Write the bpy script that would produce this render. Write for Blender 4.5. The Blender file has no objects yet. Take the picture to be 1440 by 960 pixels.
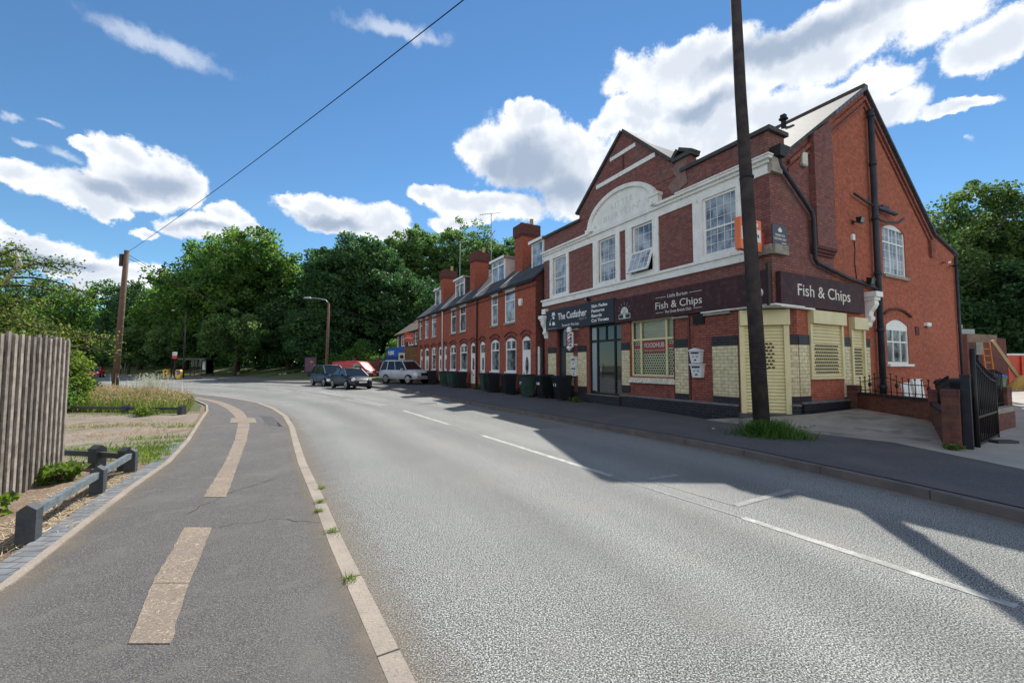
import bpy, math, random
import numpy as np
from mathutils import Vector, Matrix
R = math.radians
random.seed(7)
rng = np.random.default_rng(11)
scene = bpy.context.scene
col = scene.collection

# ------------------------------------------------------------------ camera
EYE = 1.65
FPX = 600.0                       # focal length in pixels of a 1440 wide picture
PITCH = math.atan(33 / 600)
cd = bpy.data.cameras.new('camera'); cam = bpy.data.objects.new('camera', cd); col.objects.link(cam)
cd.sensor_width = 36; cd.lens = FPX / 1440 * 36; cd.clip_start = 0.05; cd.clip_end = 2000
cam.location = (0, 0, EYE); cam.rotation_euler = (R(90) + PITCH, 0, 0)
scene.camera = cam

# ------------------------------------------------------------------ exposure, sun, sky
SUN_AZ, SUN_EL = R(16.5), R(46.5)   # clockwise from +Y
scene.view_settings.view_transform = 'Standard'; scene.view_settings.look = 'None'
scene.view_settings.gamma = 1; scene.view_settings.exposure = 0.42
scene.cycles.max_bounces = 6; scene.cycles.transparent_max_bounces = 12
sl = bpy.data.lights.new('sun', 'SUN'); sl.energy = 5.0; sl.angle = R(0.55); sl.color = (1, .95, .86)
so = bpy.data.objects.new('sun', sl); col.objects.link(so)
sd = Vector((math.sin(SUN_AZ) * math.cos(SUN_EL), math.cos(SUN_AZ) * math.cos(SUN_EL), math.sin(SUN_EL)))
so.rotation_euler = sd.to_track_quat('Z', 'Y').to_euler(); so.location = (0, 0, 60)
SKY_STRENGTH = 0.14

def px_dir(px, py):
    x = (px - 720) / FPX; y = -(py - 480) / FPX
    c, s = math.cos(PITCH), math.sin(PITCH)
    return Vector((x, c - y * s, s + y * c)).normalized()

def azel(px, py):
    d = px_dir(px, py); return math.atan2(d.x, d.y), math.asin(d.z)

def build_world():
    w = bpy.data.worlds.new('World'); scene.world = w; w.use_nodes = True
    nt = w.node_tree; N = nt.nodes; L = nt.links; N.clear()
    out = N.new('ShaderNodeOutputWorld'); bg = N.new('ShaderNodeBackground'); L.new(bg.outputs[0], out.inputs[0])
    bg.inputs[1].default_value = SKY_STRENGTH
    sky = N.new('ShaderNodeTexSky'); sky.sky_type = 'NISHITA'; sky.sun_disc = False
    sky.sun_elevation = SUN_EL; sky.sun_rotation = SUN_AZ; sky.altitude = 100; sky.air_density = 1.0; sky.dust_density = 0.0; sky.ozone_density = 2.5
    def m(op, a, b=None, c=None, clamp=False):
        n = N.new('ShaderNodeMath'); n.operation = op; n.use_clamp = clamp
        for i, v in enumerate((a, b, c)):
            if v is None: continue
            if isinstance(v, (int, float)): n.inputs[i].default_value = v
            else: L.new(v, n.inputs[i])
        return n.outputs[0]
    tc = N.new('ShaderNodeTexCoord'); nrm = N.new('ShaderNodeVectorMath'); nrm.operation = 'NORMALIZE'; L.new(tc.outputs['Generated'], nrm.inputs[0])
    sp = N.new('ShaderNodeSeparateXYZ'); L.new(nrm.outputs[0], sp.inputs[0])
    az = m('ARCTAN2', sp.outputs[0], sp.outputs[1]); el = m('ARCSINE', sp.outputs[2])
    cb = N.new('ShaderNodeCombineXYZ'); L.new(az, cb.inputs[0]); L.new(el, cb.inputs[1])
    # billowing distortion of the cloud outlines
    nz = N.new('ShaderNodeTexNoise'); nz.inputs['Scale'].default_value = 7; nz.inputs['Detail'].default_value = 9; nz.inputs['Roughness'].default_value = .6
    L.new(cb.outputs[0], nz.inputs['Vector'])
    vs = N.new('ShaderNodeVectorMath'); vs.operation = 'SUBTRACT'; L.new(nz.outputs['Color'], vs.inputs[0]); vs.inputs[1].default_value = (.5, .5, .5)
    vm = N.new('ShaderNodeVectorMath'); vm.operation = 'MULTIPLY'; L.new(vs.outputs[0], vm.inputs[0]); vm.inputs[1].default_value = (.13, .10, 0)
    va = N.new('ShaderNodeVectorMath'); va.operation = 'ADD'; L.new(cb.outputs[0], va.inputs[0]); L.new(vm.outputs[0], va.inputs[1])
    P = va.outputs[0]
    def field(blobs):
        cur = None
        for (px, py, rx, ry) in blobs:
            a, e = azel(px, py)
            ra = abs(azel(px + rx, py)[0] - azel(px - rx, py)[0]) / 2; re = abs(azel(px, py + ry)[1] - azel(px, py - ry)[1]) / 2
            s = N.new('ShaderNodeVectorMath'); s.operation = 'SUBTRACT'; L.new(P, s.inputs[0]); s.inputs[1].default_value = (a, e, 0)
            q = N.new('ShaderNodeVectorMath'); q.operation = 'MULTIPLY'; L.new(s.outputs[0], q.inputs[0]); q.inputs[1].default_value = (1 / ra, 1 / re, 0)
            l = N.new('ShaderNodeVectorMath'); l.operation = 'LENGTH'; L.new(q.outputs[0], l.inputs[0])
            v = m('SUBTRACT', 1.0, l.outputs['Value'])
            cur = v if cur is None else m('SMOOTH_MAX', cur, v, .18)
        return cur
    solid = [(207, 236, 88, 42), (262, 262, 42, 32), (175, 212, 55, 28), (118, 202, 28, 12), (110, 268, 95, 30), (30, 248, 42, 24), (150, 290, 60, 14), (180, 262, 90, 28),
             (285, 318, 62, 24), (325, 304, 38, 22), (215, 326, 24, 10), (345, 322, 34, 14),
             (40, 346, 90, 22), (120, 374, 85, 22), (205, 382, 48, 16), (150, 398, 90, 18), (10, 330, 40, 14),
             (470, 298, 90, 28), (402, 278, 24, 14), (520, 304, 62, 28), (548, 326, 44, 16), (445, 285, 50, 20),
             (740, 215, 98, 58), (745, 170, 38, 24), (690, 205, 58, 26), (805, 225, 60, 58), (655, 282, 60, 22), (603, 272, 34, 16), (700, 290, 90, 26), (822, 280, 70, 32), (650, 312, 52, 12),
             (880, 168, 56, 26), (930, 205, 90, 46), (862, 240, 56, 46), (960, 172, 86, 36), (1015, 160, 90, 34), (930, 255, 90, 40), (1090, 165, 120, 40), (1235, 160, 75, 26), (1330, 152, 80, 13), (1160, 150, 120, 34), (1000, 225, 120, 40), (1010, 185, 170, 52), (900, 150, 60, 26),
             (1150, 70, 260, 60), (960, 90, 120, 45), (1400, 60, 120, 40)]
    wisp = [(12, 165, 20, 9), (62, 168, 34, 7), (42, 205, 34, 7), (85, 216, 34, 11), (240, 60, 160, 24), (560, 40, 120, 20), (1377, 186, 14, 6)]
    core = [(215, 250, 60, 22), (150, 262, 60, 14), (745, 232, 62, 40), (790, 262, 52, 30), (700, 225, 34, 20), (470, 308, 60, 12), (290, 320, 46, 9), (60, 362, 80, 10), (985, 150, 60, 18), (940, 235, 50, 22), (1120, 60, 160, 24)]
    f = field(solid); fw = field(wisp); fc = field(core)
    n2 = N.new('ShaderNodeTexNoise'); n2.inputs['Scale'].default_value = 11; n2.inputs['Detail'].default_value = 10; n2.inputs['Roughness'].default_value = .68; L.new(cb.outputs[0], n2.inputs['Vector'])
    n2c = m('SUBTRACT', n2.outputs['Fac'], .5)
    f2 = m('MULTIPLY_ADD', n2c, 1.25, f)
    # bright clouds added behind the camera, out of view, as fill light for the facades
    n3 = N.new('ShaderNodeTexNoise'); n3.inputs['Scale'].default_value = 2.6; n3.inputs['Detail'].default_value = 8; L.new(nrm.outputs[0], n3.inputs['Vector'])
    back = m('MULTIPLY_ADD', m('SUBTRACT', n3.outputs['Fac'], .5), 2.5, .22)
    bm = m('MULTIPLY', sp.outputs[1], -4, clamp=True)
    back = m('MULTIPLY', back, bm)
    def sstep(v, a, b):
        mr = N.new('ShaderNodeMapRange'); mr.interpolation_type = 'SMOOTHSTEP'; L.new(v, mr.inputs[0]); mr.inputs[1].default_value = a; mr.inputs[2].default_value = b; return mr.outputs[0]
    alpha = sstep(f2, -.02, .26)
    aw = m('MULTIPLY', sstep(m('MULTIPLY_ADD', n2c, 1.6, fw), .1, .9), .45)
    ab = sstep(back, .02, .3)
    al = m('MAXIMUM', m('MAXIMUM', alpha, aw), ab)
    n4 = N.new('ShaderNodeTexNoise'); n4.inputs['Scale'].default_value = 16; n4.inputs['Detail'].default_value = 7; L.new(cb.outputs[0], n4.inputs['Vector'])
    g1 = sstep(m('MULTIPLY_ADD', m('SUBTRACT', n4.outputs['Fac'], .5), 1.2, fc), -.75, .75)
    g2 = m('MULTIPLY', sstep(m('MULTIPLY_ADD', m('SUBTRACT', n4.outputs['Fac'], .5), 2.4, f), .0, .9), .5)
    g = m('MAXIMUM', g1, g2)
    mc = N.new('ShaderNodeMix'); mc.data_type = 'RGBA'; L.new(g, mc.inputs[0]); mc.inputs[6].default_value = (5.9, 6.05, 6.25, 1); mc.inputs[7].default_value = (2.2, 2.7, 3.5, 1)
    hs = N.new('ShaderNodeHueSaturation'); hs.inputs['Saturation'].default_value = 1.06; hs.inputs['Value'].default_value = 1.0; L.new(sky.outputs[0], hs.inputs['Color'])
    tint = N.new('ShaderNodeMix'); tint.data_type = 'RGBA'; tint.blend_type = 'MULTIPLY'; tint.inputs[0].default_value = 1; L.new(hs.outputs[0], tint.inputs[6]); tint.inputs[7].default_value = (.50, .655, .71, 1)
    mx = N.new('ShaderNodeMix'); mx.data_type = 'RGBA'; L.new(al, mx.inputs[0]); L.new(tint.outputs[2], mx.inputs[6]); 
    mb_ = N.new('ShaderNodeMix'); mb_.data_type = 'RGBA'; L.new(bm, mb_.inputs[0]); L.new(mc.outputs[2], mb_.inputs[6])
    hz = N.new('ShaderNodeMix'); hz.data_type = 'RGBA'; L.new(m('MULTIPLY', sp.outputs[2], 1.5, clamp=True), hz.inputs[0]); hz.inputs[6].default_value = (12.6, 12.0, 11.4, 1); hz.inputs[7].default_value = (3.4, 3.5, 3.7, 1); L.new(hz.outputs[2], mb_.inputs[7]); L.new(mb_.outputs[2], mx.inputs[7])  # added clouds brightened low down, so upright walls catch more fill light
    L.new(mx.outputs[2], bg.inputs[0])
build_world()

# ------------------------------------------------------------------ materials
MATS = {}
def mat(name, c, rough=.8, c2=None, nscale=3., bump=0., bscale=30., metal=0., spec=.5, coords='Object', contrast=1.0, speck=None, coat=0):
    """plain surface: base colour varied by noise towards c2, optional fine speckle and bump"""
    if name in MATS: return MATS[name]
    M = bpy.data.materials.new(name); M.use_nodes = True; nt = M.node_tree; N = nt.nodes; L = nt.links
    p = N['Principled BSDF']; p.inputs['Roughness'].default_value = rough; p.inputs['Metallic'].default_value = metal; p.inputs['Specular IOR Level'].default_value = spec
    p.inputs['Coat Weight'].default_value = coat
    tc = N.new('ShaderNodeTexCoord')
    if c2 is None: c2 = tuple(v * .78 for v in c)
    n = N.new('ShaderNodeTexNoise'); n.inputs['Scale'].default_value = nscale; n.inputs['Detail'].default_value = 6; n.inputs['Roughness'].default_value = .62; L.new(tc.outputs[coords], n.inputs['Vector'])
    mr = N.new('ShaderNodeMapRange'); mr.inputs[1].default_value = .5 - .18 / contrast; mr.inputs[2].default_value = .5 + .18 / contrast; L.new(n.outputs['Fac'], mr.inputs[0])
    mx = N.new('ShaderNodeMix'); mx.data_type = 'RGBA'; mx.inputs[6].default_value = (*c, 1); mx.inputs[7].default_value = (*c2, 1); L.new(mr.outputs[0], mx.inputs[0])
    o = mx.outputs[2]
    if speck:
        for (sc, lo, hi, cc, amt) in speck:
            s = N.new('ShaderNodeTexNoise'); s.inputs['Scale'].default_value = sc; s.inputs['Detail'].default_value = 1.5; L.new(tc.outputs[coords], s.inputs['Vector'])
            r2 = N.new('ShaderNodeMapRange'); r2.inputs[1].default_value = lo; r2.inputs[2].default_value = hi; r2.inputs[4].default_value = amt; L.new(s.outputs['Fac'], r2.inputs[0])
            m2 = N.new('ShaderNodeMix'); m2.data_type = 'RGBA'; L.new(r2.outputs[0], m2.inputs[0]); L.new(o, m2.inputs[6]); m2.inputs[7].default_value = (*cc, 1); o = m2.outputs[2]
    L.new(o, p.inputs['Base Color'])
    if bump:
        b = N.new('ShaderNodeTexNoise'); b.inputs['Scale'].default_value = bscale; b.inputs['Detail'].default_value = 4; L.new(tc.outputs[coords], b.inputs['Vector'])
        bn = N.new('ShaderNodeBump'); bn.inputs['Strength'].default_value = bump; bn.inputs['Distance'].default_value = .02; L.new(b.outputs['Fac'], bn.inputs['Height']); L.new(bn.outputs[0], p.inputs['Normal'])
    MATS[name] = M; return M

def brick(name, c1, c2, mortar, bw=.225, rh=.075, ms=.011, rough=.85, stain=(.12, .1, .1), stain_amt=.5, bump=.35, offset=.5, spec=.3, worn=None, bias=0.):
    if name in MATS: return MATS[name]
    M = bpy.data.materials.new(name); M.use_nodes = True; nt = M.node_tree; N = nt.nodes; L = nt.links
    p = N['Principled BSDF']; p.inputs['Roughness'].default_value = rough; p.inputs['Specular IOR Level'].default_value = spec
    uv = N.new('ShaderNodeUVMap'); uv.uv_map = 'metric'
    b = N.new('ShaderNodeTexBrick'); L.new(uv.outputs[0], b.inputs['Vector'])
    b.inputs['Scale'].default_value = 1; b.inputs['Brick Width'].default_value = bw; b.inputs['Row Height'].default_value = rh; b.inputs['Mortar Size'].default_value = ms; b.inputs['Mortar Smooth'].default_value = .3
    b.inputs['Bias'].default_value = bias
    b.inputs['Color1'].default_value = (*c1, 1); b.inputs['Color2'].default_value = (*c2, 1); b.inputs['Mortar'].default_value = (*mortar, 1); b.offset = offset
    o = b.outputs['Color']
    n = N.new('ShaderNodeTexNoise'); n.inputs['Scale'].default_value = .9; n.inputs['Detail'].default_value = 8; n.inputs['Roughness'].default_value = .68; L.new(uv.outputs[0], n.inputs['Vector'])
    mr = N.new('ShaderNodeMapRange'); mr.inputs[1].default_value = .46; mr.inputs[2].default_value = .78; mr.inputs[4].default_value = stain_amt; L.new(n.outputs['Fac'], mr.inputs[0])
    mx = N.new('ShaderNodeMix'); mx.data_type = 'RGBA'; L.new(mr.outputs[0], mx.inputs[0]); L.new(o, mx.inputs[6]); mx.inputs[7].default_value = (*stain, 1); o = mx.outputs[2]
    # single odd bricks, lighter or darker
    n2 = N.new('ShaderNodeTexNoise'); n2.inputs['Scale'].default_value = 7; n2.inputs['Detail'].default_value = 2; L.new(uv.outputs[0], n2.inputs['Vector'])
    mr2 = N.new('ShaderNodeMapRange'); mr2.inputs[1].default_value = .3; mr2.inputs[2].default_value = .7; mr2.inputs[3].default_value = .8; mr2.inputs[4].default_value = 1.2; L.new(n2.outputs['Fac'], mr2.inputs[0])
    hv = N.new('ShaderNodeHueSaturation'); L.new(mr2.outputs[0], hv.inputs['Value']); L.new(o, hv.inputs['Color']); o = hv.outputs[0]
    L.new(o, p.inputs['Base Color'])
    bn = N.new('ShaderNodeBump'); bn.inputs['Strength'].default_value = bump; bn.inputs['Distance'].default_value = .01; bn.invert = True
    L.new(b.outputs['Fac'], bn.inputs['Height']); L.new(bn.outputs[0], p.inputs['Normal'])
    MATS[name] = M; return M

def leafmat(name, dark, light, yellow=(.16, .2, .03), trans=.5, scale=.35):
    if name in MATS: return MATS[name]
    M = bpy.data.materials.new(name); M.use_nodes = True; nt = M.node_tree; N = nt.nodes; L = nt.links
    N.clear(); out = N.new('ShaderNodeOutputMaterial')
    geo = N.new('ShaderNodeNewGeometry'); tc = N.new('ShaderNodeTexCoord')
    n = N.new('ShaderNodeTexNoise'); n.inputs['Scale'].default_value = scale; n.inputs['Detail'].default_value = 5; L.new(tc.outputs['Object'], n.inputs['Vector'])
    ad = N.new('ShaderNodeMath'); ad.operation = 'MULTIPLY_ADD'; L.new(geo.outputs['Random Per Island'], ad.inputs[0]); ad.inputs[1].default_value = .55; L.new(n.outputs['Fac'], ad.inputs[2])
    cr = N.new('ShaderNodeValToRGB'); L.new(ad.outputs[0], cr.inputs[0])
    e = cr.color_ramp.elements; e[0].position = .45; e[0].color = (*dark, 1); e[1].position = .85; e[1].color = (*light, 1)
    k = e.new(1.0); k.color = (*yellow, 1)
    d = N.new('ShaderNodeBsdfPrincipled'); d.inputs['Roughness'].default_value = .55; d.inputs['Specular IOR Level'].default_value = .35; L.new(cr.outputs[0], d.inputs['Base Color'])
    t = N.new('ShaderNodeBsdfTranslucent'); hs = N.new('ShaderNodeHueSaturation'); hs.inputs['Value'].default_value = 1.5; hs.inputs['Hue'].default_value = .492; hs.inputs['Saturation'].default_value = 1.1; L.new(cr.outputs[0], hs.inputs['Color']); L.new(hs.outputs[0], t.inputs[0])
    mx = N.new('ShaderNodeMixShader'); mx.inputs[0].default_value = trans; L.new(d.outputs[0], mx.inputs[1]); L.new(t.outputs[0], mx.inputs[2]); L.new(mx.outputs[0], out.inputs[0])
    MATS[name] = M; return M

def glassmat(name, c=(.02, .025, .03), rough=.03):
    if name in MATS: return MATS[name]
    m = mat(name, c, rough, c2=tuple(v * .6 for v in c), nscale=1.2, spec=.9)
    return m
def clearglass():
    if 'clear glass' in MATS: return MATS['clear glass']
    M = bpy.data.materials.new('clear glass'); M.use_nodes = True; nt = M.node_tree; N = nt.nodes; L = nt.links; N.clear()
    out = N.new('ShaderNodeOutputMaterial'); t = N.new('ShaderNodeBsdfTransparent'); t.inputs[0].default_value = (.8, .86, .84, 1); g = N.new('ShaderNodeBsdfGlossy'); g.inputs['Roughness'].default_value = .02
    fr = N.new('ShaderNodeFresnel'); fr.inputs[0].default_value = 1.3; mx = N.new('ShaderNodeMixShader'); L.new(fr.outputs[0], mx.inputs[0]); L.new(t.outputs[0], mx.inputs[1]); L.new(g.outputs[0], mx.inputs[2]); L.new(mx.outputs[0], out.inputs[0])
    MATS['clear glass'] = M; return M

BR = brick('red brick', (.34, .10, .07), (.22, .065, .05), (.09, .055, .05), stain=(.12, .05, .045), stain_amt=.6, ms=.012)
BRS = brick('smooth red brick', (.42, .122, .070), (.33, .090, .054), (.21, .08, .055), stain=(.20, .075, .055), stain_amt=.5, ms=.009, bump=.3)
BRU = brick('weathered upper brick', (.29, .10, .085), (.185, .065, .06), (.095, .065, .065), stain=(.17, .115, .105), stain_amt=.75, ms=.013)
BRT = brick('terrace brick', (.40, .10, .055), (.30, .072, .043), (.18, .08, .06), stain=(.15, .05, .04), stain_amt=.55, ms=.009)
BRD = brick('dark red brick', (.15, .04, .035), (.10, .03, .03), (.09, .06, .055), stain=(.05, .03, .03), stain_amt=.6)
BRG = brick('garden wall brick', (.20, .07, .05), (.12, .042, .035), (.10, .07, .06), stain=(.055, .038, .035), stain_amt=.85)
BLUE = brick('blue engineering brick', (.014, .015, .024), (.024, .023, .033), (.045, .042, .045), rough=.5, stain=(.045, .04, .04), stain_amt=.45, spec=.3, rh=.09)
CREAM = brick('glazed cream brick', (.66, .58, .37), (.58, .51, .32), (.25, .21, .15), bw=.24, rh=.1, ms=.007, rough=.25, stain=(.38, .32, .2), stain_amt=.35, spec=.5)
SLATE = brick('slate roof', (.055, .06, .075), (.075, .08, .095), (.03, .03, .035), bw=.3, rh=.22, ms=.012, rough=.75, stain=(.11, .11, .10), stain_amt=.6, spec=.2)
TILE = brick('clay tile roof', (.17, .13, .10), (.13, .095, .08), (.05, .04, .035), bw=.2, rh=.18, ms=.014, rough=.8, stain=(.14, .13, .09), stain_amt=.6)
BLOCK = brick('grey block paving', (.20, .215, .24), (.15, .165, .19), (.09, .085, .08), bw=.2, rh=.1, ms=.008, rough=.8, stain=(.2, .17, .13), stain_amt=.6)
WHITE = mat('white painted stone', (.84, .85, .84), .6, (.70, .70, .69), 2.2, bump=.1, speck=[(7, .64, .74, (.40, .38, .35), .5)])
UPVC = mat('white window frame', (.82, .83, .83), .35, (.72, .73, .73), 2)
STONE = mat('weathered stone', (.36, .33, .29), .9, (.2, .19, .17), 5, bump=.3)
BLACKM = mat('black painted metal', (.009, .010, .014), .45, (.022, .02, .018), 6, spec=.25)
PIPE = mat('dark grey pipe', (.020, .026, .040), .5, (.04, .044, .055), 3, spec=.3)
CREAMM = mat('cream painted steel', (.70, .63, .37), .42, (.60, .54, .31), 2.2, bump=.04)
DARK = mat('dark shade fill', (.008, .008, .01), .6)  # flat black put in for the shade inside holes and rooms
COPING = mat('dark coping', (.035, .036, .045), .75, (.07, .07, .07), 3, bump=.3)
NETGLASS = mat('window with net curtain', (.42, .47, .52), .04, (.08, .11, .16), 1.7, spec=.9, contrast=1.6)
DGLASS = glassmat('dark window glass', (.03, .036, .042), .03)
GREYGLASS = mat('grey window glass', (.24, .28, .30), .04, (.03, .04, .05), 1.9, spec=.9, contrast=1.7)
CLEAR = clearglass()
WOODF = mat('weathered fence timber', (.32, .285, .25), .85, (.17, .145, .125), 9, bump=.35, bscale=60, contrast=1.4)
def objvary(M, lo, hi):
    nt = M.node_tree; N = nt.nodes; L = nt.links; p = N['Principled BSDF']; src = p.inputs['Base Color'].links[0].from_socket; oi = N.new('ShaderNodeObjectInfo'); mr = N.new('ShaderNodeMapRange'); mr.inputs[3].default_value = lo; mr.inputs[4].default_value = hi
    hv = N.new('ShaderNodeHueSaturation'); L.new(oi.outputs['Random'], mr.inputs[0]); L.new(mr.outputs[0], hv.inputs['Value']); L.new(src, hv.inputs['Color']); L.new(hv.outputs[0], p.inputs['Base Color'])
objvary(WOODF, .62, 1.25)
POSTT = mat('dark stained timber', (.028, .038, .05), .7, (.06, .07, .075), 7, bump=.3)
RAILT = mat('faded blue grey timber', (.17, .21, .23), .75, (.08, .105, .12), 10, bump=.35)
POLEW = mat('creosoted pole timber', (.16, .09, .055), .85, (.09, .055, .04), 5, bump=.3)
POLEG = mat('dark weathered post', (.060, .050, .050), .85, (.030, .026, .030), 3, bump=.3, spec=.2, contrast=1.5)
RUBBER = mat('black rubber', (.012, .012, .013), .85, spec=.2)
CHROME = mat('alloy wheel metal', (.42, .43, .45), .35, metal=.8)
TERRA = mat('clay chimney pot', (.48, .33, .17), .85, (.3, .2, .11), 6, bump=.2)
BARK = mat('bark', (.085, .065, .05), .95, (.04, .032, .028), 6, bump=.5)
SIGNTXT = mat('sign lettering cream', (.78, .76, .70), .5)
WHITETXT = mat('white lettering', (.85, .85, .86), .5)
GREYTXT = mat('grey lettering', (.30, .36, .40), .5)
BLACKTXT = mat('black lettering', (.02, .02, .025), .5)
GALV = mat('galvanised steel', (.36, .38, .39), .45, metal=.5)

# ------------------------------------------------------------------ geometry helpers
Z = Vector((0, 0, 1))
class Fr:
    """a wall frame: origin, direction along the wall, outward normal"""
    def __init__(s, o, U, N): s.o = Vector(o); s.U = Vector(U).normalized(); s.N = Vector(N).normalized()
    def p(s, u, z, d=0): return s.o + s.U * u + Z * z + s.N * d
class MB:
    def __init__(s): s.v = []; s.f = []; s.smooth = set(); s.second = []
    def poly(s, pts, nrm=None, smooth=False):
        pts = [Vector(p) for p in pts]
        if nrm is not None:
            n = Vector((0, 0, 0))
            for i in range(len(pts)): n += pts[i].cross(pts[(i + 1) % len(pts)])
            if n.dot(Vector(nrm)) < 0: pts.reverse()
        i = len(s.v); s.v += pts; s.f.append(list(range(i, i + len(pts))))
        if smooth: s.smooth.add(len(s.f) - 1)
    def hexa(s, c):
        """c: 8 corners, bottom ring 0-3 then top ring 4-7"""
        c = [Vector(p) for p in c]; ctr = sum(c, Vector()) / 8
        for q in ((0, 1, 2, 3), (4, 5, 6, 7), (0, 1, 5, 4), (1, 2, 6, 5), (2, 3, 7, 6), (3, 0, 4, 7)):
            pts = [c[i] for i in q]; s.poly(pts, sum(pts, Vector()) / 4 - ctr)
    def box(s, x0, x1, y0, y1, z0, z1): s.hexa([(x0, y0, z0), (x1, y0, z0), (x1, y1, z0), (x0, y1, z0), (x0, y0, z1), (x1, y0, z1), (x1, y1, z1), (x0, y1, z1)]); return s
    def fbox(s, fr, u0, u1, z0, z1, d0, d1):
        s.hexa([fr.p(u0, z0, d0), fr.p(u1, z0, d0), fr.p(u1, z0, d1), fr.p(u0, z0, d1), fr.p(u0, z1, d0), fr.p(u1, z1, d0), fr.p(u1, z1, d1), fr.p(u0, z1, d1)]); return s
    def bar(s, a, b, w, h=None):
        """square bar from a to b"""
        a = Vector(a); b = Vector(b); h = h or w; t = (b - a).normalized()
        x = t.cross(Z) if abs(t.z) < .98 else Vector((1, 0, 0)); x.normalize(); y = x.cross(t).normalized()
        r = [(-1, -1), (1, -1), (1, 1), (-1, 1)]
        s.hexa([a + x * (i * w / 2) + y * (j * h / 2) for i, j in r] + [b + x * (i * w / 2) + y * (j * h / 2) for i, j in r]); return s
    def prism(s, fr, pts, d0, d1):
        """polygon of (u,z) points in a wall frame, given thickness"""
        A = [fr.p(u, z, d0) for u, z in pts]; B = [fr.p(u, z, d1) for u, z in pts]
        s.poly(A, -fr.N * (1 if d1 > d0 else -1)); s.poly(B, fr.N * (1 if d1 > d0 else -1)); n = len(pts)
        c = sum(A + B, Vector()) / (2 * n)
        for i in range(n):
            j = (i + 1) % n; q = [A[i], A[j], B[j], B[i]]
            e = (A[j] - A[i]).cross(fr.N)
            s.poly(q)
        return s
    def slab(s, pts, z0, z1):
        """polygon in plan, given top and bottom"""
        s.poly([(x, y, z1) for x, y in pts], Z); n = len(pts)
        for i in range(n):
            a = pts[i]; b = pts[(i + 1) % n]; s.poly([(*a, z0), (*b, z0), (*b, z1), (*a, z1)])
        return s
    def tube(s, pts, rad, n=8, cap=True):
        pts = [Vector(p) for p in pts]
        if not hasattr(rad, '__len__'): rad = [rad] * len(pts)
        rings = []; prev = None
        for i, p in enumerate(pts):
            t = (pts[min(i + 1, len(pts) - 1)] - pts[max(i - 1, 0)]).normalized()
            x = (prev - t * prev.dot(t)) if prev is not None else (t.cross(Z) if abs(t.z) < .95 else Vector((1, 0, 0)))
            x.normalize(); prev = x; y = t.cross(x)
            b = len(s.v); s.v += [p + (x * math.cos(2 * math.pi * k / n) + y * math.sin(2 * math.pi * k / n)) * rad[i] for k in range(n)]; rings.append(b)
        for a, b in zip(rings, rings[1:]):
            for k in range(n): s.f.append([a + k, a + (k + 1) % n, b + (k + 1) % n, b + k]); s.smooth.add(len(s.f) - 1)
        if cap: s.f.append([rings[0] + k for k in range(n)][::-1]); s.f.append([rings[-1] + k for k in range(n)])
        return s
    def lathe(s, c, prof, n=16, axis=Z):
        """prof: (radius, height) list turned round axis"""
        c = Vector(c); axis = Vector(axis).normalized(); x = axis.orthogonal().normalized(); y = axis.cross(x); rings = []
        for r, h in prof:
            rings.append(len(s.v)); s.v += [c + axis * h + (x * math.cos(2 * math.pi * k / n) + y * math.sin(2 * math.pi * k / n)) * max(r, .0005) for k in range(n)]
        for a, b in zip(rings, rings[1:]):
            for k in range(n): s.f.append([a + k, a + (k + 1) % n, b + (k + 1) % n, b + k]); s.smooth.add(len(s.f) - 1)
        s.f.append([rings[0] + k for k in range(n)][::-1]); s.f.append([rings[-1] + k for k in range(n)]); return s
    def build(s, name, m, parent=None, off=None, bevel=0, loc=None):
        me = bpy.data.meshes.new(name)
        if off is None: off = OFF.get(parent.name, Vector()) if parent else Vector()
        if loc is not None: off = Vector(loc)
        me.from_pydata([tuple(v - off) for v in s.v], [], s.f)
        for q in (m if isinstance(m, (list, tuple)) else [m]): me.materials.append(q)
        for a_, b_ in s.second: me.polygons.foreach_set('material_index', [1 if any(a <= i < b for a, b in s.second) else 0 for i in range(len(s.f))]); break
        if s.smooth:
            a = np.zeros(len(s.f), bool); a[list(s.smooth)] = True; me.polygons.foreach_set('use_smooth', a)
        uvl = me.uv_layers.new(name='metric')
        for pl in me.polygons:
            n = pl.normal
            if abs(n.z) > .97: T = Vector((1, 0, 0)); B = Vector((0, 1, 0))
            else: T = Z.cross(n).normalized(); B = n.cross(T)
            for li, vi in zip(pl.loop_indices, pl.vertices):
                co = s.v[vi]; uvl.data[li].uv = (co.dot(T), co.dot(B))
        me.update()
        o = bpy.data.objects.new(name, me); col.objects.link(o)
        if parent: o.parent = parent; OFF[o.name] = off
        if loc is not None: o.location = loc
        if bevel:
            b = o.modifiers.new('bevel', 'BEVEL'); b.width = bevel; b.segments = 2; b.limit_method = 'ANGLE'; b.angle_limit = R(40)
        return o
OFF = {}
def tag(o, label, cat, group=None):
    o['label'] = label; o['category'] = cat
    if group: o['group'] = group
    return o
def struct(o): o['kind'] = 'structure'; return o
def stuff(o, label, cat): o['kind'] = 'stuff'; o['label'] = label; o['category'] = cat; return o
YAW = R(28); PC = Vector((6.81, 11.05, 0)); PM = Matrix.Rotation(YAW, 3, 'Z')
def pw(x, y, z=0): return PC + PM @ Vector((x, y, z))       # street frame -> world
def thing(name, label, cat, pos=(0, 0, 0), rot=0., frame='W', group=None, local=False):
    o = bpy.data.objects.new(name, None); col.objects.link(o); o.empty_display_size = .2
    if frame == 'P': o.location = pw(*pos); o.rotation_euler.z = YAW + rot
    else: o.location = pos; o.rotation_euler.z = rot
    OFF[o.name] = Vector() if local else Vector(pos)
    return tag(o, label, cat, group)
def dup(o, parent=None):
    c = o.copy(); col.objects.link(c); c.parent = parent
    for ch in o.children: dup(ch, c)
    return c
def ptag(o, label): o['label'] = label; return o

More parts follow.
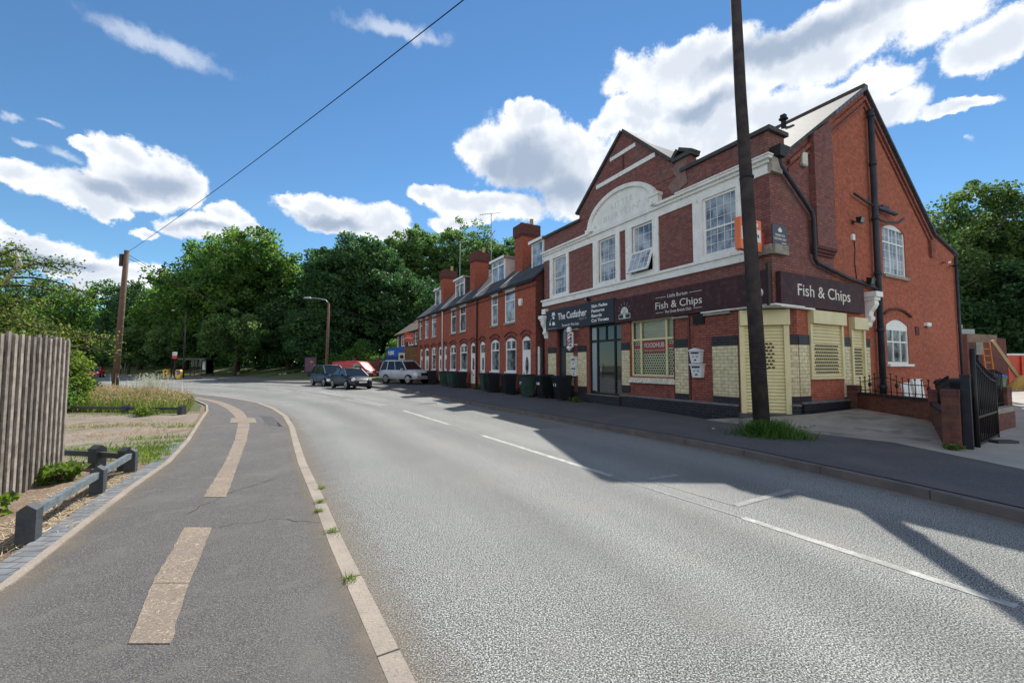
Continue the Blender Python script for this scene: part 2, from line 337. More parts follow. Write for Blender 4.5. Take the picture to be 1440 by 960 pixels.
def text(body, fr, u, z, size, m, parent, d=.006, align='CENTER', width=None, name='lettering', bold=0., shear=0., space=1.):
    cu = bpy.data.curves.new('t', 'FONT'); cu.body = body; cu.size = size; cu.align_x = 'LEFT'; cu.extrude = .002; cu.offset = bold; cu.shear = shear; cu.space_character = space
    t = bpy.data.objects.new('t', cu); col.objects.link(t); bpy.context.view_layer.update()
    me = bpy.data.meshes.new_from_object(t.evaluated_get(bpy.context.evaluated_depsgraph_get()))
    bpy.data.objects.remove(t); bpy.data.curves.remove(cu)
    xs = [v.co.x for v in me.vertices]; x0, x1 = min(xs), max(xs); sx = width / (x1 - x0) if width else 1; w = (x1 - x0) * sx
    Rt = (-fr.N).cross(Z); off = OFF.get(parent.name, Vector())
    a = {'CENTER': -w / 2, 'LEFT': 0, 'RIGHT': -w}[align]; base = fr.p(u, z, d)
    for v in me.vertices: v.co = base + Rt * ((v.co.x - x0) * sx + a) + Z * v.co.y + fr.N * v.co.z - off
    me.name = name; me.materials.clear(); me.materials.append(m)
    o = bpy.data.objects.new(name, me); col.objects.link(o); o.parent = parent; OFF[o.name] = off
    return o

def wallgrid(mb, fr, u0, u1, z0, z1, ops, depth=.12):
    """a wall face with rectangular openings and their reveals"""
    us = sorted({u0, u1, *[v for o in ops for v in o[:2]]}); zs = sorted({z0, z1, *[v for o in ops for v in o[2:4]]})
    us = [u for u in us if u0 <= u <= u1]; zs = [z for z in zs if z0 <= z <= z1]
    for a, b in zip(us, us[1:]):
        for c, d in zip(zs, zs[1:]):
            m_, n_ = (a + b) / 2, (c + d) / 2
            if any(o[0] < m_ < o[1] and o[2] < n_ < o[3] for o in ops): continue
            mb.poly([fr.p(a, c), fr.p(b, c), fr.p(b, d), fr.p(a, d)], fr.N)
    for (a, b, c, d) in [o[:4] for o in ops]:
        mb.poly([fr.p(a, c), fr.p(a, d), fr.p(a, d, -depth), fr.p(a, c, -depth)], fr.U)
        mb.poly([fr.p(b, c), fr.p(b, d), fr.p(b, d, -depth), fr.p(b, c, -depth)], -fr.U)
        if d < z1: mb.poly([fr.p(a, d), fr.p(b, d), fr.p(b, d, -depth), fr.p(a, d, -depth)], -Z)
        if c > z0: mb.poly([fr.p(a, c), fr.p(b, c), fr.p(b, c, -depth), fr.p(a, c, -depth)], Z)
def arcpts(u0, u1, zs, rise, n=10): return [(u0 + (u1 - u0) * i / n, zs + rise * (1 - (2 * i / n - 1) ** 2)) for i in range(n + 1)]
def spandrel(mb, fr, u0, u1, zs, rise, d=0., th=.1):
    """fill the corners above a segmental arch"""
    A = arcpts(u0, u1, zs, rise); zt = zs + rise; um = (u0 + u1) / 2
    for side in (0, 1):
        pts = A[:6] if side == 0 else A[5:]
        for (a, b) in zip(pts, pts[1:]):
            mb.poly([fr.p(*a, d), fr.p(*b, d), fr.p(b[0], zt, d), fr.p(a[0], zt, d)], fr.N)
            mb.poly([fr.p(*a, d), fr.p(*b, d), fr.p(*b, d - th), fr.p(*a, d - th)], -Z)
def archband(mb, fr, u0, u1, zs, rise, h, d0, d1):
    A = arcpts(u0, u1, zs, rise)
    for a, b in zip(A, A[1:]):
        mb.hexa([fr.p(*a, d0), fr.p(*b, d0), fr.p(*b, d1), fr.p(*a, d1), fr.p(a[0], a[1] + h, d0), fr.p(b[0], b[1] + h, d0), fr.p(b[0], b[1] + h, d1), fr.p(a[0], a[1] + h, d1)])
def window(parent, fr, u0, u1, z0, z1, d=-.06, fw=.07, us=(), zs=(), fm=None, gm=None, gus=(), gzs=(), bw=.014, name='window', mull=.05):
    """frame with mullions (us) and transoms (zs), thin glazing bars (gus, gzs) and a pane as sub-part"""
    fm = fm or UPVC; gm = gm or NETGLASS; mb = MB()
    mb.fbox(fr, u0, u0 + fw, z0, z1, d - .04, d + .03); mb.fbox(fr, u1 - fw, u1, z0, z1, d - .04, d + .03)
    mb.fbox(fr, u0 + fw, u1 - fw, z0, z0 + fw, d - .04, d + .03); mb.fbox(fr, u0 + fw, u1 - fw, z1 - fw, z1, d - .04, d + .03)
    for z in zs: mb.fbox(fr, u0 + fw, u1 - fw, z - mull / 2, z + mull / 2, d - .038, d + .028)
    cuts = [z0 + fw] + list(zs) + [z1 - fw]
    for u in us:
        for a, b in zip(cuts, cuts[1:]): mb.fbox(fr, u - mull / 2, u + mull / 2, a + .02, b - .02, d - .036, d + .026)
    for u in gus: mb.fbox(fr, u - bw / 2, u + bw / 2, z0 + fw, z1 - fw, d - .004, d + .006)
    for z in gzs: mb.fbox(fr, u0 + fw, u1 - fw, z - bw / 2, z + bw / 2, d - .003, d + .008)
    w = mb.build(name, fm, parent)
    g = MB(); g.poly([fr.p(u0 + .01, z0 + .01, d - .01), fr.p(u1 - .01, z0 + .01, d - .01), fr.p(u1 - .01, z1 - .01, d - .01), fr.p(u0 + .01, z1 - .01, d - .01)], fr.N)
    g.build('pane', gm, w)
    return w

# ------------------------------------------------------------------ ground, road, pavements
def g_(px, py, z=.12):
    d = px_dir(px, py); k = (z - EYE) / d.z; return (d.x * k, d.y * k)
mat_road = mat('worn road asphalt', (.225, .232, .227), .85, (.19, .197, .195), .5, bump=.12, bscale=90, spec=.25,
               speck=[(88, .45, .53, (.028, .032, .032), .9), (100, .53, .60, (.56, .56, .53), .9), (55, .53, .62, (.07, .075, .075), .45), (50, .57, .65, (.38, .38, .36), .4), (1.1, .55, .8, (.24, .225, .195), .5), (.35, .5, .7, (.15, .155, .152), .5)])
mat_pave = mat('pavement tarmac', (.092, .09, .092), .85, (.125, .118, .112), .9, bump=.5, bscale=150,
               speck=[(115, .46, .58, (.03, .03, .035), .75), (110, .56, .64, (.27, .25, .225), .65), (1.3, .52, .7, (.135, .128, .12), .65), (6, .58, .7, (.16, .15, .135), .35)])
mat_pave2 = mat('shaded pavement tarmac', (.075, .075, .082), .85, (.10, .097, .10), 1.2, bump=.4, bscale=150, speck=[(70, .5, .62, (.03, .03, .035), .6), (60, .58, .68, (.2, .19, .18), .6), (1.0, .5, .68, (.12, .11, .105), .6)])  # darker, bluer copy of the pavement tarmac, with the shade in its colour
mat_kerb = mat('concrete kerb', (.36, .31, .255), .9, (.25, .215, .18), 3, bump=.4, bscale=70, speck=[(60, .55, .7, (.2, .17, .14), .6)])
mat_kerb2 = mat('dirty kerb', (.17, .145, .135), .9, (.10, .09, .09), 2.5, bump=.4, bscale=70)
mat_conc = mat('forecourt concrete', (.40, .36, .30), .9, (.25, .225, .195), 1.1, bump=.35, bscale=40, speck=[(2.3, .52, .66, (.17, .155, .135), .75), (70, .56, .7, (.2, .18, .16), .5)])
mat_dirt = mat('dry soil', (.22, .155, .105), .95, (.12, .08, .055), 2.2, bump=.8, bscale=25, speck=[(40, .56, .68, (.42, .36, .28), .6), (9, .6, .7, (.10, .12, .045), .5)])
mat_gravel = mat('gravel', (.28, .225, .175), .95, (.185, .145, .11), 1.3, bump=.8, bscale=60, speck=[(60, .55, .66, (.45, .42, .38), .8), (45, .56, .66, (.08, .07, .06), .7), (1.6, .58, .68, (.10, .13, .04), .75)])
mat_grass = mat('rough grass ground', (.055, .085, .025), .95, (.10, .10, .045), .8, bump=.6, bscale=30)
mat_tan = mat('buff reinstatement strip', (.29, .235, .18), .9, (.20, .165, .13), 3, bump=.4, bscale=130, speck=[(75, .5, .64, (.14, .10, .08), .7), (60, .58, .68, (.55, .47, .38), .6), (3, .55, .7, (.22, .18, .15), .6)])
mat_paint = mat('faded road paint', (.52, .52, .48), .85, (.30, .30, .285), 6, contrast=1.6, speck=[(80, .50, .62, (.2, .2, .2), .55)])
mat_seam = mat('worn paint seam', (.31, .31, .295), .85, (.21, .215, .21), 8, contrast=1.5)
mat_yard = mat('yard concrete', (.42, .39, .34), .9, (.30, .28, .25), .9, bump=.3, bscale=40)

o = MB(); o.poly([(-600, -300, -.06), (600, -300, -.06), (600, 900, -.06), (-600, 900, -.06)], Z); struct(o.build('ground', mat_grass))

K1 = [(3.2, -4.2), (1.5, -1.1), (.25, .97), (-1.03, 3.08), (-1.43, 3.74), (-2.17, 5.01), (-3.24, 6.81), (-4.3, 8.7), (-5.39, 10.67), (-6.8, 13.0), (-8.36, 15.18), (-10.26, 17.46), (-12.39, 19.47), (-14.65, 21.3), (-17.16, 23.1), (-24.5, 27.6), (-34, 33), (-60, 46), (-130, 78)]
K2 = [(7.4, -5), (6.5, 0), (5.9, 2.5), (5.38, 4.58), (5.01, 5.77), (4.5, 7.06), (4.05, 8.19), (3.35, 9.48), (2.37, 11.05), (.9, 13.62), (-.52, 15.9), (-4.6, 23.1), (-9.2, 29.9), (-12.2, 33.4), (-16.8, 37.0), (-22.5, 39.8), (-28.5, 42.3), (-31.5, 46), (-38, 55), (-60, 66), (-130, 92)]
road = MB(); pts = [(x, y, 0) for x, y in K1] + [(x, y, 0) for x, y in reversed(K2)]
# strips between the kerbs, a few metres each, so that the sheet bends with the road
def along(K, n):
    K = [Vector((*k, 0)) for k in K]; L = [0]
    for a, b in zip(K, K[1:]): L.append(L[-1] + (b - a).length)
    out = []
    for i in range(n):
        t = L[-1] * i / (n - 1); j = max(k for k in range(len(L)) if L[k] <= t + 1e-9); j = min(j, len(K) - 2)
        out.append(K[j].lerp(K[j + 1], (t - L[j]) / (L[j + 1] - L[j])))
    return out
NR = 260; A_, B_ = along(K1, NR), along(K2, NR)
for i in range(NR - 1): road.poly([A_[i], B_[i], B_[i + 1], A_[i + 1]], Z)
ro = struct(road.build('road', mat_road))
def streaks():
    uv = ro.data.uv_layers.new(name='lane'); k = 0
    for i, pl in enumerate(ro.data.polygons):
        for li, vi in zip(pl.loop_indices, pl.vertices):
            v = Vector(ro.data.vertices[vi].co); j = vi - i * 4; q = min(range(4), key=lambda e: (v - [A_[i], B_[i], B_[i + 1], A_[i + 1]][e]).length); uv.data[li].uv = (0 if q in (0, 3) else 1, (i + (q in (2, 3))) / NR)
    nt = mat_road.node_tree; N = nt.nodes; L = nt.links; p = N['Principled BSDF']; src = p.inputs['Base Color'].links[0].from_socket
    u = N.new('ShaderNodeUVMap'); u.uv_map = 'lane'; mp = N.new('ShaderNodeMapping'); mp.inputs['Scale'].default_value = (9, 26, 1); L.new(u.outputs[0], mp.inputs[0])
    n = N.new('ShaderNodeTexNoise'); n.inputs['Scale'].default_value = 1; n.inputs['Detail'].default_value = 5; L.new(mp.outputs[0], n.inputs['Vector'])
    w = N.new('ShaderNodeTexWave'); w.inputs['Scale'].default_value = .64; w.inputs['Distortion'].default_value = 1.5; w.inputs['Detail'].default_value = 2; w.inputs['Detail Scale'].default_value = .6; mp2 = N.new('ShaderNodeMapping'); mp2.inputs['Scale'].default_value = (2.0, 3, 1); L.new(u.outputs[0], mp2.inputs[0]); L.new(mp2.outputs[0], w.inputs['Vector'])
    ad = N.new('ShaderNodeMath'); ad.operation = 'MULTIPLY_ADD'; L.new(w.outputs['Fac'], ad.inputs[0]); ad.inputs[1].default_value = .35; L.new(n.outputs['Fac'], ad.inputs[2])
    mr = N.new('ShaderNodeMapRange'); mr.inputs[1].default_value = .4; mr.inputs[2].default_value = .95; mr.inputs[3].default_value = .84; mr.inputs[4].default_value = 1.12; L.new(ad.outputs[0], mr.inputs[0])
    hv = N.new('ShaderNodeHueSaturation'); L.new(src, hv.inputs['Color']); L.new(mr.outputs[0], hv.inputs['Value']); L.new(hv.outputs[0], p.inputs['Base Color'])
streaks()
# far side road surface between the island and the verge
def offset(K, d):
    K = [Vector(k) for k in K]; out = []
    for i in range(len(K)):
        t = (K[min(i + 1, len(K) - 1)] - K[max(i - 1, 0)]).normalized(); out.append((K[i].x - t.y * d, K[i].y + t.x * d))
    return out
def strip(name, A, B, z0, z1, m, drop=True, bevel=0):
    mb = MB()
    for i in range(len(A) - 1):
        mb.poly([(*A[i], z1), (*A[i + 1], z1), (*B[i + 1], z1), (*B[i], z1)], Z)
        if drop:
            mb.poly([(*A[i], z0), (*A[i + 1], z0), (*A[i + 1], z1), (*A[i], z1)]); mb.poly([(*B[i], z0), (*B[i + 1], z0), (*B[i + 1], z1), (*B[i], z1)])
    return struct(mb.build(name, m))
K1b = offset(K1, .115)
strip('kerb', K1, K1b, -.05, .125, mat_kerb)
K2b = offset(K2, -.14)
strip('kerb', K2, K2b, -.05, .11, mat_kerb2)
# joints between the kerb stones
kj = MB()
for K, d, zt in ((K1, .115, .1265), (K2, -.14, .1115)):
    A = along(K[:14], 34); 
    for i in range(1, 33):
        t = (A[i + 1] - A[i - 1]).normalized(); n = Vector((-t.y, t.x, 0)) * d
        p = A[i]; w = t * .006
        kj.poly([p - w + Z * zt, p + w + Z * zt, p + w + n + Z * zt, p - w + n + Z * zt], Z); kj.poly([p - w - n * .02 + Z * .0, p + w - n * .02, p + w - n * .02 + Z * zt, p - w - n * .02 + Z * zt])
struct(kj.build('kerb_joints', mat('joint dirt', (.06, .05, .045), .95)))
# left pavement
L1 = [(-3.0, -4.2), (-2.9, -.5), (-3.0, 1.5), (-3.49, 3.08), (-4.05, 4.14), (-4.72, 5.44), (-5.37, 6.81), (-6.5, 8.7), (-7.6, 10.4), (-8.66, 12.04), (-10.1, 14.3), (-11.61, 16.4), (-13.92, 18.9), (-15.8, 20.6), (-18.2, 22.3), (-25.3, 26.4), (-35, 31.5), (-61, 44.3), (-131, 76)]
strip('pavement', K1b, L1, -.05, .12, mat_pave, drop=False)
L1b = offset(L1, .07)
strip('edging', L1, L1b, -.05, .135, mat_kerb)
L1c = offset(L1, .27)
strip('block_edging', L1b[:8], L1c[:8], -.05, .124, BLOCK, drop=False)
# left verge: soil, gravel lay-by, meadow (each its own sheet)
vg = MB(); vg.poly([(-131, 76, .095), *[(x, y, .095) for x, y in reversed(L1)], (-30, -6, .095), (-160, -6, .095)], Z)
struct(vg.build('verge', mat_dirt))
gr = MB(); gp = [(-6.0, 7.2), (-6.6, 8.7), (-7.75, 10.35), (-8.9, 12.1), (-10.2, 14.1), (-11.2, 13.7), (-14.4, 13.9), (-30, 14.6), (-30, 9.5), (-14, 8.6), (-9, 7.6), (-7, 6.9)]
gr.poly([(x, y, .10) for x, y in gp], Z); struct(gr.build('gravel_bay', mat_gravel))
md = MB(); md.poly([(x, y, .104) for x, y in [(-10.6, 14.6), (-12, 16.6), (-14.1, 19), (-16, 20.8), (-18.4, 22.5), (-25.5, 26.6), (-35, 31.8), (-61, 44.6), (-90, 57), (-90, 20), (-40, 14.6), (-15, 14.2)]], Z)
struct(md.build('meadow_ground', mat_grass))
# right pavement, the forecourt rising gently to the shop, the yard beyond
R1 = [(11.5, -5), (9.9, 0), (9.0, 2.5)]
bk = [g_(1440, 660), g_(1257, 622), g_(1092, 603)]
pv = [(13, -5), (10.6, 2.0), bk[0], bk[1], bk[2], tuple(pw(-.7, 1.2)[:2]), tuple(pw(-.15, 4)[:2]), tuple(pw(.5, 11)[:2]), tuple(pw(.5, 34)[:2])]
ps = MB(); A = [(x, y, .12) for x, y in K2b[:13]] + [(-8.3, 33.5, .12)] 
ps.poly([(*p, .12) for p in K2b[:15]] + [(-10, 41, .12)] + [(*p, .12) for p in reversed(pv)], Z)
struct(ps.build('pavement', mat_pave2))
fk = MB(); fk.poly([(*p, .12) for p in K2b[13:]] + [(-131, 96, .12), (-60, 70, .12), (-40, 60.5, .12), (-31, 52, .12), (-17.5, 42.3, .12), (-10, 41, .121)], Z)
struct(fk.build('pavement', mat('far pavement', (.15, .145, .14), .9)))
fc = MB()
sA = [(-.25, 1.35), (-.25, 1.0), (.3, .2), (1.05, -.25), (3.6, -.3), (5.2, .02)]
sw = [pw(*q) for q in sA]
b0 = Vector((*bk[2], .12)); b1 = Vector((*bk[1], .122)); b2 = Vector((*bk[0], .124)); lft = pw(-.75, 1.6); lft.z = .121
zz = [.14, .2, .3, .36, .40, .42]
S = [Vector((p.x, p.y, z)) for p, z in zip(sw, zz)]
Q = [Vector((10.55, 12.95, .42)), Vector((9.9, 9.8, .36)), Vector((8.35, 8.0, .15))]
fc.poly([lft, S[0], S[1]], Z); fc.poly([lft, S[1], b0], Z); fc.poly([b0, S[1], S[2]], Z); fc.poly([b0, S[2], S[3]], Z); fc.poly([b0, S[3], Q[1]], Z); fc.poly([S[3], S[4], Q[1]], Z); fc.poly([S[4], Q[0], Q[1]], Z); fc.poly([S[4], S[5], Q[0]], Z)
fc.poly([b0, Q[1], Q[2]], Z); fc.poly([b0, Q[2], b1], Z)
struct(fc.build('forecourt', mat_conc))
yd = MB()
G0 = Vector((10.55, 12.95, .40)); far = pw(13.5, .02, 0)
yd.poly([b1, Q[2], Vector((13, 10.6, .15)), Vector((16, 4.5, .12)), Vector((13, 2, .12)), b2], Z)
yd.poly([Q[2], Q[1], Q[0], S[5], pw(12.4, .02, .3), Vector((19.5, 16.5, .25)), Vector((13, 10.6, .15))], Z)
yd.poly([Vector((13, 10.6, .15)), Vector((19.5, 16.5, .25)), pw(12.4, .02, .3), pw(14, 14, .3), Vector((45, 60, .2)), Vector((70, 30, .2)), Vector((16, 4.5, .12))], Z)
struct(yd.build('yard', mat_yard))
crk = MB()
for (a, b, c) in (((1122, 606), (1165, 588), 0), ((1165, 588), (1215, 600), 0), ((1215, 600), (1300, 620), 0), ((1060, 601), (1100, 596), 0)):
    pass
# far grass bank under the trees
bank = MB(); bp = [(-17.5, 42.3), (-31, 52), (-40, 60.5), (-60, 70), (-131, 96)]; bq = [(-10, 60), (-28, 66), (-42, 72), (-62, 82), (-140, 112)]
for i in range(4): bank.poly([(*bp[i], .125), (*bp[i + 1], .125), (*bq[i + 1], 1.2), (*bq[i], 1.6)], Z)
bank.poly([(-17.5, 42.3, .125), (-10, 60, 1.6), (-4, 50, .6), (-10, 41, .125)], Z)
struct(bank.build('grass_bank', mat('mown grass', (.06, .10, .025), .95, (.09, .12, .04), .6, bump=.5)))

def gpatch(name, pts, z, m, plane=.12, kind='structure', px=True):
    W = [Vector((*(g_(*p, plane) if px else p), z)) for p in pts]; Q = []
    for a, b in zip(W, W[1:] + W[:1]):
        n = max(1, int((b - a).length / .09)); j = .004 if (b - a).length > .12 else 0
        Q += [a.lerp(b, i / n) + Vector((random.gauss(0, j), random.gauss(0, j), 0)) * (i > 0) for i in range(n)]
    mb = MB(); mb.poly(Q, Z); o = mb.build(name, m); o['kind'] = kind; return o
def gline(mb, p0, p1, w, z=.004, plane=0., n=1):
    a = Vector((*g_(*p0, plane), z)); b = Vector((*g_(*p1, plane), z)); t = (b - a).normalized(); s = Vector((-t.y, t.x, 0)) * w / 2
    mb.poly([a - s, b - s, b + s, a + s], Z)
mk = MB()
for a, b, w in (((1045, 728), (1430, 853), .095), ((678, 612), (860, 669), .11), ((567, 577), (632, 597), .11), ((486, 561.3), (536, 570.2), .09), ((497, 560), (543, 569.6), .09),
                ((424, 552.6), (461, 557.9), .12), ((450, 550.6), (482, 556.8), .12), ((377, 546), (409, 549.8), .14), ((297, 539.7), (321, 541.2), .2), ((397, 570.3), (413, 569), .1)):
    gline(mk, a, b, w)
struct(mk.build('road_markings', mat_paint))
mk = MB()
for a, b, w in (((860, 670), (1045, 728), .035), ((909, 674), (1034, 711), .03), ((909, 674), (953, 667.5), .09), ((1034, 711), (1114, 688.5), .09), ((627, 569), (759, 604), .05), ((759, 604), (780, 603.3), .08), ((632, 597), (678, 612), .03)):
    gline(mk, a, b, w, z=.0045)
struct(mk.build('worn_road_markings', mat_seam))
# darker repair patches in the carriageway
gpatch('road_repair', [(620, 566), (760, 603), (800, 600), (700, 574)], .0035, mat('road repair asphalt', (.19, .185, .17), .85, (.15, .145, .135), 2, speck=[(90, .52, .64, (.06, .06, .06), .6)]), 0)
# buff strips in the left pavement
gpatch('trench_strip', [(215, 820), (266, 820), (297.8, 741.7), (259.6, 741.7)], .1245, mat_tan)
gpatch('trench_strip', [(180, 905), (240, 905), (266, 820.5), (215, 820.5)], .1245, mat_tan)
gpatch('trench_strip', [(286, 699), (318, 699), (334.5, 653), (346.7, 619.5), (351, 598), (349, 588), (340, 577), (326, 570), (311, 564.5), (291, 560.6), (272, 557.7), (273, 560), (290, 563), (306, 568), (319, 575), (329, 584), (335, 594), (330, 619), (314.6, 653)], .1245, mat_tan)
gpatch('trench_strip', [(325, 587.5), (358, 587.5), (361, 594.6), (323, 594.6)], .1265, mat_tan)
gpatch('pavement_repair', [(365, 584), (384, 586), (398, 600), (378, 598)], .1235, mat('dark tarmac repair', (.06, .06, .065), .85, (.045, .045, .05), 3, bump=.4, speck=[(120, .52, .62, (.12, .12, .12), .6)]))

def dirtmat():
    M = bpy.data.materials.new('gutter grit'); M.use_nodes = True; nt = M.node_tree; N = nt.nodes; L = nt.links; p = N['Principled BSDF']; p.inputs['Roughness'].default_value = .95; p.inputs['Base Color'].default_value = (.25, .205, .155, 1)
    uv = N.new('ShaderNodeUVMap'); uv.uv_map = 'across'; sp = N.new('ShaderNodeSeparateXYZ'); L.new(uv.outputs[0], sp.inputs[0]); tc = N.new('ShaderNodeTexCoord')
    n = N.new('ShaderNodeTexNoise'); n.inputs['Scale'].default_value = 5; n.inputs['Detail'].default_value = 8; n.inputs['Roughness'].default_value = .8; L.new(tc.outputs['Object'], n.inputs['Vector'])
    a = N.new('ShaderNodeMath'); a.operation = 'MULTIPLY_ADD'; L.new(n.outputs['Fac'], a.inputs[0]); a.inputs[1].default_value = 1.6; b = N.new('ShaderNodeMath'); b.operation = 'MULTIPLY_ADD'; L.new(sp.outputs[0], b.inputs[0]); b.inputs[1].default_value = -1; b.inputs[2].default_value = -.25; L.new(b.outputs[0], a.inputs[2])
    mr = N.new('ShaderNodeMapRange'); mr.inputs[1].default_value = -.1; mr.inputs[2].default_value = .75; mr.inputs[4].default_value = .6; L.new(a.outputs[0], mr.inputs[0]); L.new(mr.outputs[0], p.inputs['Alpha']); return M
def gutter(K, d, w, z, m):
    A = offset(K, 0); B = offset(K, d * w); me = bpy.data.meshes.new('gutter_grit'); n = len(A); me.from_pydata([(*p, z) for p in A] + [(*p, z) for p in B], [], [[i, i + 1, n + i + 1, n + i] for i in range(n - 1)])
    uv = me.uv_layers.new(name='across')
    for l in me.loops: uv.data[l.index].uv = (0 if l.vertex_index < n else 1, 0)
    me.materials.append(m); o = bpy.data.objects.new('gutter_grit', me); col.objects.link(o); struct(o)
DM_ = dirtmat()
gutter(K1[1:14], -1, .55, .005, DM_); gutter(K2[1:13], 1, .45, .005, DM_); gutter(K1b[1:14], 1, .22, .1235, DM_); gutter(L1[1:11], -1, .3, .1235, DM_)
def crack(pts, w=.012, z=.1242, plane=.12):
    P = [Vector((*g_(*p, plane), z)) for p in pts]; Q = []
    for a, b in zip(P, P[1:]):
        n = max(2, int((b - a).length / .12))
        for i in range(n): Q.append(a.lerp(b, i / n) + Vector((random.gauss(0, .018), random.gauss(0, .018), 0)))
    mb = MB()
    for a, b in zip(Q, Q[1:]):
        t = (b - a).normalized(); s_ = Vector((-t.y, t.x, 0)) * w * random.uniform(.12, .4); mb.poly([a - s_, b - s_, b + s_, a + s_], Z)
    struct(mb.build('pavement_crack', mat('crack dirt', (.05, .047, .042), .95)))
for c_ in ([(262, 722), (330, 690), (400, 668), (440, 664)], [(375, 585), (400, 590), (405, 598), (386, 603), (372, 598), (375, 585)], [(352, 592), (380, 592), (402, 588)], [(300, 742), (380, 730), (468, 735)]): crack(c_)
crack([(1122, 605), (1165, 589), (1215, 600), (1300, 621)], .02, .235, .235) if 0 else None
crack([(0, 0), (1, 1)]) if 0 else None
def disc(name, label, px, py, r, m, plane=0., z=.006):
    c = g_(px, py, plane); mb = MB(); mb.lathe((c[0], c[1], plane - .01), [(r, 0), (r, z + .01), (r * .94, z + .012), (r * .9, z + .008), (.001, z + .008)], 28)
    mb2 = mb; o = mb.build(name, m, loc=(c[0], c[1], plane)); return tag(o, label, 'manhole')
IRON = mat('cast iron cover', (.045, .048, .055), .6, (.08, .08, .085), 12, bump=.5, bscale=60)
disc('manhole_cover', 'round dark manhole cover in the shop forecourt', 1250, 591, .34, IRON, .30, .012)
disc('manhole_cover', 'iron manhole cover in the road in front of the silver off-roader', 602, 567, .42, IRON, 0, .004)
disc('manhole_cover', 'worn round cover in the left pavement beside the kerb', 395, 590, .28, mat('worn iron', (.12, .11, .105), .8), .12, .003)

# ------------------------------------------------------------------ the pub building with shops
pub = thing('shop_building', 'red brick former pub with white window surrounds, arched tympanum and pointed front gable', 'building', (0, 0, 0), 0, 'P')
F = Fr((0, 0, 0), (0, 1, 0), (-1, 0, 0)); S_ = Fr((0, 0, 0), (1, 0, 0), (0, -1, 0))
CH = Fr((0, 1.0, 0), (1.05, -1.0, 0), (-1.0, -1.05, 0)); CL = math.hypot(1.05, 1.0)
PT = 7.88
upw = [(9.18, 10.28), (5.9, 6.95), (4.02, 5.05), (.9, 2.02)]; WZ0, WZ1 = 4.93, 6.70
# ground floor wall
w = MB(); wallgrid(w, F, 1.0, 11.1, 0, 3.28, [(9.3, 10.05, .12, 3.28), (5.72, 7.65, .45, 3.28), (3.22, 5.23, 1.25, 3.28)], .22)
wallgrid(w, CH, 0, CL, 0, 3.28, [(.06, 1.2, .35, 3.1)], .12)
w.build('front_wall', BR, pub)
w = MB(); wallgrid(w, F, 0, 11.1, 3.28, PT, [(a, b, WZ0, WZ1) for a, b in upw], .14)
w.poly([(.3, 11.1, PT), (.3, 0, PT), (0, 0, PT), (0, 11.1, PT)], Z); w.poly([(.3, 0, 7.3), (.3, 11.1, 7.3), (.3, 11.1, PT), (.3, 0, PT)], (1, 0, 0))
w.build('upper_front_wall', BRU, pub)
# side wall
AP = (5.3, 10.62)
prof = [(0, 3.28), (0, PT), (.75, PT), (.75, 7.42), AP, (10.12, 6.58), (12.2, 6.02), (12.2, 3.28)]
w = MB(); w.poly([S_.p(*q) for q in [(0, 3.28), (0, PT), (.75, PT), (.75, 7.42), (3.1, 7.42 + 2.35 * .7033), (3.1, 3.28)]], S_.N); w.build('weathered_side_wall', BRU, pub)
w = MB(); ops = [(6.22, 7.88, 4.66, 6.42)]
# upper side wall cut round the upstairs window
w.poly([S_.p(*q) for q in [(3.1, 3.28), (3.1, 7.42 + 2.35 * .7033), AP, (6.22, AP[1] - (.92) * .838), (6.22, 3.28)]], S_.N)
w.poly([S_.p(*q) for q in [(6.22, 6.42), (6.22, AP[1] - .92 * .838), (7.88, AP[1] - 2.58 * .838), (7.88, 6.42)]], S_.N)
w.poly([S_.p(*q) for q in [(6.22, 3.28), (6.22, 4.66), (7.88, 4.66), (7.88, 3.28)]], S_.N)
w.poly([S_.p(*q) for q in [(7.88, 3.28), (7.88, AP[1] - 2.58 * .838), (10.12, 6.58), (12.2, 6.02), (12.2, 3.28)]], S_.N)
for a, sg in ((6.22, 1), (7.88, -1)): w.poly([S_.p(a, 4.66), S_.p(a, 6.42), S_.p(a, 6.42, -.12), S_.p(a, 4.66, -.12)], (sg, 0, 0))
spandrel(w, S_, 6.22, 7.88, 6.20, .22)
w.build('upper_side_wall', BRS, pub)
w = MB(); wallgrid(w, S_, 1.05, 12.2, 0, 3.28, [(1.6, 3.3, 1.28, 3.1), (3.82, 4.6, .5, 3.05), (6.2, 7.8, 1.68, 3.17)], .12); spandrel(w, S_, 6.2, 7.8, 2.97, .2)
w.build('side_wall', BRS, pub)
w = MB()
w.poly([(12.2, 0, 0), (12.2, 11.1, 0), (12.2, 11.1, 6.02), (12.2, 0, 6.02)], (1, 0, 0))
w.poly([(0, 11.1, 0), (12.2, 11.1, 0), (12.2, 11.1, 6.02), (10.12, 11.1, 6.58), (5.3, 11.1, 10.62), (.75, 11.1, 7.42), (.75, 11.1, PT), (0, 11.1, PT)], (0, 1, 0))
w.build('rear_wall', BR, pub)
w = MB(); w.box(12.21, 13.3, .25, 6, 0, 3.15); w.build('rear_extension', BRS, pub)
w = MB(); w.box(12.2, 13.38, .18, 6.05, 3.15, 3.3); w.build('rear_extension_coping', STONE, pub)
# dark floor and ceiling so that the shop inside is a room
w = MB(); w.box(.25, 5, 1.5, 11, 3.3, 3.4); w.box(.25, 5, 1.5, 11, .3, .4); w.box(4.9, 5, 1.5, 11, .4, 3.3); w.build('shop_interior', mat('shop interior', (.04, .038, .035), .9), pub)
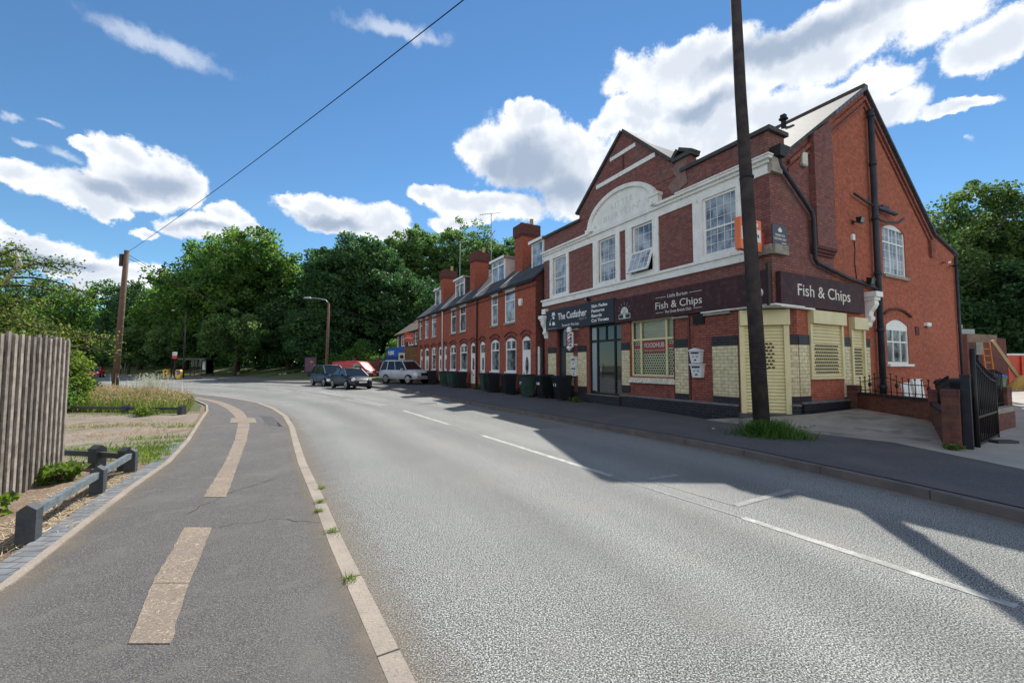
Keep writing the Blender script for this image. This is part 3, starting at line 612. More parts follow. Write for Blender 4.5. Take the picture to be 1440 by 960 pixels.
# soffit over the cut corner
w = MB(); w.prism(Fr((0, 0, 3.2), (1, 0, 0), (0, -1, 0)), [(-.02, 0), (-.02, .08), (1.15, .08), (1.15, 0)], -.02, .01)
w = MB(); tri = [(-.14, -.14), (1.2, -.14), (1.2, 0), (1.05, .01), (.01, 1.0), (0, 1.15), (-.14, 1.15)]; w.slab(tri, 3.195, 3.235); w.poly([(x, y, 3.195) for x, y in tri], -Z); w.build('soffit', WHITE, pub)
# roof
def roofslab(mb, y0, y1, pts, th=.09):
    for (a, b) in zip(pts, pts[1:]):
        n = Vector((-(b[1] - a[1]), 0, b[0] - a[0])).normalized() * th
        A = Vector((a[0], 0, a[1])); B = Vector((b[0], 0, b[1]))
        mb.hexa([A + Vector((0, y0, 0)), B + Vector((0, y0, 0)), B + Vector((0, y1, 0)), A + Vector((0, y1, 0)), A + n + Vector((0, y0, 0)), B + n + Vector((0, y0, 0)), B + n + Vector((0, y1, 0)), A + n + Vector((0, y1, 0))])
rf = MB(); roofslab(rf, -.12, 11.2, [(.35, 7.14), (5.3, 10.64)]); roofslab(rf, -.12, 11.2, [(5.3, 10.64), (10.25, 6.49)]); roofslab(rf, -.1, 11.2, [(10.2, 6.57), (12.4, 5.98)])
rf.poly([(.3, .3, 7.3), (.8, .3, 7.3), (.8, 11, 7.3), (.3, 11, 7.3)], Z)
roof = rf.build('roof', SLATE, pub)
rt = MB()
for i in range(26): rt.box(5.18, 5.42, -.12 + i * .44, .31 + i * .44, 10.66, 10.78)
rt.build('ridge_tiles', mat('ridge tile', (.10, .07, .065), .85), roof)
vt = MB(); vt.box(4.55, 4.67, 2.05, 2.17, 10.0, 10.55); vt.box(4.5, 4.72, 2.0, 2.22, 10.55, 10.62); vt.box(4.53, 4.69, 2.03, 2.19, 10.62, 10.74); vt.build('vent_pipe', BLACKM, roof)
# verge on the gable: oversailing brick courses
vb = MB()
for k, (dd, dz) in enumerate(((.05, .38), (.09, .17))):
    for a, b in (((.85, 7.42), (5.3, 10.58)), ((5.3, 10.58), (10.12, 6.54))):
        vb.hexa([S_.p(a[0], a[1] - dz - .12, 0), S_.p(b[0], b[1] - dz - .12, 0), S_.p(b[0], b[1] - dz - .12, dd), S_.p(a[0], a[1] - dz - .12, dd), S_.p(a[0], a[1] - dz, 0), S_.p(b[0], b[1] - dz, 0), S_.p(b[0], b[1] - dz, dd), S_.p(a[0], a[1] - dz, dd)])
vb.fbox(S_, 9.85, 10.15, 5.65, 6.3, 0, .09)
vb.build('verge_brickwork', BR, pub)
vb = MB()
for i in range(9):
    a = 3.3 + i * .23; z = 7.42 + (a - .75) * .703
    vb.hexa([S_.p(a, z - .02, .0), S_.p(a + .2, z + .12, 0), S_.p(a + .2, z + .12, .13), S_.p(a, z - .02, .13), S_.p(a, z + .12, 0), S_.p(a + .2, z + .26, 0), S_.p(a + .2, z + .26, .13), S_.p(a, z + .12, .13)])
vb.build('verge_tiles', mat('blue grey tile', (.10, .12, .16), .6), pub)
# projecting chimney breast on the gable wall
w = MB(); w.fbox(S_, 1.95, 2.95, 5.02, 8.25, .0, .16)
w.hexa([S_.p(1.95, 8.25, 0), S_.p(2.95, 8.25, 0), S_.p(2.95, 8.25, .16), S_.p(1.95, 8.25, .16), S_.p(1.95, 8.27, 0), S_.p(2.95, 8.9, 0), S_.p(2.95, 8.9, .16), S_.p(1.95, 8.27, .16)]); w.build('chimney_breast', BRU, pub)
w = MB()
for k in range(3): w.fbox(S_, 1.9 + .0 * k, 3.0, 4.78 + k * .08, 4.86 + k * .08, 0, .06 + .05 * k)
w.build('corbel_course', BRD, pub)
# front gable
gp = [(8.22, PT), (8.2, 8.28), (5.46, 10.52), (3.25, 8.42), (2.95, 8.4), (2.45, 8.36), (2.45, PT)]
g = MB(); g.prism(F, gp, -.28, .02); gb = g.build('front_gable', BRU, pub)
c = MB()
def cop(a, b, w=.14, h=.11, d0=-.32, d1=.10):
    t = Vector((b[0] - a[0], b[1] - a[1])).normalized(); n = Vector((-t.y, t.x)); n = n if n.y > 0 else -n
    c.hexa([F.p(a[0], a[1], d0), F.p(b[0], b[1], d0), F.p(b[0], b[1], d1), F.p(a[0], a[1], d1), F.p(a[0] + n.x * h, a[1] + n.y * h, d0), F.p(b[0] + n.x * h, b[1] + n.y * h, d0), F.p(b[0] + n.x * h, b[1] + n.y * h, d1), F.p(a[0] + n.x * h, a[1] + n.y * h, d1)])
cop((8.36, 8.22), (5.46, 10.54)); cop((5.46, 10.54), (3.2, 8.4)); cop((3.1, 8.36), (2.85, 8.62)); cop((2.85, 8.6), (2.35, 8.34))
c.fbox(F, 2.35, 3.1, 8.3, 8.42, -.32, .12)
c.fbox(F, -.1, 2.8, PT, PT + .11, -.34, .09); c.fbox(F, 8.12, 11.18, PT, PT + .11, -.34, .09)
c.box(-.02, .8, -.1, .25, PT - .01, PT + .10)
c.build('coping', COPING, pub)
c = MB(); c.fbox(F, 3.85, 7.02, 8.86, 9.02, .0, .06); c.fbox(F, 4.78, 6.15, 9.66, 9.80, .0, .06); c.build('gable_band', WHITE, gb)
c = MB(); c.fbox(F, 5.41, 5.49, 9.02, 9.62, .02, .05); c.build('gable_pier', BRD, gb)
c = MB(); c.prism(F, [(3.1, 7.25), (2.55, 7.45), (2.62, 7.9), (2.5, 8.3), (2.9, 8.32), (3.15, 8.1), (3.0, 7.8), (3.35, 7.6)], .02, .028); c.build('mortar_patch', mat('mortar repair', (.24, .17, .15), .95, (.17, .10, .09), 6, bump=.4), gb)
g = MB()   # little roof behind the gable
for sgn, e in ((1, (8.1, 8.2)), (-1, (2.9, 8.2))):
    g.poly([(.3, 5.46, 10.45), (4.9, 5.46, 10.45), (1.6, e[0], e[1]), (.3, e[0], e[1])], Z)
g.build('gable_roof', SLATE, pub)
# white mouldings
t = MB()
t.fbox(F, -.05, 11.12, 6.98, 7.07, 0, .12); t.fbox(F, -.12, 3.75, 7.07, 7.15, 0, .2); t.fbox(F, 7.4, 11.16, 7.07, 7.15, 0, .2); t.fbox(F, -.04, 11.1, 6.72, 6.98, 0, .045)
t.fbox(F, -.14, 2.9, 7.15, 7.19, 0, .23)
t.build('cornice', WHITE, pub)
t = MB(); t.fbox(F, .5, 11.16, 4.5, 4.79, 0, .1); t.fbox(F, .6, 11.2, 4.72, 4.80, .1, .16); t.build('string_course', WHITE, pub)
t = MB(); t.fbox(F, -.06, .5, 4.55, 4.8, 0, .14); t.fbox(S_, -.06, .55, 4.55, 4.8, .0, .14); t.build('string_course_end', STONE, pub)
t = MB(); t.fbox(S_, -.05, .42, 6.74, 7.14, 0, .12); t.build('cornice_end', STONE, pub)
def arch(a, b, u0=None, u1=None):
    t = MB()
    t.fbox(F, a - (u0 or .15), a, 4.79, 6.72, 0, .05); t.fbox(F, b, b + (u1 or .15), 4.79, 6.72, 0, .05)
    t.fbox(F, a, b, 6.62 + .08, 6.72, 0, .05); t.fbox(F, a - .02, b + .02, 4.79, 4.93, 0, .13)
    t.fbox(F, a - .05, a, 4.93, 6.7, .05, .075); t.fbox(F, b, b + .05, 4.93, 6.7, .05, .075); t.build('window_surround', WHITE, pub)
arch(9.18, 10.28, .16, .28); arch(5.9, 6.95, .2, .34); arch(4.02, 5.05, .24, .32); arch(.9, 2.02, .18, .36)
# arched tympanum
t = MB(); zc = 7.1; hw = (7.35 - 3.85) / 2; um = 5.6
A = [(um - hw * math.cos(math.pi * i / 20), zc + 1.18 * math.sin(math.pi * i / 20) ** .9) for i in range(21)]
t.prism(F, A, .0, .07); ty = t.build('tympanum', WHITE, pub)
t = MB()
for a, b in zip(A, A[1:]):
    ca = Vector((um, zc)); s = 1.09
    a2 = ((a[0] - um) * s + um, (a[1] - zc) * s + zc + .03); b2 = ((b[0] - um) * s + um, (b[1] - zc) * s + zc + .03)
    t.hexa([F.p(*a, .0), F.p(*b, .0), F.p(*b, .16), F.p(*a, .16), F.p(*a2, .0), F.p(*b2, .0), F.p(*b2, .18), F.p(*a2, .18)])
t.fbox(F, 3.62, 4.0, 7.15, 7.42, 0, .2); t.fbox(F, 3.58, 4.04, 7.42, 7.52, 0, .24); t.fbox(F, 7.2, 7.6, 7.15, 7.28, 0, .2)
t.build('arch_moulding', WHITE, ty)
RELIEF = mat('relief lettering', (.70, .71, .70), .6)
text('LITTLE', F, 5.5, 7.72, .30, RELIEF, ty, .074, width=1.15, space=1.1); text('BURTON', F, 5.6, 7.32, .32, RELIEF, ty, .074, width=1.9, space=1.1)
# upstairs windows with leaded squares
for i, (a, b) in enumerate(upw):
    zm = 5.72; wd = b - a; n = 5 if i == 3 else 4
    us = [a + wd * k / n for k in range(1, n)]
    zu = [zm + (WZ1 - .07 - zm) * k / 3 for k in (1, 2)]; zl = [WZ0 + .07 + (zm - WZ0) * k / 3 for k in (1, 2)]
    if i == 2:
        wn = window(pub, F, a, b, zm - .03, WZ1, us=(), gus=us, gzs=zu)
        m_ = MB(); m_.fbox(F, a, b, WZ0, WZ0 + .06, -.1, -.03); m_.fbox(F, a, a + .06, WZ0, zm, -.1, -.03); m_.fbox(F, b - .06, b, WZ0, zm, -.1, -.03); m_.build('window_frame', UPVC, pub)
        m_ = MB(); m_.poly([F.p(a, WZ0, -.13), F.p(b, WZ0, -.13), F.p(b, zm, -.13), F.p(a, zm, -.13)], F.N); m_.build('room_shade_sheet', DARK, pub)  # flat black sheet, the unlit room's shade is painted by its colour
        # opened sash, hinged at the top
        T = Fr((-.02, 0, zm - .03), (0, 1, 0), (-1, 0, 0)); ang = R(20)
        dn = Vector((-math.sin(ang), 0, -math.cos(ang))); nn = Vector((-math.cos(ang), 0, math.sin(ang)))
        def P(u, h, d): return Vector((-.02, u, zm - .03)) + dn * h + nn * d
        def fb(mb, u0, u1, h0, h1, d0, d1): mb.hexa([P(u0, h0, d0), P(u1, h0, d0), P(u1, h0, d1), P(u0, h0, d1), P(u0, h1, d0), P(u1, h1, d0), P(u1, h1, d1), P(u0, h1, d1)])
        H_ = .80; m_ = MB(); fb(m_, a, a + .06, 0, H_, 0, .06); fb(m_, b - .06, b, 0, H_, 0, .06); fb(m_, a, b, 0, .06, 0, .061); fb(m_, a, b, H_ - .06, H_, 0, .061)
        for u in us: fb(m_, u - .007, u + .007, .05, H_ - .05, .03, .042)
        for k in (1, 2): fb(m_, a + .05, b - .05, H_ * k / 3 - .007, H_ * k / 3 + .007, .03, .043)
        sash = m_.build('open_sash', UPVC, pub); m_ = MB(); m_.poly([P(a + .02, .02, .03), P(b - .02, .02, .03), P(b - .02, H_ - .02, .03), P(a + .02, H_ - .02, .03)]); m_.build('pane', NETGLASS, sash)
    else: window(pub, F, a, b, WZ0, WZ1, us=(), zs=(zm,), gus=us, gzs=zu + zl, d=-.03 if i == 3 else -.06)
# ground floor: glazed brick piers with dark bands
for fr, a, b, zb in ((F, 10.1, 10.75, .75), (F, 8.74, 9.27, .75), (F, 7.82, 8.4, .75), (F, 5.27, 5.68, .9), (F, 2.68, 3.2, .75), (F, 1.02, 1.82, .75), (CH, 1.22, CL, .8), (S_, 1.07, 1.56, .8), (S_, 3.36, 3.78, .7), (S_, 4.64, 4.98, .8)):
    pr = MB(); pr.fbox(fr, a, b, zb, 2.2, 0, .025); pr = pr.build('glazed_brick_pier', CREAM, pub)
    for z0_, z1_ in ((2.2, 2.47), (zb - .26, zb)): bd = MB(); bd.fbox(fr, a - .01, b + .01, z0_, z1_, 0, .035); bd.build('dark_brick_band', BLUE, pr)
for q in ((F, 1.02, 5.7, 0, .5, 0, .1), (F, 7.7, 9.25, 0, .5, 0, .08), (F, 10.08, 11.1, 0, .5, 0, .08), (CH, 1.24, CL, 0, .55, 0, .1), (S_, 1.08, 3.75, 0, .6, 0, .1), (S_, 4.62, 5.2, 0, .6, 0, .06), (F, 5.7, 7.68, 0, .45, -.05, .16)): pl = MB(); pl.fbox(*q); pl.build('plinth', BLUE, pub)
for q in ((F, 1.02, 5.7, .5, .56, 0, .13), (CH, 1.24, CL, .55, .6, 0, .13), (S_, 1.08, 3.78, .6, .66, 0, .13), (F, 5.72, 7.66, .45, .48, -.05, .18)): pl = MB(); pl.fbox(*q); pl.build('plinth_ledge', mat('dirty ledge', (.20, .19, .19), .8, (.10, .10, .11), 5), pub)
pp = MB(); pp.fbox(F, 2.6, 2.65, .55, 3.2, 0, .05); pp.fbox(F, 3.2, 3.24, .56, 3.2, 0, .03); pp.build('cable_trunking', mat('red painted cable cover', (.13, .03, .03), .6), pub)
# arrised cornerstones over the shop front
for q in ((1.2, 2.05, 3.12, 3.2), (2.6, 3.25, 3.14, 3.2), (8.3, 9.3, 3.16, 3.24)): cc = MB(); cc.fbox(F, *q, 0, .1); cc.build('stone_pad', STONE, pub)
# old entrance at the far end: dark door
d = MB(); d.fbox(F, 9.3, 10.05, .12, 2.45, -.2, -.16); dd = d.build('door', mat('dark painted door', (.015, .02, .028), .4), pub)
d = MB(); d.fbox(F, 9.4, 9.95, 1.35, 2.3, -.158, -.15); d.fbox(F, 9.4, 9.95, .35, 1.2, -.158, -.15); d.build('door_panels', mat('door panel', (.02, .026, .034), .4), dd)
d = MB(); d.lathe(F.p(9.42, 1.25, -.15), [(.03, 0), (.03, .05), (.01, .06)], 10, F.N); d.build('handle', CHROME, dd)
window(pub, F, 9.3, 10.05, 2.45, 3.28, d=-.18, fm=BLACKM, gm=DGLASS, name='fanlight')
# barber shop front: dark aluminium frame
bs = window(pub, F, 5.72, 7.65, .47, 3.26, d=-.1, fw=.07, us=(6.15, 7.2), zs=(2.62,), fm=BLACKM, gm=DGLASS, name='barber_shopfront', mull=.08)
d = MB(); d.fbox(F, 6.62, 6.68, 2.66, 3.2, -.14, -.07); d.fbox(F, 6.19, 7.16, 1.28, 1.36, -.14, -.066); d.build('door_rail', BLACKM, bs)
d = MB(); d.tube([F.p(6.95, 1.1, -.04), F.p(6.95, 1.7, -.04)], .015, 8); d.build('door_handle', CHROME, bs)
d = MB(); d.fbox(F, 7.24, 7.56, .6, 2.56, -.108, -.098); d.fbox(F, 7.24, 7.56, 2.68, 3.18, -.108, -.098); d.build('frosted_panel', mat('frosted glass film', (.30, .36, .40), .3), bs)
# chip shop window
cw = window(pub, F, 3.22, 5.23, 1.25, 3.26, d=-.1, fw=.06, us=(3.62, 4.78), zs=(2.55,), fm=CREAMM, gm=CLEAR, name='chip_shop_window', mull=.07)
d = MB(); d.hexa([F.p(3.2, 1.02, 0), F.p(5.26, 1.02, 0), F.p(5.26, 1.02, .11), F.p(3.2, 1.02, .11), F.p(3.2, 1.24, -.1), F.p(5.26, 1.24, -.1), F.p(5.26, 1.24, -.02), F.p(3.2, 1.24, -.02)]); d.build('tiled_sill', brick('sill tile', (.68, .63, .50), (.6, .55, .43), (.3, .27, .2), bw=.11, rh=.4, ms=.008, rough=.3, offset=0), cw)
d = MB()      # roller grille behind the glass
for k in range(14):
    z = 1.3 + k * .088; d.fbox(F, 3.3, 5.16, z, z + .036, -.165, -.15)
    for j in range(18):
        u = 3.3 + (j + (.5 if k % 2 else 0)) * .104; d.fbox(F, u, u + .034, z + .036, z + .088, -.165, -.151)
d.build('roller_grille', mat('cream grille', (.78, .74, .55), .5), cw)
d = MB()
for k in range(8): d.fbox(F, 3.3, 5.16, 2.6 + k * .08, 2.674 + k * .08, -.24, -.2 + .01 * (k % 2))
d.build('window_blind', mat('blind', (.66, .62, .48), .6), cw)
# shutters
def shutter(fr, u0, u1, z0, z1, box, perf, name, side_w=.1):
    b = MB(); b.fbox(fr, u0, u1, z1 - box, z1, -.02, .16); b.fbox(fr, u0, u0 + side_w, z0, z1 - box, -.02, .07); b.fbox(fr, u1 - side_w, u1, z0, z1 - box, -.02, .07)
    if z0 > 1: b.fbox(fr, u0, u1, z0 - .05, z0, -.02, .06)
    s = b.build(name, CREAMM, pub, bevel=.008); c = MB(); n = int((z1 - box - z0) / .09); h = (z1 - box - z0) / n
    for k in range(n):
        za = z0 + k * h; c.poly([fr.p(u0 + side_w, za, .0), fr.p(u1 - side_w, za, .0), fr.p(u1 - side_w, za + h * .45, .028), fr.p(u0 + side_w, za + h * .45, .028)], fr.N)
        c.poly([fr.p(u0 + side_w, za + h * .45, .028), fr.p(u1 - side_w, za + h * .45, .028), fr.p(u1 - side_w, za + h * .8, .022), fr.p(u0 + side_w, za + h * .8, .022)], fr.N)
        c.poly([fr.p(u0 + side_w, za + h * .8, .022), fr.p(u1 - side_w, za + h * .8, .022), fr.p(u1 - side_w, za + h, .0), fr.p(u0 + side_w, za + h, .0)], fr.N)
    p = c; i0 = len(c.f); pu0, pu1, pz0, pz1, cols = perf; k0 = int((pz0 - z0) / h); k1 = int((pz1 - z0) / h); cw_ = (pu1 - pu0) / cols
    for k in range(k0, k1):
        for j in range(cols):
            u = pu0 + cw_ * (j + (.5 if k % 2 else 0)); za = z0 + (k + .28) * h
            p.fbox(fr, u, u + cw_ * .68, za, za + h * .5, .012, .0315)  # dark plates on closed slats, painted shade in place of real holes
    c.second.append((i0, len(c.f))); c.build('slats', [CREAMM, DARK], s)
shutter(CH, .02, 1.24, .32, 3.16, .42, (.36, .86, 1.55, 2.35, 5), 'door_shutter', .13)
shutter(S_, 1.58, 3.34, 1.3, 3.16, .36, (1.82, 3.05, 1.42, 2.28, 12), 'window_shutter')
shutter(S_, 3.8, 4.64, .5, 3.08, .36, (3.98, 4.45, 1.35, 2.2, 7), 'side_door_shutter', .1)
d = MB(); d.fbox(CH, -.08, 1.4, .1, .33, 0, .3); d.build('doorstep', mat('dark step', (.06, .065, .08), .7), pub, bevel=.01)
# side windows
def archwin(fr, u0, u1, z0, z1, rise, zt, us, gz, gu=(), gm=NETGLASS):
    wn = window(pub, fr, u0, u1, z0, z1, d=-.06, fw=.07, us=us, zs=(zt,), gus=gu, gzs=gz, gm=gm)
    return wn
wn = archwin(S_, 6.22, 7.88, 4.66, 6.42, .22, 5.78, (6.78, 7.33), [4.66 + .28 * k for k in (1, 2, 3)] + [6.0], [6.5, 7.05, 7.6])
d = MB(); d.fbox(S_, 6.22, 7.88, 6.26, 6.42, -.09, -.025); d.build('head_panel', UPVC, wn); d = MB(); d.fbox(S_, 6.15, 7.95, 4.56, 4.66, 0, .08); d.build('sill', STONE, wn)
wn = archwin(S_, 6.2, 7.8, 1.68, 3.17, .2, 2.42, (6.73, 7.27), [], gm=GREYGLASS)
d = MB(); d.fbox(S_, 6.2, 7.8, 2.8, 3.17, -.09, -.025); d.build('head_panel', UPVC, wn); d = MB(); d.fbox(S_, 6.12, 7.88, 1.6, 1.68, 0, .1); d.build('sill', UPVC, wn)
d = MB(); archband(d, S_, 6.0, 8.0, 3.28, .22, .07, 0, .07); d.build('arch_label', BRD, pub)
# console brackets at the ends of the fascia
def console(fr, u, z1, nm='console_bracket'):
    b = MB()
    b.fbox(fr, u - .22, u + .22, z1 - .16, z1, 0, .34); b.fbox(fr, u - .18, u + .18, z1 - .26, z1 - .16, 0, .28)
    pr_ = [(0, z1 - .26), (.24, z1 - .26), (.26, z1 - .38), (.2, z1 - .5), (.12, z1 - .6), (.1, z1 - .72), (.15, z1 - .78), (.14, z1 - .86), (.07, z1 - .95), (.06, z1 - 1.05), (0, z1 - 1.1)]
    for a_, b_ in zip(pr_[1:], pr_[2:]): b.hexa([fr.p(u - .14, b_[1], 0), fr.p(u + .14, b_[1], 0), fr.p(u + .14, b_[1], max(b_[0], .01)), fr.p(u - .14, b_[1], max(b_[0], .01)), fr.p(u - .14, a_[1], 0), fr.p(u + .14, a_[1], 0), fr.p(u + .14, a_[1], a_[0]), fr.p(u - .14, a_[1], a_[0])])
    b.build(nm, WHITE, pub, bevel=.01)
console(S_, 4.98, 3.92); console(F, 10.92, 4.02)
d = MB(); d.fbox(F, 10.75, 11.05, 4.1, 4.35, 0, .2); d.build('console_bracket_cap', WHITE, pub)
# pipes
def pipe(pts, r, nm, m=PIPE, parent=pub, clips=True):
    b = MB(); b.tube(pts, r, 10); o = b.build(nm, m, parent); return o
sp_ = pipe([S_.p(5.45, .4, .14), S_.p(5.45, 9.95, .14)], .085, 'soil_pipe')
for z in (.9, 2.7, 4.5, 6.3, 8.1, 9.7): b = MB(); b.lathe(S_.p(5.45, z, .14), [(.105, 0), (.105, .12)], 12); b.build('pipe_collar', PIPE, sp_)
dp = pipe([S_.p(.25, 7.2, .12), S_.p(.35, 6.95, .12), S_.p(1.75, 5.95, .12), S_.p(1.84, 5.8, .12), S_.p(1.84, 4.62, .12), S_.p(1.95, 4.52, .12), S_.p(3.6, 4.25, .12), S_.p(5.2, 4.1, .12), S_.p(5.4, 4.0, .12)], .055, 'rainwater_pipe')
b = MB(); b.hexa([S_.p(.12, 7.15, .02), S_.p(.38, 7.15, .02), S_.p(.38, 7.15, .24), S_.p(.12, 7.15, .24), S_.p(.05, 7.42, .0), S_.p(.48, 7.42, .0), S_.p(.48, 7.42, .3), S_.p(.05, 7.42, .3)]); b.build('hopper', BLACKM, dp)
pipe([S_.p(3.0, 7.2, .1) if 0 else S_.p(4.25, 6.95, .1), S_.p(5.4, 6.75, .12)], .035, 'waste_pipe')
pipe([S_.p(5.5, 6.35, .14), S_.p(6.1, 6.33, .16), S_.p(6.9, 6.42, .2), S_.p(7.3, 6.62, .2)], .035, 'waste_pipe')
b = MB(); b.fbox(S_, 5.55, 6.9, 6.68, 6.76, .1, .22); b.fbox(S_, 5.85, 6.3, 6.76, 6.86, .1, .2); b.build('gutter_outlet', PIPE, pub)
pipe([S_.p(12.12, .3, .08), S_.p(12.12, 5.9, .08)], .05, 'corner_downpipe')
b = MB(); b.fbox(F, 2.06, 2.45, 2.9, 3.2, 0, .06); [b.fbox(F, 2.08, 2.43, 2.93 + k * .05, 2.955 + k * .05, .06, .08) for k in range(5)]; b.build('vent_grille', BLACKM, pub)
b = MB(); b.fbox(F, .0, .06, 3.2, 4.3, .13, .19); b.build('corner_cable_duct', BLACKM, pub)
b = MB(); b.tube([S_.p(4.3, 5.6, .02), S_.p(4.34, 5.2, .02), S_.p(4.28, 4.8, .02), S_.p(4.36, 4.3, .02)], .012, 5); b.build('loose_cable', BLACKM, pub)
b = MB(); b.fbox(S_, 8.35, 8.62, 2.7, 3.0, 0, .03); b.build('air_brick', BRD, pub)

# ------------------------------------------------------------------ signs and fittings on the shop
WOODSIGN = mat('brown woodgrain fascia', (.062, .026, .030), .6, (.034, .018, .026), 3, coords='Object', spec=.2, speck=[(6, .5, .7, (.10, .055, .058), .5)])
fs = thing('shop_fascia_sign', 'long brown woodgrain fascia reading Little Burton Fish & Chips above the chip shop window', 'shop sign', (0, 2.9, 3.2), 0, 'P')
b = MB(); b.fbox(F, .02, 5.93, 3.24, 4.14, .01, .13); b.build('sign_board', WOODSIGN, fs)
b = MB(); b.fbox(F, .02, 2.1, 3.205, 3.238, .01, .14); b.build('trim', WHITE, fs)
text('Little Burton', F, 2.96, 3.86, .17, SIGNTXT, fs, .133, width=.78); text('Fish & Chips', F, 2.96, 3.52, .34, SIGNTXT, fs, .133, width=1.83); text('The Great British Dish', F, 2.96, 3.36, .13, SIGNTXT, fs, .133, width=1.04)
b = MB()
for a, c, z in ((2.05, 2.5, 3.9), (3.42, 3.87, 3.9), (2.05, 2.36, 3.39), (3.54, 3.87, 3.39)): b.fbox(F, a, c, z, z + .012, .13, .134)
b.build('rule_lines', SIGNTXT, fs)
b = MB()      # rayed fish and fork emblem
cx, cz = 5.38, 3.56
b.prism(F, [(cx + .2 * math.cos(t), cz + .24 * math.sin(t)) for t in [math.pi * k / 12 for k in range(13)]], .13, .136)
for k, (an, r0, r1) in enumerate([(20, .27, .38), (40, .28, .4), (65, .29, .42), (90, .3, .44), (115, .29, .42), (140, .28, .4), (160, .27, .38)]):
    a = R(an); b.bar(F.p(cx + r0 * math.cos(a), cz + r0 * math.sin(a), .134), F.p(cx + r1 * math.cos(a), cz + r1 * math.sin(a), .134), .014, .004)
b.fbox(F, cx - .3, cx + .3, 3.36, 3.54, .13, .135)
em = b.build('emblem', mat('emblem cream', (.6, .66, .62), .5), fs)
b = MB(); b.fbox(F, cx + .06, cx + .28, 3.385, 3.52, .135, .138); b.fbox(F, cx - .28, cx - .06, 3.385, 3.52, .135, .138); b.bar(F.p(cx - .07, 3.72, .138), F.p(cx + .06, 3.57, .138), .016, .004); b.bar(F.p(cx + .07, 3.72, .138), F.p(cx - .06, 3.57, .138), .016, .004); b.build('emblem_detail', BLACKTXT, em)
ss = thing('shop_fascia_sign', 'brown woodgrain sign reading Fish & Chips on the side wall above the cream shutters', 'shop sign', (2.3, 0, 3.2), 0, 'P')
b = MB(); b.fbox(S_, .14, 4.5, 3.22, 4.10, .01, .13); b.build('sign_board', WOODSIGN, ss)
text('Fish & Chips', S_, 2.28, 3.52, .46, SIGNTXT, ss, .133, width=2.75)
b = MB(); b.fbox(S_, .14, 1.75, 3.17, 3.215, .01, .12); b.build('trim', WHITE, ss)
bsn = thing('barber_sign', 'dark blue barber fascia with white lettering beside the chip shop sign', 'shop sign', (0, 8.3, 3.3), 0, 'P')
NAVY = mat('dark navy sign', (.012, .022, .034), .6, (.02, .03, .046), 3)
b = MB(); b.fbox(F, 5.95, 10.74, 3.28, 4.22, .01, .15); b.build('sign_board', NAVY, bsn)
text('The Cutfather', F, 9.72, 3.72, .42, WHITETXT, bsn, .153, 'LEFT', width=2.12, bold=.006)
text('PART II', F, 8.12, 3.56, .15, GREYTXT, bsn, .153, 'LEFT', width=.5); text('Barnum for Wise Guys', F, 9.38, 3.38, .16, WHITETXT, bsn, .153, 'LEFT', width=1.25)
for k, s in enumerate(('Skin Fades', 'Patterns', 'Beards', 'Cut Throats')): text(s, F, 7.28, 3.98 - k * .195, .17, WHITETXT, bsn, .153, 'LEFT', width=(.98, .8, .64, 1.05)[k], bold=.004)
text('Traditional Barbers', F, 10.68, 3.33, .09, GREYTXT, bsn, .153, 'LEFT', width=.9)
b = MB()      # small emblem: hat, face, scissors
b.fbox(F, 9.98, 10.2, 3.98, 4.1, .15, .154); b.fbox(F, 9.93, 10.25, 3.95, 3.98, .15, .154); b.prism(F, [(10.1 + .09 * math.cos(t), 3.84 + .08 * math.sin(t)) for t in [.2 + 4.2 * k / 10 for k in range(11)]], .15, .154)
b.prism(F, [(9.95, 3.5), (10.2, 3.5), (10.16, 3.66), (10.0, 3.64)], .15, .154); b.prism(F, [(10.3, 3.52), (10.45, 3.52), (10.42, 3.64), (10.33, 3.64)], .15, .154); b.bar(F.p(10.38, 3.66, .152), F.p(10.25, 3.84, .152), .025, .004); b.bar(F.p(10.46, 3.7, .152), F.p(10.36, 3.66, .152), .03, .004)
b.build('emblem', WHITETXT, bsn)
# barber pole
bp_ = thing('barber_pole', 'striped blue and orange barber pole on a bracket under the navy sign', 'barber pole', (-.35, 8.6, 2.3), 0, 'P')
c0 = F.p(8.6, 2.45, .32)
def stripes():
    M = bpy.data.materials.new('barber stripes'); M.use_nodes = True; N = M.node_tree.nodes; L = M.node_tree.links
    tc = N.new('ShaderNodeTexCoord'); sp = N.new('ShaderNodeSeparateXYZ'); L.new(tc.outputs['Object'], sp.inputs[0])
    a = N.new('ShaderNodeMath'); a.operation = 'MULTIPLY_ADD'; L.new(sp.outputs[2], a.inputs[0]); a.inputs[1].default_value = 3.2; L.new(sp.outputs[1], a.inputs[2]) 
    b_ = N.new('ShaderNodeMath'); b_.operation = 'MULTIPLY_ADD'; L.new(sp.outputs[1], b_.inputs[0]); b_.inputs[1].default_value = 3.5; L.new(a.outputs[0], b_.inputs[2])
    f = N.new('ShaderNodeMath'); f.operation = 'FRACT'; L.new(b_.outputs[0], f.inputs[0]); cr = N.new('ShaderNodeValToRGB'); cr.color_ramp.interpolation = 'CONSTANT'; L.new(f.outputs[0], cr.inputs[0])
    e = cr.color_ramp.elements; e[0].color = (.03, .09, .42, 1); e[1].position = .3; e[1].color = (.8, .8, .82, 1); k = e.new(.55); k.color = (.62, .13, .07, 1); k = e.new(.85); k.color = (.8, .8, .82, 1)
    L.new(cr.outputs[0], N['Principled BSDF'].inputs['Base Color']); N['Principled BSDF'].inputs['Roughness'].default_value = .25; return M
b = MB(); b.lathe(c0, [(.095, 0), (.095, .62)], 18); b.build('striped_tube', stripes(), bp_)
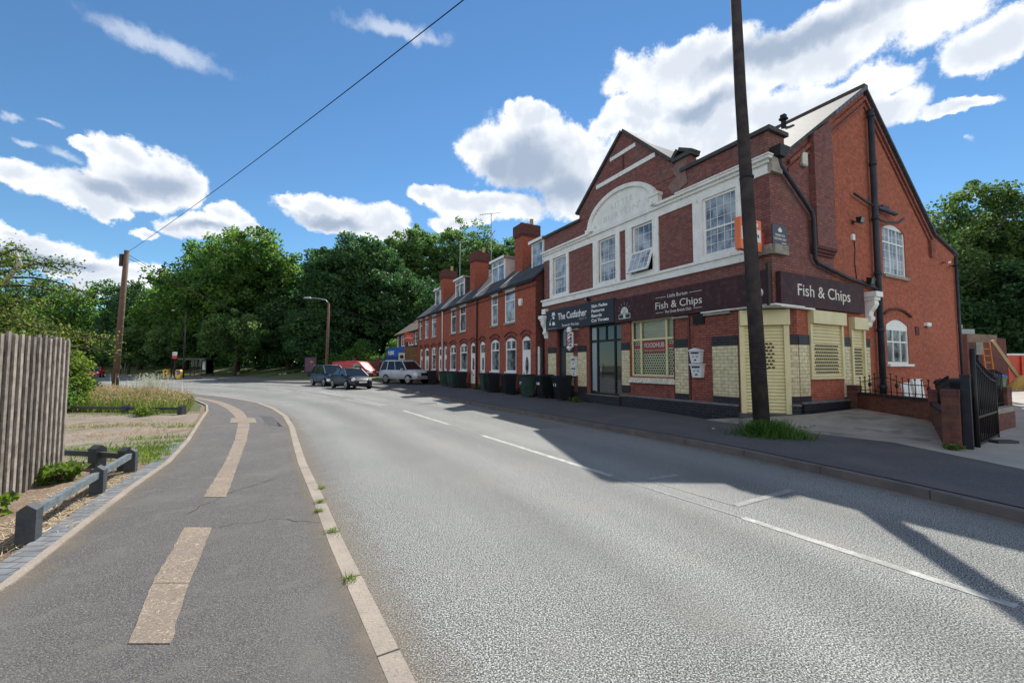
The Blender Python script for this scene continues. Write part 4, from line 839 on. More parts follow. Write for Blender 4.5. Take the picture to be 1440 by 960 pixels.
b = MB(); b.lathe(c0 + Z * .62, [(.12, 0), (.12, .05), (.09, .07), (.12, .12), (.1, .19), (.04, .23)], 18); b.build('end_cap', WHITE, bp_); b = MB(); b.lathe(c0 - Z * .2, [(.02, 0), (.06, .04), (.1, .1), (.12, .14), (.12, .2)], 18); b.build('end_cap', WHITE, bp_)
b = MB(); b.fbox(F, 8.33, 8.37, 2.4, 3.05, .3, .36); b.fbox(F, 8.35, 8.6, 2.4, 2.44, .3, .34); b.fbox(F, 8.35, 8.6, 3.0, 3.04, .3, .34); b.fbox(F, 8.45, 8.52, 2.5, 2.56, 0, .3); b.build('bracket', WHITE, bp_)
# wall mounted post boxes
WB = mat('white enamel box', (.74, .75, .76), .4, (.6, .61, .62), 5)
def wallbox(u, z, h, label, first, words, w=.40):
    t_ = thing('wall_letter_box', label, 'letter box', (-.01, u, z), 0, 'P', 'white letter boxes on the shop front')
    b = MB(); b.hexa([F.p(u - w * .4, z, 0), F.p(u + w * .4, z, 0), F.p(u + w * .4, z, .13), F.p(u - w * .4, z, .13), F.p(u - w * .5, z + h, 0), F.p(u + w * .5, z + h, 0), F.p(u + w * .5, z + h, .16), F.p(u - w * .5, z + h, .16)]); b.build('box_body', WB, t_, bevel=.008)
    b = MB()
    if first: b.prism(F, [(u - w * .58, z + h), (u + w * .58, z + h), (u + w * .5, z + h + .04), (u, z + h + .1), (u - w * .5, z + h + .04)], 0, .19)
    else: b.fbox(F, u - w * .57, u + w * .57, z + h, z + h + .045, 0, .19)
    b.build('lid', WB, t_); b = MB(); b.fbox(F, u - w * .36, u + w * .36, z + h - .08, z + h - .03, .155, .163); b.build('slot', BLACKTXT, t_); b = MB(); b.fbox(F, u - .04, u + .04, z + .07, z + .11, .13, .15); b.build('lock', BLACKTXT, t_)
    text(words, F, u, z + h * .45, .1, GREYTXT, t_, .157, width=.24)
wallbox(2.33, 1.71, .36, 'upper white letter box on the brick beside the chip shop window', True, '4 8')
wallbox(2.3, 1.27, .37, 'lower white letter box on the brick beside the chip shop window', False, '4 8')
wallbox(8.58, 1.6, .34, 'upper white letter box between the cream piers under the barber pole', True, '5 0', .36)
wallbox(8.56, 1.18, .36, 'lower white letter box between the cream piers under the barber pole', False, '5 2', .36)
# poster in the chip window
po = thing('window_poster', 'red FOODHUB order online poster inside the chip shop window', 'poster', (.1, 4.2, 2.2), 0, 'P')
RED = mat('poster red', (.62, .03, .04), .5); b = MB(); b.fbox(F, 3.7, 4.7, 2.08, 2.5, -.125, -.118); b.build('poster_sheet', RED, po)
text('FOODHUB', F, 4.2, 2.27, .22, WHITETXT, po, -.114, width=.9, bold=.006); text('ORDER ONLINE / DOWNLOAD APP', F, 4.2, 2.13, .08, WHITETXT, po, -.114, width=.92)
for u0, u1, nm in ((4.84, 5.14, 'left'), (3.32, 3.58, 'right')):
    po2 = thing('window_sticker', 'small red sticker strip in the %s light of the chip shop window' % nm, 'sticker', (.1, u0, 2.2), 0, 'P'); b = MB(); b.fbox(F, u0, u1, 2.2, 2.36, -.125, -.118); b.build('sticker_sheet', RED, po2)
    b = MB(); b.fbox(F, u0, u1, 2.19, 2.22, -.117, -.114); b.build('sticker_line', WHITETXT, po2)
# orange projecting box sign
osn = thing('projecting_sign', 'orange and white takeaway box sign projecting from the corner above the chip shop', 'sign', (-.5, .2, 4.6), 0, 'P')
OR = mat('orange sign face', (.80, .19, .045), .4, (.72, .15, .04), 2)
b = MB(); b.box(-1.1, -.22, .12, .27, 4.6, 5.42); b.build('sign_case', OR, osn, bevel=.01)
OF = Fr((-1.06, .12, 0), (1, 0, 0), (0, -1, 0))
b = MB(); b.prism(OF, [(.0, 4.84), (.8, 4.84), (.8, 5.16), (.0, 5.18)], .0, .006); b.build('white_panel', WHITETXT, osn)
text('FISH', OF, .4, 5.24, .14, WHITETXT, osn, .004, width=.6, bold=.005); text('CHICKEN', OF, .4, 4.95, .14, BLACKTXT, osn, .009, width=.64, bold=.004); text('MEAT', OF, .4, 4.66, .14, WHITETXT, osn, .004, width=.5, bold=.005)
b = MB(); b.box(-.22, 0, .16, .23, 4.75, 5.15); b.box(-.23, -.19, .13, .26, 4.7, 5.2); b.build('bracket', mat('red bracket', (.45, .05, .045), .5), osn)
nt_ = thing('notice_board', 'dark parking notice on the brick side wall near the corner', 'notice', (.3, 0, 4.85), 0, 'P')
b = MB(); b.fbox(S_, .0 + .03, .68, 4.84, 5.36, .01, .03); b.build('board', mat('dark slate board', (.06, .065, .085), .5), nt_)
text('PARKING FOR', S_, .355, 5.06, .09, WHITETXT, nt_, .032, width=.42); text('CUSTOMERS ONLY', S_, .355, 4.96, .09, WHITETXT, nt_, .032, width=.56); b = MB(); b.prism(S_, [(.3, 5.18), (.42, 5.18), (.45, 5.24), (.36, 5.31), (.27, 5.24)], .03, .034); b.fbox(S_, .42, .62, 4.88, 4.9, .03, .034); b.build('emblem', WHITETXT, nt_)
al = thing('alarm_box', 'cream alarm box high on the gable wall beside the chimney breast', 'alarm box', (1.6, 0, 7.3), 0, 'P'); b = MB(); b.fbox(S_, 1.47, 1.73, 7.28, 7.64, 0, .09); b.build('alarm_case', mat('cream plastic', (.62, .6, .52), .5), al, bevel=.02); b = MB(); b.fbox(S_, 1.49, 1.71, 7.24, 7.28, .01, .08); b.build('alarm_base', GREYTXT, al)
def flood(name, label, fr, u, z, s=.22, out=.18):
    t_ = thing(name, label, 'floodlight', tuple(fr.p(u, z, 0)), 0, 'P')
    b = MB(); p0 = fr.p(u, z, out); 
    b.hexa([fr.p(u - s / 2, z - s * .4, out - .03), fr.p(u + s / 2, z - s * .4, out - .03), fr.p(u + s / 2, z - s * .5, out + .06), fr.p(u - s / 2, z - s * .5, out + .06), fr.p(u - s / 2, z + s * .4, out - .05), fr.p(u + s / 2, z + s * .4, out - .05), fr.p(u + s / 2, z + s * .3, out + .10), fr.p(u - s / 2, z + s * .3, out + .10)]); b.build('lamp_housing', BLACKM, t_)
    b = MB(); b.hexa([fr.p(u - s * .4, z - s * .38, out + .062), fr.p(u + s * .4, z - s * .38, out + .062), fr.p(u + s * .4, z - s * .38, out + .072), fr.p(u - s * .4, z - s * .38, out + .072), fr.p(u - s * .4, z + s * .24, out + .098), fr.p(u + s * .4, z + s * .24, out + .098), fr.p(u + s * .4, z + s * .24, out + .108), fr.p(u - s * .4, z + s * .24, out + .108)]); b.build('lens', GREYGLASS, t_)
    b = MB(); b.tube([fr.p(u, z - .02, 0), fr.p(u, z - .02, out)], .02, 8); b.fbox(fr, u - .05, u + .05, z - .07, z + .03, 0, .03); b.build('bracket', BLACKM, t_)
flood('floodlight', 'black floodlight in the middle of the gable wall left of the soil pipe', S_, 4.3, 6.1)
flood('floodlight', 'black floodlight above the white console bracket at the end of the side sign', S_, 4.75, 4.25, .26, .2)
flood('floodlight', 'small black lamp on the brick between the string course and the barber sign', F, 7.6, 4.38, .16, .12)
dm = thing('security_camera', 'white dome camera under the fascia near the corner', 'camera', tuple(F.p(.28, 3.5, .13)), 0, 'P'); b = MB(); b.lathe(F.p(.3, 3.56, .13), [(.1, 0), (.1, .05), (.085, .1), (.05, .14), (.01, .15)], 16, F.N); b.build('camera_dome', UPVC, dm); b = MB(); b.lathe(F.p(.3, 3.56, .125), [(.13, 0), (.13, .02), (.1, .025)], 16, F.N); b.build('camera_base', UPVC, dm)
for nm, u, z in (('white security camera under the low eaves of the gable wall', 11.0, 5.55), ('dark security camera at the far corner of the gable wall', 11.75, 5.5)):
    cm = thing('security_camera', nm, 'camera', tuple(S_.p(u, z, 0)), 0, 'P'); b = MB(); b.bar(S_.p(u, z, .12), S_.p(u - .28, z - .06, .3), .08); b.build('camera_body', UPVC if 'white' in nm else BLACKM, cm); b = MB(); b.tube([S_.p(u, z + .02, 0), S_.p(u, z, .16)], .02, 6); b.build('bracket', BLACKM, cm)
cm = thing('security_light', 'small white wall light beside the arched ground floor side window', 'light', tuple(S_.p(9.3, 3.1, 0)), 0, 'P'); b = MB(); b.fbox(S_, 9.1, 9.45, 3.05, 3.17, 0, .1); b.build('lamp_case', UPVC, cm, bevel=.02); b = MB(); b.fbox(S_, 9.15, 9.4, 3.0, 3.05, .01, .08); b.build('lens', GREYGLASS, cm)
cm = thing('junction_box', 'white junction box below the floodlight on the gable wall', 'junction box', tuple(S_.p(4.22, 5.55, 0)), 0, 'P'); b = MB(); b.fbox(S_, 4.15, 4.29, 5.5, 5.68, 0, .06); b.build('box_case', UPVC, cm, bevel=.01)

# ------------------------------------------------------------------ terraced houses
TX = -.3; EV = 6.0; SLP = .86; RX = 3.7
def house(s0, s1, label, doors, wins, ups, dormer=None, chim=None, endwall=False, oval=None, door_m=None, pipe_s=None, pipe_m=None):
    H = thing('terraced_house', label, 'house', (TX, s0, 0), 0, 'P', 'houses of the red brick terrace')
    f = Fr((TX, 0, 0), (0, 1, 0), (-1, 0, 0)); s0_ = s0 + .002; s1_ = s1 - .002
    ops = [(a, b, .14, 3.12) for a, b in doors] + [(a, b, 1.27, 3.12) for a, b in wins] + [(a, b, 3.98, 5.82) for a, b in ups]
    w = MB(); wallgrid(w, f, s0_, s1_, 0, EV, ops, .12)
    for a, b in doors + wins: spandrel(w, f, a, b, 2.93, .19)
    w.build('front_wall', BRT, H)
    w = MB(); zr = EV + (RX - TX) * SLP; bx = 2 * RX - TX
    pl = [(TX, 0), (TX, EV), (RX, zr), (bx, EV), (bx, 0)]
    w.poly([(x, s0_, z) for x, z in pl], (0, -1, 0)); w.poly([(x, s1_, z) for x, z in pl], (0, 1, 0)); w.poly([(bx, s0_, 0), (bx, s1_, 0), (bx, s1_, EV), (bx, s0_, EV)], (1, 0, 0)); w.build('side_walls', BRD if endwall else BRT, H)
    r = MB(); roofslab(r, s0_ - (.12 if endwall else 0), s1_, [(TX - .18, EV - .1), (RX, zr + .02)], .08); roofslab(r, s0_ - (.12 if endwall else 0), s1_, [(RX, zr + .02), (bx + .18, EV - .1)], .08); rf_ = r.build('roof', SLATE, H)
    v = MB(); roofslab(v, s0_ - .06, s0_ + .2, [(TX - .1, EV + .06), (RX, zr + .11)], .05); v.build('party_strip', mat('pale strip', (.42, .42, .39), .85, (.25, .25, .24), 5), rf_) if not endwall else None  # pale strip along the party line on the roof slope
    g = MB(); g.fbox(f, s0_, s1_, EV - .17, EV - .05, .04, .19); g.build('gutter', BLACKM, H)
    for q in ((EV - .42, EV - .34, .04), (.0, .45, .03)): bb = MB(); bb.fbox(f, s0_, s1_, q[0], q[1], 0, q[2]); bb.build('brick_band', BRD, H)
    for a, b in doors + wins: lb = MB(); archband(lb, f, a - .1, b + .1, 3.2, .2, .08, 0, .06); lb.build('arch_label', BRD, H); lb = MB(); archband(lb, f, a, b, 2.96, .19, .14, 0, .012); lb.build('brick_arch', BRD, H)
    for a, b in wins:
        m_ = (a + b) / 2; wn = window(H, f, a, b, 1.27, 3.12, d=-.05, us=(), zs=(2.5,), gm=GREYGLASS, fw=.09, mull=.08)
        x = MB(); x.fbox(f, a + .08, b - .08, 2.95, 3.12, -.08, -.015); x.fbox(f, m_ - .04, m_ + .04, 2.5, 2.96, -.08, -.018); x.build('head', UPVC, wn); x = MB(); x.fbox(f, a - .03, b + .03, 1.2, 1.28, 0, .08); x.build('sill', UPVC, wn)
    for k, (a, b) in enumerate(ups):
        wn = window(H, f, a, b, 3.98, 5.82, d=-.05, zs=(5.2,), gm=NETGLASS if (k + int(s0)) % 2 else GREYGLASS, fw=.08, mull=.07)
        x = MB(); x.fbox(f, a - .12, b + .12, 5.82, 5.92, 0, .1); x.build('lintel', WHITE, wn); x = MB(); x.fbox(f, a - .06, b + .06, 3.88, 3.98, 0, .08); x.build('sill', STONE, wn)
    for k, (a, b) in enumerate(doors):
        D = MB(); D.fbox(f, a, b, .14, 2.4, -.1, -.05); Dr = D.build('door', UPVC, H)
        x = MB(); x.fbox(f, a, a + .06, .14, 3.12, -.09, -.03); x.fbox(f, b - .06, b, .14, 3.12, -.09, -.03); x.fbox(f, a + .06, b - .06, 2.34, 2.42, -.09, -.03); x.fbox(f, a + .06, b - .06, 2.9, 3.12, -.09, -.03); x.build('door_frame', UPVC, Dr)
        x = MB(); x.poly([f.p(a + .05, 2.4, -.07), f.p(b - .05, 2.4, -.07), f.p(b - .05, 3.0, -.07), f.p(a + .05, 3.0, -.07)], f.N); x.build('fanlight', GREYGLASS, Dr)
        m_ = (a + b) / 2; x = MB()
        if oval: x.prism(f, [(m_ + .17 * math.cos(t), 1.62 + .45 * math.sin(t)) for t in [2 * math.pi * q / 18 for q in range(18)]], -.06, -.044)
        else: x.fbox(f, m_ - .16, m_ + .16, 1.35, 2.1, -.06, -.044)
        x.build('door_glass', GREYGLASS, Dr); x = MB(); x.fbox(f, m_ - .13, m_ + .13, .98, 1.04, -.05, -.035); x.fbox(f, b - .17, b - .13, 1.05, 1.25, -.05, -.02); x.build('letter_slot', BLACKTXT, Dr)
    if dormer:
        a, b, cheek = dormer; xf = .7; zb = EV + (xf - TX) * SLP - .05; df = Fr((xf, 0, 0), (0, 1, 0), (-1, 0, 0))
        d_ = MB(); xe = RX - .6; ze = 8.3
        d_.poly([(xf, a, zb), (xf, a, ze), (xe, a, ze), (xe, a, zb + (xe - xf) * SLP)], (0, -1, 0)); d_.poly([(xf, b, zb), (xf, b, ze), (xe, b, ze), (xe, b, zb + (xe - xf) * SLP)], (0, 1, 0)); d_.poly([(xf + .01, a, zb), (xf + .01, b, zb), (xf + .01, b, ze), (xf + .01, a, ze)], (-1, 0, 0))
        DM = d_.build('dormer', mat('pale dormer boards', (.58, .56, .54), .6) if cheek else SLATE, H)
        x = MB(); x.box(xf - .2, xe + .5, a - .12, b + .12, ze - .02, ze + .1); x.build('dormer_roof', mat('dormer felt', (.30, .30, .30), .8), DM)
        x = MB(); x.box(xf - .22, xf - .2, a - .13, b + .13, ze - .06, ze + .1); x.build('fascia_board', UPVC, DM)
        window(DM, df, a, b, zb + .05, ze - .04, d=.04, us=((a + b) / 2,) if b - a > 1.5 else (), zs=((zb + ze) / 2 + .35,) if b - a > 1.5 else (), fw=.09, mull=.08)
    if chim:
        c_ = chim; x = MB(); zb = EV + 1.2 * SLP; x.box(.75, 1.85, c_ - .4, c_ + .5, zb, 9.55); cs = x.build('chimney', BRT, H)
        x = MB(); x.box(.69, 1.91, c_ - .46, c_ + .56, 9.15, 9.25); x.box(.66, 1.94, c_ - .49, c_ + .59, 9.25, 9.85); x.build('chimney_head', BRD, cs)
        for k in range(3):
            x = MB(); x.lathe((1.0 + k * .32, c_ + .05, 9.85), [(.14, 0), (.12, .1), (.11, .15 if k < 2 else .45), (.13, .18 if k < 2 else .5), (.09, .18 if k < 2 else .5)], 12); x.build('chimney_pot', TERRA if k == 2 else BRD, cs)
    if pipe_s:
        x = MB(); x.tube([f.p(pipe_s, .2, .08), f.p(pipe_s, EV - .25, .08), f.p(pipe_s, EV - .12, .12)], .045, 8); x.build('downpipe', pipe_m or BLACKM, H)
    return H
H1 = house(11.45, 15.05, 'end terraced house with oval glazed white door nearest the barber shop', [(11.95, 12.83)], [(13.46, 14.7)], [(13.6, 14.8)], (12.2, 13.4, True), 15.05, True, True)
house(15.05, 18.65, 'second terraced house from the barber shop, with net curtained window and wide pale dormer', [(17.5, 18.27)], [(15.5, 16.65)], [(15.7, 16.6)], (16.65, 18.5, True), None, pipe_s=18.6)
H3 = house(18.65, 22.1, 'third terraced house from the barber shop, with an opened top light upstairs and no dormer', [(19.04, 19.8)], [(20.4, 21.75)], [(20.7, 21.9)], None, 22.05)
ms = MB()
for q in range(16):
    u = 20.2 + q * .11; ms.lathe((TX - .12 + .03 * (q % 3), u, EV - .03 + .01 * (q % 2)), [(.09, 0), (.10, .03), (.06, .07), (.01, .08)], 7)
ms.build('gutter_moss', mat('yellow green moss', (.20, .24, .02), .95, (.10, .13, .02), 8), H3)
house(22.1, 25.45, 'fourth terraced house from the barber shop, with dark cheeked dormer and white downpipe', [(24.55, 25.15)], [(22.55, 23.8)], [(22.6, 23.7)], (23.4, 25.3, False), None, pipe_s=25.4, pipe_m=UPVC)
house(25.45, 29.0, 'fifth terraced house from the barber shop, with a plain slate roof', [(25.75, 26.5)], [(27.2, 28.35)], [(27.25, 28.4)], None, 28.9)
house(29.0, 32.6, 'far end terraced house with two tall pale doors beside the blue shop', [(29.15, 30.4), (31.05, 31.8)], [], [(29.4, 30.3), (31.3, 32.1)], (29.0 + .1, 30.5, True), None)
# alley gate between the shop and the terrace
ag = thing('alley_gate', 'dark wooden gate with white post in the gap beside the barber shop', 'gate', (-.1, 11.3, 0), 0, 'P'); b = MB(); b.box(-.12, -.06, 11.14, 11.42, .12, 2.5); b.build('gate_leaf', mat('dark gate boards', (.03, .028, .03), .8), ag); b = MB(); b.box(-.2, -.12, 11.34, 11.42, .12, 2.55); b.build('post', UPVC, ag)
# small fittings on the terrace
ab = thing('alarm_box', 'white alarm box on the end terraced house between upstairs window and corner', 'alarm box', (TX, 12.9, 4.9), 0, 'P'); fT = Fr((TX, 0, 0), (0, 1, 0), (-1, 0, 0)); b = MB(); b.prism(fT, [(12.75, 4.95), (12.82, 4.75), (13.0, 4.75), (13.07, 4.95), (13.05, 5.12), (12.77, 5.12)], 0, .1); b.build('alarm_case', UPVC, ab)
for (px, py, yy, lab, nm) in ((691, 300, 33.5, 'tall television aerial on the roof behind the second chimney', 'a'), (647, 340, 42, 'thin television aerial on the roof behind the third chimney', 'b')):
    d_ = px_dir(px, py); k = yy / d_.y; top = Vector((d_.x * k, yy, EYE + d_.z * k)); t_ = thing('tv_aerial', lab, 'aerial', (top.x, top.y, 8.6)); b = MB(); b.tube([(top.x, top.y, 8.2), top], .035, 6); b.build('mast', GALV, t_)
    b = MB(); b.tube([top + Vector((-.9, 0, -.12)), top + Vector((.7, 0, .05))], .02, 6); [b.tube([top + Vector((-.9 + q * .2, -.18, -.1 + q * .02)), top + Vector((-.9 + q * .2, .18, -.1 + q * .02))], .012, 5) for q in range(9)]; b.build('aerial_bars', GALV, t_)

# far corner shop
fh = thing('corner_shop_house', 'far red brick house with brown tiled roof and blue shop front below', 'building', (-.1, 32.9, 0), 0, 'P')
w = MB(); fF = Fr((-.1, 0, 0), (0, 1, 0), (-1, 0, 0)); wallgrid(w, fF, 32.7, 42, 0, 5.0, [(33.6, 34.5, 3.6, 4.85), (34.9, 36.9, 3.6, 4.85), (38.3, 39.9, 3.6, 4.85), (41.1, 41.8, 3.6, 4.85)], .1)
w.poly([(-.1, 42, 0), (9, 42, 0), (9, 42, 5), (4.4, 42, 8.3), (-.1, 42, 5)], (0, 1, 0)); w.poly([(-.1, 32.7, 5), (4.4, 32.7, 8.3), (9, 32.7, 5)], (0, -1, 0)); w.poly([(9, 32.7, 0), (9, 42, 0), (9, 42, 5), (9, 32.7, 5)], (1, 0, 0)); w.build('wall', BRD, fh)
r = MB(); roofslab(r, 32.65, 42.2, [(-.35, 4.9), (4.4, 8.35)], .1); roofslab(r, 32.65, 42.2, [(4.4, 8.35), (9.2, 4.9)], .1); r.build('roof', TILE, fh)
b = MB(); b.fbox(fF, 32.7, 42.1, 4.82, 4.98, .1, .25); b.build('fascia_board', BLACKM, fh)
for a, b_ in ((33.6, 34.5), (34.9, 36.9), (38.3, 39.9), (41.1, 41.8)):
    window(fh, fF, a, b_, 3.6, 4.85, d=-.04, fw=.12, us=((a + b_) / 2,) if b_ - a > 1 else (), zs=(4.4,), gm=GREYGLASS)
sn = thing('blue_shop_sign', 'blue fascia reading BAINS over the far corner shop', 'shop sign', (-1.6, 36, 2.5), 0, 'P'); fB = Fr((-1.6, 0, 0), (0, 1, 0), (-1, 0, 0))
BL = mat('bright blue sign', (.02, .11, .48), .4); b = MB(); b.fbox(fB, 32.7, 39.3, 2.5, 3.35, 0, .12); b.build('sign_board', BL, sn)
text('BAINS', fB, 37.4, 2.68, .55, WHITETXT, sn, .124, width=2.6, bold=.02)
b = MB(); b.hexa([fB.p(32.9, 2.0, .1), fB.p(39.3, 2.0, .1), fB.p(39.3, 2.0, .9), fB.p(32.9, 2.0, .9), fB.p(32.9, 2.5, .0), fB.p(39.3, 2.5, .0), fB.p(39.3, 2.5, .1), fB.p(32.9, 2.5, .1)]); b.build('awning', mat('navy awning', (.012, .035, .13), .7), sn)
sf = MB(); sf.box(-1.6, -.11, 32.66, 39.4, .1, 3.3); sf.build('shop_extension', brick('ochre patched brick', (.34, .22, .10), (.24, .12, .07), (.12, .09, .06), stain=(.10, .05, .035), stain_amt=.9), fh)
sf = MB(); sf.fbox(fB, 33.4, 38.9, .8, 1.98, .0, .05); sf.build('shop_window', DGLASS, fh)
es = thing('letting_sign', 'small orange red property sign fixed above the far corner shop', 'sign', (-.9, 32.2, 3.65), 0, 'P'); fE = Fr((-.9, 32.2, 0), (1, 0, 0), (0, -1, 0))
b = MB(); b.fbox(fE, -.75, .05, 3.75, 4.55, 0, .06); b.build('sign_board', mat('orange red sign', (.72, .09, .04), .5), es); text('SOLD', fE, -.35, 4.2, .16, WHITETXT, es, .064, width=.4); b = MB(); b.fbox(fE, -.68, -.02, 4.06, 4.11, .06, .065); b.build('white_line', WHITETXT, es); b = MB(); b.bar((-.85, 32.25, 4.1), (-.3, 32.4, 4.1), .05); b.build('bracket', BLACKM, es)
es = thing('hanging_sign', 'white square hanging sign with dark emblem beside the blue awning', 'sign', (-1.9, 32.5, 2.1), 0, 'P'); fE = Fr((-2.1, 32.5, 0), (1, 0, 0), (0, -1, 0)); b = MB(); b.fbox(fE, 0, .55, 2.1, 2.75, 0, .06); b.build('sign_board', mat('cream sign', (.7, .68, .55), .5), es); b = MB(); b.lathe(fE.p(.27, 2.4, .06), [(.18, 0), (.18, .006), (.01, .006)], 16, fE.N); b.build('emblem', BLACKTXT, es)

# ------------------------------------------------------------------ wheelie bins
def make_bin(m, lidm, label, cat='wheelie bin'):
    t_ = thing('wheelie_bin', label, cat, (0, 0, 0), 0, 'W', 'wheelie bins along the terrace', local=True)
    b = MB(); b.hexa([(-.24, -.22, .08), (.26, -.22, .08), (.26, .22, .08), (-.24, .22, .08), (-.36, -.29, .98), (.33, -.29, .98), (.33, .29, .98), (-.36, .29, .98)])
    b.build('body', m, t_, bevel=.03)
    b = MB(); b.box(-.39, .34, -.31, .31, .96, 1.0); b.build('rim', m, t_, bevel=.01)
    b = MB(); b.hexa([(-.41, -.32, 1.0), (.36, -.32, 1.0), (.36, .32, 1.0), (-.41, .32, 1.0), (-.34, -.27, 1.06), (.34, -.25, 1.09), (.34, .25, 1.09), (-.34, .27, 1.06)]); b.build('lid', lidm, t_, bevel=.015)
    b = MB(); b.tube([(.41, -.25, 1.02), (.41, .25, 1.02)], .018, 8); b.build('handle', lidm, t_)
    for s in (-1, 1):
        b = MB(); b.lathe((.24, s * .27 - .025, .1), [(.1, 0), (.1, .05)], 14, (0, 1, 0)); b.build('wheel', RUBBER, t_)
    return t_
BING = mat('green bin plastic', (.006, .030, .023), .6, (.02, .065, .05), 3); BINK = mat('charcoal bin plastic', (.007, .010, .015), .6, (.016, .019, .024), 3, spec=.2); BINB = mat('blue bin lid', (.02, .05, .14), .4)
protoG = make_bin(BING, BINK, 'dark green wheelie bin with blue lid before the oval glazed door'); protoK = make_bin(BINK, BINK, 'charcoal wheelie bin nearest the barber shop piers')
binspots = [(790.5, 562.5, 'K', 0, 'charcoal wheelie bin nearest the barber shop piers', '1 2'), (766, 558, 'K', .1, 'charcoal wheelie bin with painted number beside the white alley post', '148'), (742, 554.5, 'G', -.05, 'dark green wheelie bin with blue lid before the oval glazed door', '17'),
            (715.5, 550.5, 'K', .05, 'charcoal wheelie bin alone below the first terrace window', ''), (693, 548.5, 'K', 0, 'charcoal wheelie bin right of a green one under the net curtained window', ''), (684, 548, 'G', .1, 'green wheelie bin touching the charcoal one under the net curtained window', ''),
            (648.5, 542.3, 'K', 0, 'charcoal wheelie bin, right one of the group of three below the fourth house', ''), (640, 541.8, 'G', .05, 'green wheelie bin, middle one of the group of three below the fourth house', ''), (636, 541, 'G', .15, 'green wheelie bin, left one of the group of three below the fourth house', ''), (625, 539.5, 'G', 0, 'dark green wheelie bin alone beside the white downpipe', ''), (607, 537, 'K', 0, 'dark bin half hidden behind the silver off-roader', '')]
used = set(); binlist = []
for (px, py, k, r_, lab, num) in binspots:
    pr_ = protoG if k == 'G' else protoK; t_ = pr_ if k not in used else dup(pr_); used.add(k)
    d_ = px_dir(px, 540); kk = (10.62 if px > 760 else 10.3) / (d_.x * math.cos(YAW) + d_.y * math.sin(YAW)); x, y = d_.x * kk, d_.y * kk
    t_.location = (x, y, .12); t_.rotation_euler.z = YAW + r_ + R(-8); t_['label'] = lab
    # keep the bins clear of the wall
    binlist.append((t_, num))
for t_, num in binlist:
    if num:
        OFF[t_.name] = Vector(); text(num, Fr((-.355, 0, 0), (0, 1, .0), (-.97, 0, 0)), 0, .62, .16, WHITETXT, t_, .0, width=.26, bold=.006, name='painted_number')

# ------------------------------------------------------------------ vehicles
def wheel(parent, x, y, r, w, side):
    b = MB(); b.lathe((x, y - w / 2, r), [(r * .8, 0), (r * .97, .01), (r, .04), (r, w - .04), (r * .97, w - .01), (r * .8, w)], 24, (0, 1, 0)); wl = b.build('wheel', RUBBER, parent)
    b = MB(); yy = y + side * (w / 2 + .002)
    b.lathe((x, yy - (.0 if side > 0 else .012), r), [(r * .66, 0), (r * .66, .012), (r * .6, .012)], 20, (0, 1, 0))
    for k in range(5):
        a = 2 * math.pi * k / 5 + .3; b.bar((x, yy + side * .014, r), (x + math.cos(a) * r * .6, yy + side * .014, r + math.sin(a) * r * .6), .07, .02)
    b.build('rim', CHROME, wl)
def loft(mb, secs):
    """secs: list of (x, [(y,z)...]) half rings from bottom centre to top centre; mirrored"""
    rings = []
    for x, half in secs:
        full = [(x, y, z) for y, z in half] + [(x, -y, z) for y, z in reversed(half[1:-1])]
        rings.append(len(mb.v)); mb.v += [Vector(p) for p in full]; n = len(full)
    for a, b in zip(rings, rings[1:]):
        for k in range(n): mb.f.append([a + k, b + k, b + (k + 1) % n, a + (k + 1) % n]); mb.smooth.add(len(mb.f) - 1)
    mb.f.append([rings[0] + k for k in range(n)]); mb.f.append([rings[-1] + k for k in range(n)][::-1])
